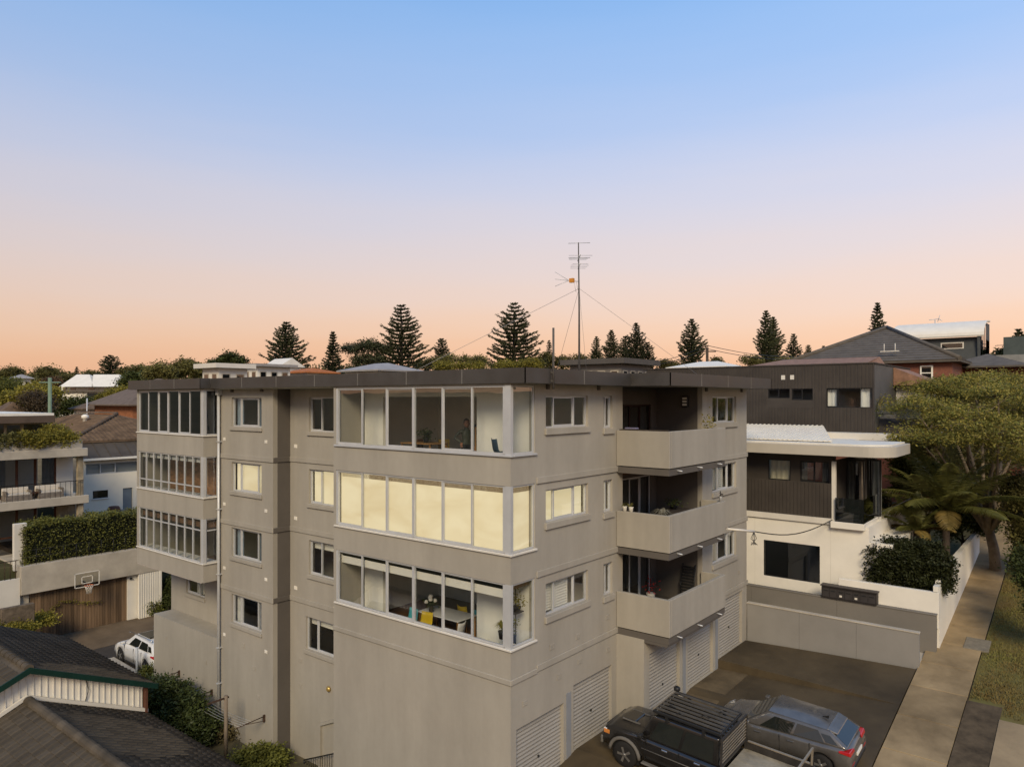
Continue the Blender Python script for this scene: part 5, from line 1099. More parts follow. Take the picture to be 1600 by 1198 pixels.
def sofa(label, px0, px1):
    a, b = sx_(px0, TY-1), sx_(px1, TY-1); t = thing('outdoor_sofa', label, 'sofa', ((a+b)/2, TY-.9, zs1t), group='outdoor sofas on the balcony'); z = zs1t
    MB().box(a, b, TY-1.3, TY-.5, z, z+.28).build('base', M_WICK, t, bevel=.02); MB().box(a+.06, b-.06, TY-1.28, TY-.7, z+.28, z+.43).build('seat_cushion', M_CUSH, t, bevel=.04)
    MB().box(a, b, TY-.68, TY-.48, z+.28, z+.72).build('back_cushion', M_CUSH, t, bevel=.04)
    for q in (a, b-.12): MB().box(q, q+.12, TY-1.3, TY-.7, z+.28, z+.56).build('arm_rest', M_WICK, t, bevel=.02)
sofa('cream cushioned outdoor sofa at the left of the balcony', 6, 48); sofa('cream cushioned outdoor sofa near the right end of the balcony', 58, 97)
tb_ = thing('coffee_table', 'small low timber table between the two balcony sofas', 'table', (sx_(53, TY-1), TY-1, zs1t)); x = sx_(53, TY-1); MB().box(x-.28, x+.28, TY-1.3, TY-.8, zs1t+.36, zs1t+.40).build('top', M_BRT, tb_)
for dx in (-.24, .24):
    for dy in (-1.26, -.84): MB().box(x+dx-.02, x+dx+.02, TY+dy-.02, TY+dy+.02, zs1t, zs1t+.36).build('leg', M_BRT, tb_)
# ------------------------------------------------------------------ white house with brown tiled roof
WY_ = 44.0
WH = thing('white_house', 'white two level house with brown tiled hip roof behind the garage hedge', 'house', (4, 48, 2.2))
wx0, wx1 = sx_(131, WY_), sx_(330, WY_); zw0, zw1 = 2.0, sz_(150, 717, WY_)
ww = [(sx_(134, WY_), sx_(216, WY_), sz_(150, 741, WY_), sz_(150, 724, WY_)), (sx_(145, WY_), sx_(169, WY_), sz_(157, 778, WY_), sz_(157, 766, WY_)), (sx_(192, WY_), sx_(207, WY_), 2.25, sz_(200, 762, WY_))]
wall('front_wall', 'S', WY_, wx0, wx1, zw0, zw1, ww, .2, mat('cream_white_paint', (.80, .73, .58), .7, .05, .8), WH)
window('S', WY_, *ww[0], [ww[0][0]+(ww[0][1]-ww[0][0])*.27, ww[0][0]+(ww[0][1]-ww[0][0])*.56], WH, setb=.04, sill=False, behind=('blind', mat('grey_venetian', (.33, .33, .31), .8, .1, 2, stretch=(.1, .1, 9))))
window('S', WY_, *ww[1], [], WH, setb=.05, fmat=M_BLACK, glass=M_GLASSD, sillmat=M_WHITE, sillh=.08)
MB().box(ww[2][0]+.02, ww[2][1]-.02, WY_+.08, WY_+.14, 2.25, ww[2][3]-.02).build('door', mat('blue_grey_door', (.16, .19, .21), .6), WH)
MB().box(wx0, wx0+.2, WY_+.2, WY_+10, zw0, zw1).build('side_wall', mat('cream_weatherboard', (.52, .46, .34), .75, .08), WH)
for k in range(12): MB().box(wx0-.03, wx0-.001, WY_+.2, WY_+10, zw0+.3+k*.38, zw0+.33+k*.38).build('weatherboard_edge', MATS['cream_weatherboard'], WH)
rx0_, rx1_ = sx_(119, WY_-.4), wx1+.5; ze_ = sz_(119, 690, WY_+1); zap = sz_(158, 648, WY_+6)
rm = MB(); hip_roof(rm, rx0_, rx1_, WY_+1.0, WY_+19, ze_, zap-ze_, 'y', 5.0); wr2 = rm.build('tile_roof', M_TILE_B, WH)
tr3 = MB(); xm = (rx0_+rx1_)/2
apx = Vector((xm, WY_+6, zap)); api = Vector((xm, WY_+14, zap)); e1_, e2_, e3_ = Vector((rx0_, WY_+1, ze_)), Vector((rx1_, WY_+1, ze_)), Vector((rx0_, WY_+19, ze_))
def tiles_on(parent, a, b, c, d, m, pw=.33, pl=.34):
    """wavy tile courses over the face a-b (eave), d-c (top), clipped to the face"""
    a, b, c, d = map(Vector, (a, b, c, d)); u = (b-a).normalized(); up = (d-a)-u*(d-a).dot(u); Lr = up.length; up.normalize(); n = u.cross(up); n = n if n.z > 0 else -n
    tv, tf = tile_mesh(pw, pl*1.1); M3 = np.array([u, up, n]); V = []; F = []; k = len(tv); i = 0
    rows = int(Lr/pl); da, db = (d-a).dot(u), (c-a).dot(u); W = (b-a).length
    for r_ in range(rows):
        t = (r_+.5)/rows; lo, hi = da*t, W+(db-W)*t
        for c_ in range(int(lo/pw)-1, int(hi/pw)+1):
            x = c_*pw
            if lo-.1 <= x <= hi-pw+.1: V.append((tv+np.array([x, r_*pl, .01])) @ M3+np.array(a)); F += [tuple(q+i*k for q in f) for f in tf]; i += 1
    if V: stuff(npmesh('roof_tiles', np.concatenate(V), np.array(F), m, parent))
tiles_on(wr2, e1_, e2_, apx, apx, M_TILE_B); tiles_on(wr2, e3_, e1_, apx, api, M_TILE_B)
ridge_caps(wr2, e1_+Vector((0, 0, .1)), apx+Vector((0, 0, .12)), M_TILE_B, .14, .42); ridge_caps(wr2, apx+Vector((0, 0, .12)), api+Vector((0, 0, .12)), M_TILE_B, .14, .42)
vq = Py(133, 652, WY_+8); MB().lathe((vq.x, vq.y, vq.z-.3), [(.18, -.2), (.18, .2), (.28, .25), (.28, .45), (.1, .55)], 10).build('roof_vent', M_WHITE, wr2)
sk2 = MB(); sk2.hexa([(wx0-.3, WY_-.45, zw1), (wx1, WY_-.45, zw1), (wx1, WY_+1.3, ze_-.1), (wx0-.3, WY_+1.3, ze_-.1)], [(wx0-.3, WY_-.45, zw1+.10), (wx1, WY_-.45, zw1+.10), (wx1, WY_+1.3, ze_), (wx0-.3, WY_+1.3, ze_)]); sk2.build('skillion_roof', mat('dark_sheet_roof', (.085, .068, .05), .7, .2, 1), WH)
for k in range(9): x = wx0+.2+k*.75; MB().hexa([(x, WY_-.46, zw1+.101), (x+.05, WY_-.46, zw1+.101), (x+.05, WY_+1.25, ze_+.001), (x, WY_+1.25, ze_+.001)], [(x, WY_-.46, zw1+.14), (x+.05, WY_-.46, zw1+.14), (x+.05, WY_+1.25, ze_+.035), (x, WY_+1.25, ze_+.035)]).build('roof_seam', MATS['dark_sheet_roof'], WH)
MB().box(wx0-.32, wx1, WY_-.55, WY_-.45, zw1-.06, zw1+.09).build('gutter', M_WHITE, WH)
bb = thing('barbecue', 'covered gas barbecue standing in the yard of the white house', 'barbecue', (sx_(178, WY_-2), WY_-2, 2.0)); x = sx_(178, WY_-2)
MB().box(x-.45, x+.45, WY_-2.3, WY_-1.7, 2.05, 2.95).build('cabinet', mat('dark_grey_enamel', (.06, .06, .062), .5), bb, bevel=.02); MB().box(x-.8, x+.8, WY_-2.35, WY_-1.65, 2.96, 3.02).build('shelf', mat('grey_enamel', (.16, .15, .14), .5), bb); MB().lathe((x, WY_-2, 3.02), [(.42, 0), (.42, .15), (.32, .32), (.05, .36)], 14).build('hood', MATS['oxide_brown_board'], bb)
yd = struct(sheet('yard', lin(sx_(20, 38), 14, 6), lin(34.6, 44.0, 4), lambda x, y: 1.98 if y > 39 else 1.7+(y-34.6)*.06, mat('yard_paving', (.16, .12, .085), .9, .25, 1, .3, 30), .3))
# ------------------------------------------------------------------ more distant houses: each placed at a stated distance
def far_house(name, label, px0, px1, pe, pr, Y, wm, rm_, kind='hip', pb=None, wins=0, group=None):
    w = (px1-px0)*Y/FPX/1.41; c = P((px0+px1)/2, pe, Y); ze = c.z; zr = P(800, pr, Y).z; zb = min(T(c.x, c.y), ze-2.5)-1
    t = thing(name, label, 'house', (c.x, c.y, zb+1), group=group); x0, x1, y0, y1 = c.x-w/2, c.x+w/2, c.y-w/2, c.y+w/2
    MB().box(x0, x1, y0, y1, zb, ze).build('wall', wm, t)
    if kind == 'hip': mb = MB(); hip_roof(mb, x0-.5, x1+.5, y0-.5, y1+.5, ze+.14, max(.4, zr-ze), 'y', w*.42); mb.build('roof', rm_, t)
    elif kind == 'gable':
        mb = MB(); zz_ = max(.6, zr-ze); mb.extr([(x0-.4, y0-.4, ze), (x1+.4, y0-.4, ze), (c.x, y0-.4, ze+zz_)], (0, w+.8, 0)); mb.build('roof', rm_, t)
    else: MB().box(x0-.6, x1+.6, y0-.6, y1+.6, ze+.002, max(zr, ze+.15)).build('roof', rm_, t)
    for k in range(wins):
        for face in 'FS':
            a0 = (y0 if face == 'F' else x0)+w*(k+.2)/wins; a1 = a0+w*.6/wins; cc = (x0 if face == 'F' else y0)-.03
            f = MB(); fbox(f, face, cc, a0, a1, 0, .028, ze-2.0, ze-.5); f = f.build('window', M_CONC, t); g = MB(); fbox(g, face, cc-.012, a0+.1, a1-.1, 0, .01, ze-1.9, ze-.6); g.build('pane', M_GLASSD, f)
    return t
M_ORT = mat('orange_tile_roof', (.42, .14, .04), .8, .15, 2, .3, 10); M_GRT = mat('grey_sheet_roof', (.30, .28, .26), .6, .1); M_BWALL = M_BRICK
bk = thing('brick_cottage', 'orange brick house with grey hip roof just left of the flats', 'house', (12, 62, 4)); 
c = P(203, 634, 68); MB().box(c.x, c.x+9, c.y-.5, c.y+8, 2, c.z).build('wall', mat('orange_brick', (.30, .12, .055), .85, .15, 3), bk); mb = MB(); hip_roof(mb, c.x-.7, c.x+9.7, c.y-1.2, c.y+8.7, c.z+.13, 2.6, 'x'); mb.build('roof', mat('taupe_tile', (.15, .11, .08), .8, .15, 2), bk)
q = P(194, 647, 68); MB().box(c.x-.03, c.x-.002, c.y+2.4, c.y+3.3, c.z-2.1, c.z-.8).build('window', M_GLASSD, bk)
vl = thing('white_villa', 'large white house with twin pale hip roofs on the left hillside', 'house', tuple(P(145, 640, 110)))
vc = P(145, 604, 110); vz = vc.z; vw = 7.4
def vbox(px0, px1, y0_, y1_, Y, nm, m, dz=0):
    a, b = P(px0, y1_, Y), P(px1, y0_, Y); d = Vector((FW[0], FW[1], 0)); q = [a, b, b+d*6, a+d*6]; mb = MB(); mb.hexa([(p.x, p.y, a.z) for p in q], [(p.x, p.y, b.z) for p in q]); return mb.build(nm, m, vl)
vbox(96, 194, 604, 640, 111, 'upper_wall', M_WHITE); vbox(92, 196, 612, 650, 107, 'lower_wall', M_WHITE); vbox(90, 198, 609.5, 612, 106.5, 'flat_roof', mat('brown_flat_roof', (.12, .10, .08), .8))
def vroof(px0, px1, pe, pr, pa, pb, Y):
    d = Vector((FW[0], FW[1], 0)); a, b = P(px0, pe, Y), P(px1, pe, Y); p, q = P(pa, pr, Y+3), P(pb, pr, Y+3); mb = MB(); v = [a, b, b+d*8, a+d*8, p, q]; mb.add(v, [(0, 1, 5, 4), (1, 2, 5), (2, 3, 4, 5), (3, 0, 4), (3, 2, 1, 0)]); mb.build('hip_roof', M_WROOF, vl)
vroof(92, 146, 604, 585, 120, 140, 109.5); vroof(143, 197, 604, 585, 146, 186, 109.5)
for px0, px1, y0_, y1_, Y, m in ((98, 104, 605, 611, 110.9, M_GLASSD), (110, 118, 605, 611, 110.9, M_GLASSD), (138, 147, 603, 611, 110.9, M_GLASSD), (176, 193, 604.5, 611, 110.9, mat('tan_screen', (.24, .14, .07), .8)), (136, 173, 614, 624, 106.9, M_BLACK), (117, 121, 613, 626, 106.9, M_OFFW), (128, 131, 613, 626, 106.9, M_CONC)):
    w = vbox(px0, px1, y0_, y1_, Y, 'window', M_WHITE); w.data.materials[0] = m
far_house('brown_roof_house', 'low house with dark brown hip roof between the trees at left', 118, 185, 640, 628, 78, M_OFFW, M_TILE_B, 'hip', wins=2)
far_house('brown_roof_house', 'small brown roofed house behind the flat roof at the left edge', -10, 44, 650, 630, 70, M_OFFW, M_TILE_B, 'hip', wins=1)
far_house('flat_roof_house', 'pale modern flat roofed house behind the left end of the flats', 318, 385, 576, 569, 70, M_OFFW, M_OFFW, 'flat', wins=2)
far_house('flat_roof_house', 'long pale flat roofed terrace behind the flats beside the gabled roof', 372, 452, 574, 570, 78, M_WHITE, M_GRT, 'flat', wins=3)
far_house('gabled_house', 'white gabled house under the large pine behind the flats', 416, 470, 574, 560, 95, M_WHITE, M_WROOF, 'gable')
far_house('orange_roof_house', 'house with bright orange tiled roof behind the flats', 448, 522, 584, 577, 85, M_OFFW, M_ORT, 'hip')
far_house('grey_roof_house', 'house with shallow pale grey pyramid roof behind the flats', 540, 652, 582, 570, 62, M_OFFW, M_GRT, 'hip')
far_house('clerestory_house', 'grey house with row of clerestory windows behind the aerial mast', 890, 1018, 571, 563, 60, mat('warm_grey_board', (.20, .18, .155), .8, .08), mat('dark_skillion', (.09, .08, .07), .7), 'flat', wins=4)
far_house('white_roof_house', 'low house with broad white metal roof beside the charcoal clad box', 1050, 1165, 577, 567, 66, M_OFFW, M_WROOF, 'hip')
far_house('pale_house', 'pale house among trees at the far left skyline', 18, 48, 592, 586, 150, M_OFFW, M_GRT, 'hip', wins=2)
for i, (px, py, Y, lab) in enumerate(((78, 612, 60, 'green painted power pole at the left above the flat roof'), (1105, 543, 75, 'dark timber power pole right of the column pine'), (136, 622, 72, 'slim grey pole above the brown tiled roofs'))):
    b = P(px, 640, Y); tp = P(px, py if i else 590, Y); t = thing('power_pole', lab, 'power pole', (b.x, b.y, T(b.x, b.y))); pm_ = [mat('green_pole', (.16, .22, .15), .7), M_BARKD, M_ALU][i]
    MB().tube([(b.x, b.y, T(b.x, b.y)-.5), (b.x, b.y, tp.z)], .15 if i < 2 else .07, 8).build('pole', pm_, t); 
    if i < 2: MB().tube([Vector((b.x, b.y, tp.z-.4))-h1d*.9, Vector((b.x, b.y, tp.z-.4))+h1d*.9], .06, 6).build('cross_arm', pm_, t)
ow = thing('overhead_wires', 'pair of overhead wires running from the power pole past the pines', 'wires', tuple(P(1105, 547, 75)))
for dz in (0, .35):
    for a, b in (((1105, 545, 75), (1240, 562, 90)), ((1105, 545, 75), (1010, 572, 80)), ((1555, 545, 80), (1640, 525, 70))):
        p, q = P(*a)+Vector((0, 0, dz)), P(*b)+Vector((0, 0, dz)); MB().tube([p+(q-p)*(j/6)+Vector((0, 0, -.3*math.sin(math.pi*j/6))) for j in range(7)], .03, 4).build('wire', M_BLACK, ow)
# ------------------------------------------------------------------ vegetation
def leaf_quads(C, size, seed, up=.35, aspect=.5, droop=0):
    """one rhombic leaf at each centre"""
    r_ = np.random.default_rng(seed); n = len(C); d = r_.normal(size=(n, 3)); d[:, 2] = d[:, 2]*.6-droop; d /= np.linalg.norm(d, axis=1)[:, None]
    nn = r_.normal(size=(n, 3)); nn[:, 2] = np.abs(nn[:, 2])+up; s = np.cross(d, nn); s /= (np.linalg.norm(s, axis=1)[:, None]+1e-6)
    L = size*r_.uniform(.6, 1.25, n)[:, None]; W = L*aspect*.5
    V = np.stack([C-d*L*.5, C+s*W, C+d*L*.5, C-s*W], 1); return V.reshape(-1, 3), np.arange(n*4).reshape(-1, 4)
def clumps(blobs, nc, k, spread, seed, shell=.55):
    r_ = np.random.default_rng(seed); vol = np.array([b[3]*b[4]*b[5] for b in blobs])**.67; pr = vol/vol.sum(); pts = []
    idx = r_.choice(len(blobs), nc, p=pr); u = r_.normal(size=(nc, 3)); u /= np.linalg.norm(u, axis=1)[:, None]; rad = (shell+(1-shell)*r_.random(nc))[:, None]
    B = np.array([b[:3] for b in blobs])[idx]; Rr = np.array([b[3:6] for b in blobs])[idx]; c = B+u*rad*Rr
    return (c[:, None, :]+r_.normal(size=(nc, k, 3))*spread*np.array([1, 1, .75])).reshape(-1, 3)
def tree(name, label, cat, base, blobs, nc, k, leaf, m, seed, spread=.3, trunk=.2, bark=None, group=None, shell=.55, droop=0, limbs=True):
    t = thing(name, label, cat, tuple(base), group=group); bark = bark or M_BARKD; base = Vector(base)
    C = clumps(blobs, nc, k, spread, seed, shell); C = C[C[:, 2] > base.z-.05]; V, F = leaf_quads(C, leaf, seed+1, droop=droop); npmesh('crown', V, F, m, t)
    cen = Vector((sum(b[0] for b in blobs)/len(blobs), sum(b[1] for b in blobs)/len(blobs), min(b[2]-b[5]*.3 for b in blobs)))
    fork = Vector((base.x*.6+cen.x*.4, base.y*.6+cen.y*.4, base.z+(cen.z-base.z)*.6))
    if limbs:
        MB().tube([base-Vector((0, 0, .3)), (base+fork)/2+Vector((.05, .04, 0)), fork], [trunk*1.15, trunk*.95, trunk*.8], 8).build('trunk', bark, t)
        for b in blobs[:9]:
            e = Vector(b[:3])+Vector((0, 0, b[5]*.3)); md = (fork+e)/2+Vector((0, 0, -.12*(e-fork).length)); MB().tube([fork, md, e], [trunk*.6, trunk*.35, trunk*.1], 6).build('limb', bark, t)
    return t
def pine(label, px, ptop, half, Y, seed, lean=0, style='cone', pb=582):
    """Norfolk Island pine: whorls of level branches carrying upturned tufts"""
    top = P(px, ptop, Y); R0 = half*Y/FPX*(1.22 if style == 'cone' else 1.08); gz = T(top.x, top.y); zlow = min(P(px, pb, Y).z, top.z-3); r_ = np.random.default_rng(seed)
    t = thing('norfolk_pine', label, 'tree', (top.x, top.y, gz), group='Norfolk pines on the skyline')
    MB().tube([(top.x, top.y, gz-.5), (top.x, top.y, zlow), (top.x, top.y, top.z)], [R0*.085+.1, R0*.07+.06, .03], 7).build('trunk', M_BARKD, t)
    H_ = top.z-zlow; sp = max(.38, H_/(20 if style == 'cone' else 27)); C = []; D = []; lev = int(H_/sp)
    for i in range(lev+1):
        tt = i/lev; z = top.z-tt*H_
        if style == 'cone': rr = R0*(.12+.88*tt**.70)
        elif style == 'column': rr = R0*min(1, .12+1.5*tt**.75)*(1-.12*tt)
        else: rr = R0*min(1, .25+1.2*tt**.6)
        nb = (6 if tt < .3 else 8) + int(r_.integers(0, 2)); a0 = r_.uniform(0, 6.28)
        for b in range(nb):
            a = a0+6.283*b/nb+r_.normal(0, .22); ln = rr*r_.uniform(.66, 1.15)*(1+.10*math.sin(3*tt*6.28+seed)); n = max(3, int(ln/.20)); q = (np.arange(n)+.5)/n; q = q[q > .12]
            lift = .22*ln if style != 'column' else .35*ln
            pts = np.stack([top.x+np.cos(a)*ln*q, top.y+np.sin(a)*ln*q, z+lift*q**2-.10*ln*q*(1-q)*2+r_.normal(0, .03, len(q))], 1)
            m = 8; pp = np.repeat(pts, m, 0)+r_.normal(0, .04+.028*ln**.5, (len(pts)*m, 3))*np.array([1, 1, .8]); d = np.tile(np.array([math.cos(a), math.sin(a), .55]), (len(pp), 1))+r_.normal(0, .55, (len(pp), 3)); C.append(pp); D.append(d)
    C = np.concatenate(C); D = np.concatenate(D); D /= np.linalg.norm(D, axis=1)[:, None]; n = len(C)
    s = np.cross(D, r_.normal(size=(n, 3))); s /= np.linalg.norm(s, axis=1)[:, None]; L = (.16+.10*sp)*r_.uniform(.7, 1.3, n)[:, None]; W = L*.30
    V = np.stack([C-D*L, C+s*W, C+D*L, C-s*W], 1).reshape(-1, 3); npmesh('crown', V, np.arange(n*4).reshape(-1, 4), M_PINE, t); return t
PN = [('tall spreading Norfolk pine behind the white gabled roof', 447, 505, 36, 110, 'cone'), ('slim pointed pine just right of the orange roof', 520, 520, 15, 105, 'cone'), ('largest conical Norfolk pine left of the roof centre', 627, 478, 42, 120, 'cone'),
 ('small distant pine right of the largest conical pine', 690, 530, 14, 170, 'round'), ('broad conical Norfolk pine left of the aerial mast', 803, 475, 45, 115, 'cone'), ('small faint pine right beside the thin vent pipe', 858, 533, 10, 190, 'cone'),
 ('leftmost pine of the cluster right of the aerial mast', 932, 527, 14, 150, 'cone'), ('second pine in the cluster right of the aerial mast', 955, 517, 14, 140, 'column'), ('short bushy pine within the cluster beside the aerial', 977, 527, 14, 135, 'round'), ('tallest pine of the cluster beside the aerial mast', 994, 506, 17, 130, 'column'), ('rightmost low pine of the cluster beside the aerial', 1011, 536, 14, 132, 'round'),
 ('solitary column shaped pine left of the dark power pole', 1081, 500, 22, 115, 'column'), ('tall column pine with its twin beside the charcoal house', 1197, 487, 17, 110, 'column'), ('slightly shorter twin of the tall column pine', 1208, 497, 17, 113, 'column'), ('medium open pine right of the twin column pines', 1240, 523, 17, 150, 'cone'),
 ('tiny distant pine left of the grey tiled roof', 1263, 540, 8, 220, 'round'), ('tiniest pine touching the grey tiled roof slope', 1287, 541, 7, 240, 'round'), ('dark pine rising behind the apex of the grey tiled roof', 1371, 475, 17, 95, 'column'), ('pine at the right edge above the shrubs', 1592, 516, 21, 85, 'column'), ('dense rounded dark pine above the white villa', 172, 556, 15, 150, 'round'), ('tiny far pine left of the white villa roof', 120, 574, 5, 200, 'cone')]
for i, (lab, px, pt, hf, Y, stl) in enumerate(PN): pine(lab, px, pt, hf, Y, 50+i, style=stl, pb=600 if px > 1300 else 588)
def at_blob(px, py, Y, rpx, rz=None): c = P(px, py, Y); q = rpx*Y/FPX; return (c.x, c.y, c.z, q, q, (rz if rz else rpx)*Y/FPX)
def ptree(name, label, Y, spots, m, seed, nc=300, k=26, leaf=.30, spread=.32, trunk=.2, group=None, cat='tree', droop=0, bark=None, shell=.5):
    bl = [at_blob(px, py, Y+dy, rp, rz) for px, py, rp, rz, dy in spots]; bx = sum(b[0] for b in bl)/len(bl); by = sum(b[1] for b in bl)/len(bl)
    return tree(name, label, cat, (bx, by, T(bx, by)), bl, nc, k, leaf, m, seed, spread, trunk, bark, group, shell, droop)
GT = 'trees on the hillside'
ptree('cypress_tree', 'dark spreading cypress between the slim pine and the largest pine', 118, [(575, 540, 18, 9, 0), (552, 545, 20, 7, 0), (598, 545, 20, 8, 2), (575, 562, 28, 10, 0), (560, 578, 26, 8, -1), (600, 574, 24, 10, 1)], M_PINE, 11, 420, 30, .36, .45, .35, GT)
ptree('hillside_tree', 'wide dark tree on the far left skyline', 190, [(75, 583, 18, 9, 0), (60, 590, 16, 8, 0), (92, 590, 16, 8, 0)], M_LEAF_O, 12, 220, 26, .6, .7, .4, GT)
ptree('hillside_tree', 'rounded far tree at the left edge of the skyline', 200, [(20, 582, 15, 7, 0), (5, 588, 14, 8, 0)], M_LEAF_O, 13, 170, 26, .6, .7, .4, GT)
ptree('hillside_tree', 'low far trees between the white villa and left skyline', 180, [(110, 592, 18, 7, 0), (140, 590, 16, 7, 0), (48, 598, 22, 8, 0)], M_LEAF_O, 14, 220, 26, .55, .6, .4, GT)
ptree('hillside_tree', 'low green tree right of the rounded dark pine', 150, [(200, 582, 14, 7, 0), (218, 578, 10, 6, 0), (150, 588, 14, 6, 0)], M_LEAF_O, 15, 180, 26, .5, .5, .3, GT)
ptree('hillside_tree', 'dark bushy tree touching the white villa on its right', 96, [(212, 592, 16, 11, 0), (200, 600, 14, 10, 0), (228, 592, 14, 12, 0), (215, 606, 16, 10, -2)], M_LEAF_D, 16, 300, 28, .34, .35, .25, GT)
ptree('hillside_tree', 'feathery tree with open crown above the left end of the flats', 92, [(252, 576, 14, 8, 0), (240, 584, 14, 9, 0), (265, 584, 12, 9, 0)], M_LEAF_O, 17, 200, 24, .30, .35, .25, GT)
ptree('hillside_tree', 'rounded olive tree above the left roof corner of the flats', 98, [(290, 573, 16, 11, 0), (308, 578, 14, 10, 0), (275, 580, 14, 10, 0)], M_LEAF_O, 18, 300, 26, .34, .35, .25, GT)
ptree('hillside_tree', 'layered dark tree behind the flat roofed house', 110, [(360, 557, 10, 6, 0), (352, 564, 14, 7, 0), (372, 566, 14, 7, 0), (335, 568, 10, 5, 0)], M_LEAF_D, 19, 260, 26, .34, .35, .25, GT)
ptree('hillside_tree', 'golden green tree at the left above the flat roofed balconies', 74, [(60, 612, 26, 14, 0), (40, 620, 24, 14, 0), (82, 618, 18, 16, 1), (22, 626, 22, 14, 0)], M_LEAF_Y, 20, 480, 28, .26, .3, .25, GT)
ptree('hillside_tree', 'brownish bare looking tree beside the green power pole', 70, [(52, 628, 20, 18, 0), (70, 632, 14, 16, 0)], mat('leaf_brown', (.085, .062, .035), .7, .3, .6), 21, 260, 22, .20, .3, .2, GT)
ptree('hillside_tree', 'mid green tree at the left edge below the skyline', 84, [(8, 612, 20, 16, 0), (0, 630, 20, 16, 0), (20, 600, 16, 9, 4)], M_LEAF, 22, 320, 26, .28, .3, .25, GT)
ptree('hillside_tree', 'russet tree patch on the hill left of the villa', 150, [(82, 598, 14, 8, 0), (70, 600, 10, 7, 0)], mat('leaf_russet', (.11, .062, .03), .7, .3, .6), 23, 130, 24, .4, .45, .25, GT)
ptree('garden_bush', 'dark green bush in front of the white villa', 86, [(112, 634, 20, 11, 0), (132, 630, 16, 10, 0), (96, 640, 14, 10, 0)], M_LEAF_D, 24, 320, 28, .26, .28, .15, GT, cat='bush')
ptree('garden_bush', 'yellow green bush right of the white villa', 84, [(180, 618, 18, 10, 0), (200, 614, 16, 11, 0), (165, 626, 16, 10, 0), (208, 624, 14, 12, 0)], M_LEAF_Y, 25, 400, 28, .24, .26, .15, GT, cat='bush')
ptree('garden_bush', 'green shrub beside the brick house wall at left', 72, [(182, 648, 10, 10, 0), (178, 640, 9, 8, 0)], M_LEAF, 26, 150, 24, .2, .2, .1, GT, cat='bush')
ptree('hillside_tree', 'pale stalky tree line above the flats right of the largest pine', 130, [(675, 566, 14, 6, 0), (700, 562, 14, 8, 0), (725, 564, 14, 7, 0), (748, 564, 14, 7, 0), (660, 570, 14, 6, 0)], M_LEAF_O, 27, 260, 24, .36, .4, .2, GT)
ptree('hillside_tree', 'olive bush line in front of the broad pine', 105, [(700, 572, 24, 6, 0), (740, 572, 24, 6, 0), (790, 572, 22, 8, 0), (830, 570, 20, 9, 0)], M_LEAF_Y, 28, 380, 24, .3, .32, .2, GT)
ptree('hillside_tree', 'low trees behind the clerestory house', 125, [(850, 562, 16, 9, 0), (880, 566, 16, 8, 0), (905, 562, 14, 7, 0)], M_LEAF_O, 29, 240, 24, .36, .38, .2, GT)
ptree('hillside_tree', 'small tree clump below the wires right of the pine cluster', 100, [(1035, 568, 10, 6, 0), (1050, 572, 12, 5, 0), (1120, 565, 8, 5, 0)], M_LEAF_O, 30, 150, 24, .28, .3, .2, GT)
ptree('hillside_tree', 'round leafy tree left of the twin column pines', 105, [(1170, 563, 11, 7, 0), (1182, 566, 10, 7, 0), (1225, 566, 16, 7, 0), (1245, 567, 14, 6, 0)], M_LEAF_O, 31, 220, 24, .3, .32, .2, GT)
ptree('hillside_tree', 'dark trees at the right edge behind the curved roof house', 70, [(1575, 560, 22, 16, 0), (1600, 572, 24, 22, 0), (1555, 575, 16, 14, 0), (1585, 595, 24, 18, -3)], M_LEAF_O, 32, 460, 28, .30, .32, .25, GT)
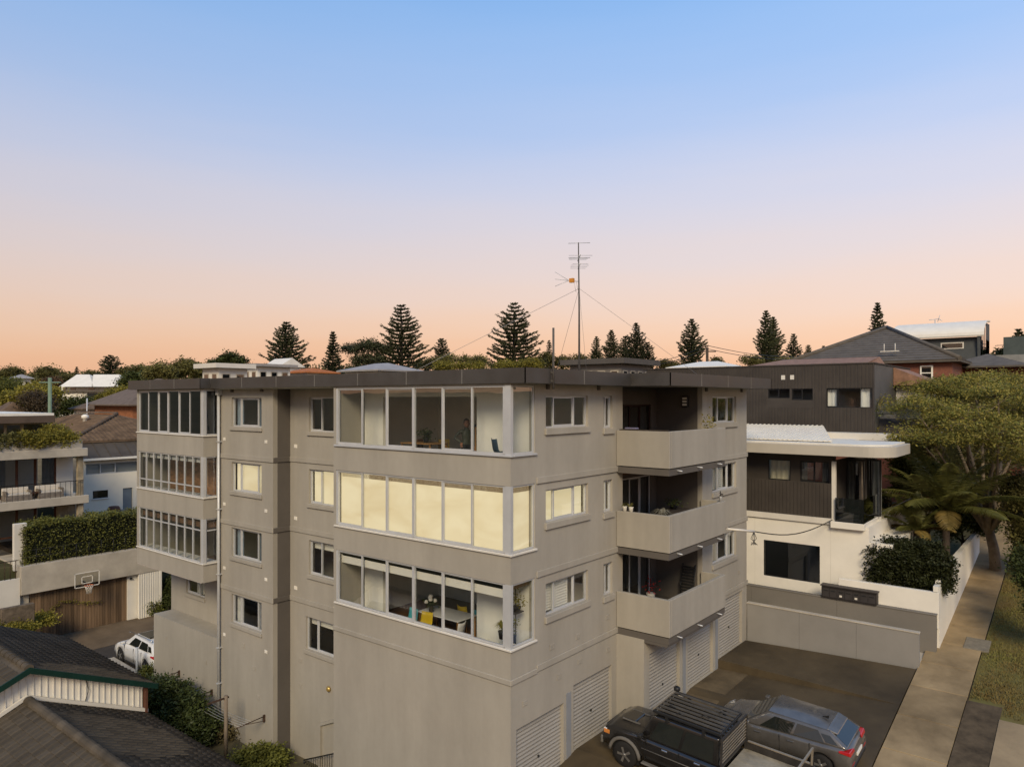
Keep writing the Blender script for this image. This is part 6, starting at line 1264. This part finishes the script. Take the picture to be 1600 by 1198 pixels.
# ------------------------------------------------------------------ right hand garden: big spreading tree, palm, hedge, shrubs
def spreading_tree():
    b = P(1556, 880, 36.0); b.z = pathz(b.x)-.1
    t = thing('spreading_tree', 'large spreading tree with pale bare branches above the footpath', 'tree', tuple(b)); r_ = random.Random(7)
    fork = b+Vector((-.2, .3, 2.2)); br = MB(); br.tube([b, b+Vector((.1, .1, 1.1)), fork], [.27, .24, .20], 9)
    ends = []
    for px, py, Y in ((1430, 640, 35), (1470, 612, 37), (1520, 600, 38), (1560, 620, 34), (1600, 640, 36), (1455, 690, 33), (1510, 660, 32.5), (1560, 690, 31.5), (1640, 660, 35), (1500, 620, 41), (1580, 600, 41), (1615, 720, 32), (1425, 675, 36.5), (1660, 640, 38)): ends.append(P(px, py, Y))
    nodes = []
    for e in ends:
        m1 = fork+(e-fork)*.35+Vector((r_.uniform(-.3, .3), r_.uniform(-.3, .3), -.35)); m2 = fork+(e-fork)*.7+Vector((r_.uniform(-.3, .3), r_.uniform(-.3, .3), -.25))
        br.tube([fork-Vector((0, 0, .3)), m1, m2, e], [.13, .095, .06, .03], 7); nodes += [m2, e, (m1+m2)/2, (m2+e)/2]
    tips = []
    rg = np.random.default_rng(8)
    for i in range(420):
        e = ends[i % len(ends)]; c = e+Vector((rg.normal(0, .85), rg.normal(0, .85), abs(rg.normal(0, .30))-.02)); n0 = min(nodes, key=lambda q: (q-c).length+.4*max(0, q.z-c.z)); md = (n0+c)/2+Vector((rg.normal(0, .12), rg.normal(0, .12), -.08)); br.tube([n0, md, c], [.024, .014, .006], 4); tips.append(c)
    for i in range(170):
        n0 = nodes[i % len(nodes)]; c = n0+Vector((rg.normal(0, .55), rg.normal(0, .55), rg.uniform(.15, .85))); br.tube([n0, (n0+c)/2+Vector((.05, 0, 0)), c], [.018, .011, .005], 4)
    br.build('trunk', mat('pale_grey_bark', (.20, .155, .105), .85, .2, 3, .3, 20), t, fix=False)
    C = np.concatenate([np.array(c)+rg.normal(size=(150, 3))*np.array([.30, .30, .13]) for c in tips]); sel = rg.random(len(C)) < .62
    V, F = leaf_quads(C[sel], .14, 3, aspect=.4); npmesh('crown', V, F, mat('dry_yellow_leaf', (.36, .30, .07), .6, .3, .8, trans=.3, spec=.1), t); V, F = leaf_quads(C[~sel], .14, 4, aspect=.4); npmesh('inner_crown', V, F, M_LEAF, t)
spreading_tree()
def palm(label, c, n, L, seed, stem=1.6):
    t = thing('palm', label, 'palm', (c.x, c.y, c.z-stem)); r_ = random.Random(seed); MB().tube([(c.x, c.y, c.z-stem), (c.x, c.y, c.z)], [.20, .14], 9).build('trunk', M_BARKD, t)
    for i in range(n):
        a = 2.4*i+r_.uniform(-.2, .2); el = R(78-66*(i/n)**.8); ln = L*r_.uniform(.85, 1.1); pts = []; d = Vector((math.cos(a)*math.cos(el), math.sin(a)*math.cos(el), math.sin(el))); p = Vector(c)
        for k in range(9): pts.append(p.copy()); p += d*ln/8; d = (d+Vector((0, 0, -.125))).normalized()
        mb = MB(); mb.tube(pts, .022, 5, .006); 
        for k in range(56):
            u = .10+.9*k/56; q = u*8; j = min(7, int(q)); b = pts[j]+(pts[j+1]-pts[j])*(q-j); tg = (pts[j+1]-pts[j]).normalized(); sd = tg.cross(Vector((0, 0, 1))).normalized(); ll = .52*ln/2.4*math.sin(math.pi*(.12+.86*u))**.6
            for s in (1, -1):
                e = b+(sd*s*.8+tg*.55+Vector((0, 0, -.32+r_.uniform(-.15, .1)))).normalized()*ll; w = tg*.022; m = (b+e)/2+Vector((0, 0, .05)); mb.add([b-w, b+w, m+w*1.1, e, m-w*1.1], [(0, 1, 2, 3, 4)])
        mb.build('frond', M_LEAF_PALM if i < n-4 else M_LEAF_OLD, t, fix=False)
M_LEAF_PALM = mat('palm_leaf', (.13, .13, .032), .5, .3, 1.2, trans=.15); M_LEAF_OLD = mat('palm_leaf_old', (.18, .125, .03), .6, .3, 1.2)
palm('feathery palm with arching fronds in front of the white house terrace', P(1478, 800, 33.5), 28, 3.7, 3, 3.4)
palm('small young palm low beside the larger palm', P(1432, 830, 33), 14, 1.8, 5, 2.0)
def hedge(name, label, x0, x1, y0, y1, z0, z1, m, n, leaf, seed, jit=.10, cat='hedge', inner=None):
    r_ = np.random.default_rng(seed); t = thing(name, label, cat, ((x0+x1)/2, (y0+y1)/2, z0)); u = r_.random((n, 3)); f = r_.integers(0, 5, n)
    u[f == 0, 0] = 0; u[f == 1, 1] = 0; u[f == 2, 2] = 1; u[f == 3, 0] = 1; u[f == 4, 2] = 1; C = np.array([x0, y0, z0])+u*np.array([x1-x0, y1-y0, z1-z0]); C += r_.normal(0, jit, (n, 3)); wob = .10*np.sin(C[:, 0]*2.1+C[:, 1]*1.3)+.07*np.sin(C[:, 0]*5.3+1); C[:, 2] += wob*(u[:, 2] > .9)
    C = C[C[:, 2] > z0]
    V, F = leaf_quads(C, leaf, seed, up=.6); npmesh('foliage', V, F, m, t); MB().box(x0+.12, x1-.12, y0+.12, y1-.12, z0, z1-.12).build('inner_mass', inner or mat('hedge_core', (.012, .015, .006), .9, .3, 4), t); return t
hy0, hy1 = wy(1470, 17.3), wy(1360, 17.3); hz0, hz1 = zz(1410, 922, 17.1), zz(1410, 848, 17.6)
ptb = [(17.9, hy0+(hy1-hy0)*f_, hz0+(hz1-hz0)*g_, .62, .62, .55) for f_ in (.08, .3, .5, .7, .9) for g_ in (.25, .6)]+[(18.2, hy0+(hy1-hy0)*f_, hz0+(hz1-hz0)*.85, .55, .55, .4) for f_ in (.2, .45, .7)]
tree('dark_hedge', 'dense dark hedge inside the white stepped street wall', 'hedge', (17.9, (hy0+hy1)/2, hz0-.1), ptb, 1700, 30, .13, mat('leaf_blackish', (.030, .034, .012), .5, .35, 2, rand=.1, spec=.12), 41, .12, .06)
ptree('garden_bush', 'leafy green shrub behind the palm under the white roof', 36, [(1440, 735, 26, 16, 0), (1475, 750, 28, 18, 0), (1420, 752, 18, 14, 0), (1510, 760, 24, 20, 1), (1405, 725, 12, 16, 1)], M_LEAF, 42, 620, 26, .17, .2, .12, cat='bush')
ptree('garden_bush', 'dark shrubs below the spreading tree near the footpath', 38, [(1500, 800, 24, 22, 0), (1535, 815, 20, 20, 0), (1480, 820, 18, 18, 0)], M_LEAF_D, 43, 460, 26, .17, .2, .12, cat='bush')
ptree('garden_bush', 'tall mixed green hedge at the right edge beyond the verge', 33, [(1600, 770, 34, 30, 0), (1640, 820, 34, 34, 0), (1605, 835, 24, 28, 0), (1590, 800, 20, 24, 2)], M_LEAF_O, 44, 800, 26, .16, .2, .12, cat='bush')
ptree('garden_bush', 'low green bushes at the right edge of the grass', 28, [(1620, 900, 30, 26, 0), (1600, 875, 20, 22, 2), (1640, 950, 30, 30, -1)], M_LEAF_D, 45, 500, 26, .14, .17, .1, cat='bush')
ptree('garden_bush', 'olive scrub behind the spreading tree below the brick house', 48, [(1440, 640, 40, 34, 0), (1500, 650, 44, 44, 0), (1570, 640, 44, 46, 0), (1540, 700, 50, 44, -3), (1460, 700, 40, 40, -3), (1620, 690, 50, 50, -2), (1610, 620, 40, 22, 5)], M_LEAF_O, 46, 1500, 28, .24, .32, .15, cat='bush')
ptree('garden_bush', 'grey green shrubs on the slope at the right edge', 55, [(1590, 600, 34, 18, 0), (1630, 610, 40, 24, 0), (1550, 606, 24, 14, 0)], M_LEAF, 47, 520, 26, .26, .32, .15, cat='bush')
# ------------------------------------------------------------------ far wood along the ridge: reads as one mass
fb_ = []
r2 = np.random.default_rng(77)
for px in range(-260, 1900, 11):
    top = 586+6*math.sin(px*.013)+r2.normal(0, 3.0) if px < 330 else (578+4*math.sin(px*.02)+r2.normal(0, 2.5)); fb_.append(at_blob(px, top+9, 215+r2.uniform(-25, 25), 12, 10)); fb_.append(at_blob(px+5, top+24, 200+r2.uniform(-20, 20), 13, 12))
C = clumps(fb_, 5200, 12, .9, 78, .4); V, F = leaf_quads(C, 1.0, 79, aspect=.7); fw2 = stuff(npmesh('far_wood', V, F, M_LEAF_O)); tag(fw2, 'distant dark wood along the ridge behind all the houses', 'wood')
# ------------------------------------------------------------------ left hand garden
hedge('garage_hedge', 'long clipped hedge growing along the garage roof', gl+.35, gr_+1.5, GY+.1, GY+1.5, gpt-.1, sz_(120, 812, GY+.3), M_LEAF_G if False else mat('hedge_leaf', (.15, .15, .032), .5, .35, 1.4, trans=.12), 26000, .13, 51)
for i, (px0, px1, lab) in enumerate(((-40, 30, 'trailing plants on the left part of the upper balcony planter'), (30, 75, 'mixed plants in the middle of the upper balcony planter'), (72, 116, 'bushy plants spilling over the right end of the balcony planter'))):
    a, b = sx_(px0, TY-1.6), sx_(px1, TY-1.6); bl = [(a+(b-a)*f_, TY-1.5, zp1+.55+.1*math.sin(f_*9), .42, .35, .42) for f_ in (.1, .3, .5, .7, .9)]
    if i == 2: bl += [(sx_(82, TY), TY-.4, zp1+1.0, .7, .6, .6), (sx_(98, TY-1.6), TY-1.4, zp1+.6, .7, .4, .5)]
    tree('planter_plants', lab, 'plants', ((a+b)/2, TY-1.5, zp1+.1), bl, 240, 24, .16, [M_LEAF_O, M_LEAF_Y, M_LEAF_Y][i], 60+i, .16, .04)
def lbush(label, px, py, z, blobs, m, seed, nc=260, leaf=.14, name='garden_bush'):
    b = Pz(px, py, z); return tree(name, label, 'bush', tuple(b), [(b.x+q[0], b.y+q[1], b.z+q[2], q[3], q[3], q[4]) for q in blobs], nc, 26, leaf, m, seed, .15, .06)
bq = Vector((-1.2, 17.3, -3.02))
tree('garden_bush', 'dense dark green bush at the foot of the flats by the drive', 'bush', tuple(bq), [(-1.3, 18.6, -1.6, .9, .9, .7), (-1.1, 17.6, -1.7, 1.0, .9, .9), (-1.3, 16.6, -2.0, .9, .9, .8), (-.9, 15.6, -2.3, .9, .8, .65), (-1.6, 17.4, -1.1, .7, .7, .5), (-.9, 16.4, -1.5, .7, .7, .5)], 1000, 28, .15, mat('glossy_dark_leaf', (.062, .08, .022), .5, .35, 2, rand=.1), 71, .15, .07)
lbush('small light green shrub in front of the parked white car', 232, 1068, -3.0, [(0, 0, .4, .5, .4), (.4, -.5, .35, .5, .35)], M_LEAF, 72, 140)
lbush('leafy shrub at the bottom edge beside the service stair', 404, 1198, -3.0, [(0, 0, .35, .7, .4), (-.5, .3, .3, .5, .35), (.5, -.4, .3, .5, .35)], M_LEAF, 73, 240)
lbush('dry grassy weeds below the clothesline post', 345, 1150, -3.0, [(0, 0, .25, .7, .28), (.5, .5, .2, .6, .25)], mat('dry_weed', (.12, .095, .04), .8, .3, 2), 74, 160)
lbush('bright yellow green shrub behind the cottage roof', 30, 985, -1.4, [(-1.2, -.4, .3, .9, .5), (0, 0, .2, .9, .45), (1.2, .5, .1, .8, .4), (-.5, -1, .2, .8, .4)], M_LEAF_Y, 75, 420)
lbush('small plant at the foot of the white slatted panel', 240, 962, -2.8, [(0, 0, .55, .5, .55)], M_LEAF, 76, 90)
lbush('dark climbing plants at the right end of the garage', 262, 955, -2.6, [(.2, .3, .7, .5, .8), (.4, .4, 1.6, .4, .6)], M_LEAF_D, 77, 160)
vn = thing('climbing_vine', 'thin leafy vine trailing across the timber garage door', 'vine', (sx_(60, GY-.1), GY-.1, -1.5))
cv_ = [Py(px, py, GY-.05) for px, py in ((40, 975), (62, 962), (82, 950), (96, 940), (110, 938), (128, 941), (145, 941), (160, 938))]; MB().tube(cv_, .012, 5).build('stem', M_BARK, vn)
cc = np.concatenate([np.array(cv_[i]+(cv_[i+1]-cv_[i])*f_)+rng.normal(size=(9, 3))*.06 for i in range(7) for f_ in (0, .25, .5, .75)]); V, F = leaf_quads(cc, .13, 5); npmesh('leaves', V, F, M_LEAF_Y, vn)
# ------------------------------------------------------------------ things inside the bays and on the balconies
M_PINEW = mat('honey_timber', (.38, .20, .07), .5, .2, 3, stretch=(1, 1, .2)); M_YEL = mat('yellow_shell', (.62, .42, .02), .4, .05); M_TEAL = mat('teal_shell', (.06, .30, .32), .4, .05); M_WSH = mat('white_shell', (.62, .60, .57), .4, .05); M_NAVY = mat('dark_blue_shell', (.03, .055, .08), .5, .1)
def dining_chair(label, x, y, z, rot, m):
    t = thing('dining_chair', label, 'chair', (x, y, z), rot, group='slat back dining chairs in the top bay')
    MB().box(-.22, .22, -.21, .21, .43, .47).build('seat', m, t, local=True, bevel=.01)
    for sx2 in (-.19, .19): MB().box(sx2-.02, sx2+.02, -.20, -.16, 0, .43).build('leg', m, t, local=True); MB().box(sx2-.02, sx2+.02, .17, .21, 0, 1.02).build('back_post', m, t, local=True)
    for k in range(4): MB().box(-.12+k*.08-.012, -.12+k*.08+.012, .18, .20, .52, .96).build('back_slat', m, t, local=True)
    MB().box(-.21, .21, .172, .208, .94, 1.04).build('top_rail', m, t, local=True)
def shell_chair(label, x, y, z, rot, m):
    t = thing('shell_chair', label, 'chair', (x, y, z), rot); v = []; nx, ny = 8, 9
    for j in range(ny+1):
        u = j/ny; py_ = -.22+.42*min(1, u*1.7) if u < .6 else .205+(u-.6)*.16; pz_ = .44+(.0 if u < .5 else ((u-.5)/.5)**1.3*.42)
        for i in range(nx+1):
            w = -1+2*i/nx; v.append((w*(.23-.05*max(0, u-.7)), py_-.06*w*w*(u > .5), pz_+.05*w*w*(1-u*.5)))
    mb = MB(); mb.add(v, [(j*(nx+1)+i, j*(nx+1)+i+1, (j+1)*(nx+1)+i+1, (j+1)*(nx+1)+i) for j in range(ny) for i in range(nx)], True); o = mb.build('shell', m, t, local=True, fix=False); sd2 = o.modifiers.new('s', 'SOLIDIFY'); sd2.thickness = .015
    for a in (-1, 1):
        for b in (-1, 1): MB().tube([(a*.10, b*.08, .44), (a*.22, b*.22, 0)], .014, 6).build('leg', M_PINEW, t, local=True)
dining_chair('brown slat back chair at the left of the timber dining table', 2.3, 6.25, L3, R(200), mat('brown_timber', (.20, .085, .03), .5, .2, 3)); dining_chair('honey coloured slat back chair right of the dining table', 2.7, 5.1, L3, R(-20), mat('yellow_timber', (.48, .33, .08), .5, .15, 3))
def table(name, label, x, y, z, w, d, h, m, lm):
    t = thing(name, label, 'table', (x, y, z)); MB().box(x-w/2, x+w/2, y-d/2, y+d/2, z+h-.035, z+h).build('top', m, t, bevel=.008)
    for a in (-1, 1):
        for b in (-1, 1): MB().box(x+a*(w/2-.06)-.025, x+a*(w/2-.06)+.025, y+b*(d/2-.06)-.025, y+b*(d/2-.06)+.025, z, z+h-.035).build('leg', lm, t)
table('dining_table', 'honey timber dining table behind the top floor bay glass', 2.1, 5.6, L3, .9, 1.5, .94, M_PINEW, M_PINEW)
tv = thing('television', 'dark television on a low cabinet at the back of the top bay', 'television', (4.9, 5.3, L3)); MB().box(4.8, 5.2, 4.3, 6.3, L3, L3+.55).build('cabinet', M_BARKD, tv); MB().box(5.0, 5.06, 4.5, 6.0, L3+.62, L3+1.5).build('screen', M_CGLASS, tv); MB().box(4.98, 5.1, 5.1, 5.4, L3+.55, L3+.62).build('stand', M_BLACK, tv)
cb2 = thing('bookshelf', 'narrow timber bookshelf with bright yellow side in the top bay', 'bookshelf', (2.2, 2.6, L3)); MB().box(1.9, 2.5, 2.42, 2.46, L3, L3+1.55).build('side', mat('ochre_panel', (.50, .28, .03), .5), cb2); MB().box(1.9, 2.5, 3.0, 3.04, L3, L3+1.55).build('side', M_PINEW, cb2)
for k in range(5): MB().box(1.9, 2.5, 2.46, 3.0, L3+.1+k*.34, L3+.125+k*.34).build('shelf', M_PINEW, cb2)
shell_chair('dark blue chair in the right corner of the top bay', .72, .95, L3+.42, R(60), M_NAVY)
pv = thing('vase_plant', 'dark pot with leafy plant on the top floor dining table', 'plant', (2.1, 5.5, L3+.94)); MB().lathe((2.1, 5.5, L3+.94), [(.07, 0), (.10, .12), (.08, .2)], 12).build('pot', M_BLACK, pv); C = np.array([2.1, 5.5, L3+1.24])+rng.normal(size=(160, 3))*np.array([.14, .14, .09]); V, F = leaf_quads(C, .12, 9); npmesh('leaves', V, F, M_LEAF_D, pv)
# person standing in the top bay, hand on hip, back three-quarters to the glass
def person():
    t = thing('person', 'person in dark clothing standing with a hand on the hip inside the top bay', 'person', (2.05, 3.55, L3), R(150))
    J = {'pel': (0, 0, .98), 'chest': (0, .02, 1.28), 'neck': (0, .02, 1.48), 'head0': (0, .03, 1.56), 'head1': (0, .04, 1.70), 'shl': (.20, .02, 1.42), 'ell': (.40, -.05, 1.18), 'hal': (.20, .10, 1.02), 'shr': (-.20, .02, 1.42), 'elr': (-.27, .04, 1.13), 'har': (-.25, .16, .90), 'hl': (.10, 0, .92), 'kl': (.12, .03, .50), 'al': (.12, -.02, .08), 'tl': (.13, .16, .03), 'hr': (-.10, 0, .92), 'kr': (-.12, .02, .50), 'ar': (-.12, -.02, .08), 'tr': (-.14, .16, .03)}
    rad = {'pel': .15, 'chest': .16, 'neck': .06, 'head0': .08, 'head1': .095, 'shl': .075, 'ell': .05, 'hal': .04, 'shr': .075, 'elr': .05, 'har': .04, 'hl': .10, 'kl': .065, 'al': .045, 'tl': .04, 'hr': .10, 'kr': .065, 'ar': .045, 'tr': .04}
    E = [('pel', 'chest'), ('chest', 'neck'), ('neck', 'head0'), ('head0', 'head1'), ('chest', 'shl'), ('shl', 'ell'), ('ell', 'hal'), ('chest', 'shr'), ('shr', 'elr'), ('elr', 'har'), ('pel', 'hl'), ('hl', 'kl'), ('kl', 'al'), ('al', 'tl'), ('pel', 'hr'), ('hr', 'kr'), ('kr', 'ar'), ('ar', 'tr')]
    ks = list(J); me = bpy.data.meshes.new('body'); me.from_pydata([J[k] for k in ks], [(ks.index(a), ks.index(b)) for a, b in E], []); o = bpy.data.objects.new('body', me); col.objects.link(o); o.parent = t
    m = o.modifiers.new('skin', 'SKIN'); 
    for i, k in enumerate(ks): me.skin_vertices[0].data[i].radius = (rad[k], rad[k]*.85); me.skin_vertices[0].data[i].use_root = (k == 'pel')
    o.modifiers.new('sub', 'SUBSURF').levels = 2; o.modifiers['sub'].render_levels = 2; m.use_smooth_shade = True
    sk = bpy.data.materials.new('clothing_and_skin'); sk.use_nodes = True; N = NT(sk); b = N.n['Principled BSDF']; tc = N.new('ShaderNodeTexCoord'); sx = N.new('ShaderNodeSeparateXYZ'); N.link(tc.outputs['Object'], sx.inputs[0]); rp = N.new('ShaderNodeValToRGB'); N.link(sx.outputs[2], rp.inputs[0]); rp.color_ramp.interpolation = 'CONSTANT'
    rp.color_ramp.elements[0].color = (.012, .013, .018, 1); e = rp.color_ramp.elements.new(.96); e.color = (.05, .055, .038, 1); rp.color_ramp.elements[-1].position = 1; rp.color_ramp.elements[-1].color = (.05, .055, .038, 1); N.link(rp.outputs[0], b.inputs['Base Color']); me.materials.append(sk)
    M_SKIN = mat('skin', (.34, .17, .11), .55, .08, 6); hd = MB(); hd.lathe((0, .045, 1.54), [(.05, -.02), (.082, .04), (.093, .12), (.085, .20), (.05, .245), (.001, .255)], 16); hd.build('head', M_SKIN, t, local=True); hr_ = MB(); hr_.lathe((0, .02, 1.60), [(.090, .03), (.101, .09), (.096, .16), (.06, .215), (.001, .23)], 16); hr_.build('hair', M_BARKD, t, local=True)
    MB().lathe((0, .145, 1.60), [(.018, -.02), (.014, .03), (.004, .05)], 8).build('nose', M_SKIN, t, local=True)
    for s in (-1, 1): MB().box(s*.038-.014, s*.038+.014, .132, .142, 1.655, 1.668).build('eye', M_BLACK, t, local=True); MB().lathe((s*.095, .04, 1.62), [(.012, 0), (.02, .03), (.012, .06)], 8).build('ear', M_SKIN, t, local=True)
    for hx, hy, hz, s in ((.20, .10, 1.02, 1), (-.25, .16, .90, -1)):
        h = MB(); h.box(hx-.035, hx+.035, hy-.02, hy+.02, hz-.09, hz)
        for k in range(4): h.tube([(hx-.027+k*.018, hy, hz-.085), (hx-.027+k*.018, hy+.015, hz-.13), (hx-.027+k*.018, hy+.03, hz-.16+.008*abs(k-1.5))], .0085, 6)
        h.tube([(hx+s*.035, hy, hz-.03), (hx+s*.055, hy+.02, hz-.075)], .010, 6); h.build('hand', M_SKIN, t, local=True, bevel=.006)
person()
# lower bay: white table with chairs, flowers, side table, plants in the corner
table('white_table', 'white dining table with flowers behind the lower bay glass', 1.9, 4.3, L1, .95, 1.9, .75, M_WSH, M_PINEW)
shell_chair('yellow shell chair nearest the lower bay glass', 1.05, 4.55, L1, R(-80), M_YEL); shell_chair('teal shell chair on the near side of the white table', 1.05, 5.25, L1, R(-95), M_TEAL); shell_chair('white shell chair at the right of the white table', 1.15, 3.15, L1, R(190), M_WSH); shell_chair('teal shell chair behind the far end of the white table', 2.75, 3.5, L1, R(90), M_TEAL); shell_chair('yellow shell chair behind the flowers', 2.75, 4.2, L1, R(90), M_YEL)
fl = thing('flower_vase', 'dark vase of white hydrangea flowers on the white table', 'flowers', (1.6, 4.75, L1+.75)); MB().lathe((1.6, 4.75, L1+.75), [(.05, 0), (.085, .08), (.07, .2), (.08, .24)], 12).build('vase', M_BARKD, fl); C = np.array([1.6, 4.75, L1+1.08])+rng.normal(size=(150, 3))*np.array([.11, .11, .07]); V, F = leaf_quads(C, .10, 9); npmesh('leaves', V, F, M_LEAF_D, fl)
for k, (dx, dy, dz) in enumerate(((.05, .1, .48), (-.08, -.06, .46), (-.02, .0, .55), (-.1, .12, .36), (.04, -.15, .42))): mb = MB(); mb.lathe((1.6+dx, 4.75+dy, L1+.75+dz), [(.02, -.06), (.07, -.03), (.08, .01), (.05, .06), (.01, .075)], 10); mb.build('flower', M_WHITE, fl)
st2 = thing('side_table', 'small round side table with patterned top in the lower bay', 'table', (1.0, 2.1, L1)); MB().lathe((1.0, 2.1, L1), [(.24, .50), (.25, .52), (.24, .54)], 18).build('top', M_WSH, st2)
for a in range(3): MB().tube([(1.0+.2*math.cos(a*2.09), 2.1+.2*math.sin(a*2.09), L1), (1.0+.12*math.cos(a*2.09), 2.1+.12*math.sin(a*2.09), L1+.5)], .014, 6).build('leg', M_PINEW, st2)
def pot_plant(name, label, x, y, z, m, n, sz, pot=None, seed=0, r=.13, h=.22, spread=.16, grass=False):
    t = thing(name, label, 'plant', (x, y, z)); MB().lathe((x, y, z), [(r*.75, 0), (r, h*.9), (r*1.08, h), (r*.9, h)], 14).build('pot', pot or M_TERRA, t); r_ = np.random.default_rng(seed)
    if grass:
        mb = MB()
        for i in range(n):
            a = r_.uniform(0, 6.28); l = sz*r_.uniform(.6, 1.1); c = Vector((x, y, z+h)); d = Vector((math.cos(a), math.sin(a), 0)); s = Vector((-d.y, d.x, 0))*.014; p1, p2 = c+d*l*.35+Vector((0, 0, l*.6)), c+d*l*.85+Vector((0, 0, l*.35)); mb.add([c-s, c+s, p1+s, p2, p1-s], [(0, 1, 2, 4), (4, 2, 3)])
        mb.build('leaves', m, t, fix=False)
    else: C = np.array([x, y, z+h+sz*.5])+r_.normal(size=(n, 3))*np.array([spread, spread, sz*.32]); C = C[C[:, 2] > z+h*.8]; V, F = leaf_quads(C, .10, seed); npmesh('leaves', V, F, m, t)
    return t
pot_plant('spider_plant', 'spiky green spider plant low in the lower bay corner', .55, .75, 4.02, M_LEAF_Y, 60, .42, M_BLACK, 1, grass=True); pot_plant('corner_plant', 'leafy plant on the lower bay corner sill', .45, .32, 4.02, M_LEAF, 120, .45, M_BLACK, 2, spread=.10)
ps = thing('plant_shelf', 'tall thin plant stand holding a hanging planter in the lower bay corner', 'plant stand', (.75, .42, L1)); MB().tube([(.75, .42, L1), (.75, .42, 5.5)], .016, 6).build('pole', M_BLACK, ps); MB().box(.55, .95, .27, .57, L1+1.75, L1+1.78).build('shelf', M_BLACK, ps)
pot_plant('shelf_plant', 'trailing plant in a black bowl on the lower bay plant stand', .75, .42, L1+1.781, M_LEAF_Y, 150, .35, M_BLACK, 3, spread=.13, r=.16, h=.14)
# balconies
lc = thing('folding_lounger', 'black slatted folding chair leaning on the lowest balcony wall', 'chair', (10.1, -.55, L1+.16)); z = L1+.16
for yy in (-.82, -.30): MB().tube([(10.0, yy, z), (10.30, yy, z+1.45)], .022, 6).build('rail', M_BLACK, lc); MB().tube([(10.26, yy+.04, z), (10.12, yy+.04, z+.75)], .018, 6).build('leg', M_BLACK, lc)
for k in range(9): f_ = .30+.075*k; MB().box(10.0+.30*f_-.03, 10.0+.30*f_-.005, -.82, -.30, z+1.45*f_, z+1.45*f_+.06).build('slat', M_BLACK, lc)
pot_plant('flower_pot', 'pot of red flowers beside the door of the lowest balcony', 8.6, .2, L1+.16, mat('red_petals', (.45, .03, .02), .5), 60, .5, M_OFFW, 4, r=.16, h=.55, spread=.12)
pot_plant('agave_pot', 'spiky grey plant in a pot on the middle balcony', 7.4, -.9, L2+.16, mat('grey_green_blade', (.20, .19, .15), .6, .2, 3), 70, .55, M_TERRA, 5, grass=True, r=.2, h=.85)
table('balcony_table', 'dark timber table on the middle balcony', 8.9, -.6, L2+.16, 1.5, .9, .95, M_BARKD, M_BARKD); pot_plant('table_plant', 'low dark plant on the middle balcony table', 9.1, -.5, L2+1.11, M_LEAF_D, 120, .22, M_BLACK, 6, spread=.16, h=.12)
for i, (y, lab) in enumerate(((-.28, 'left white pot standing on the middle balcony parapet'), (-.52, 'right white pot standing on the middle balcony parapet'))): pot_plant('white_pot', lab, 5.845, y, L2+1.40, M_LEAF_O, 18, .10, M_WHITE, 8+i, r=.08, h=.17, spread=.04)
pot_plant('parapet_pot', 'small grey pot at the far end of the middle balcony parapet', 10.1, -1.9, L2+1.40, M_BARKD, 20, .16, M_ALU, 10, r=.06, h=.2, spread=.04)
pot_plant('parapet_plant', 'leafy potted plant at the far end of the top balcony', 9.5, -1.60, L3+.9, M_LEAF_Y, 60, .5, M_TERRA, 11, h=.4, spread=.10); pot_plant('parapet_plant', 'taller potted plant below the far window of the top balcony', 10.05, -1.55, L3+.9, M_LEAF_Y, 60, .7, M_TERRA, 12, h=.4, spread=.09)
bt_ = MB(); bt_.box(5.79, 5.93, -1.90, -.1, L3+1.402, L3+1.44); solo(bt_, 'timber_ledge', M_BARKD, 'dark timber ledge on the top balcony parapet', 'ledge')
tw_ = MB(); tw_.box(5.78, 5.98, -.75, -.3, L3+1.442, L3+1.50); solo(tw_, 'folded_towel', mat('lilac_towel', (.16, .15, .22), .9), 'folded lilac towel on the top balcony ledge', 'towel', bevel=.02)
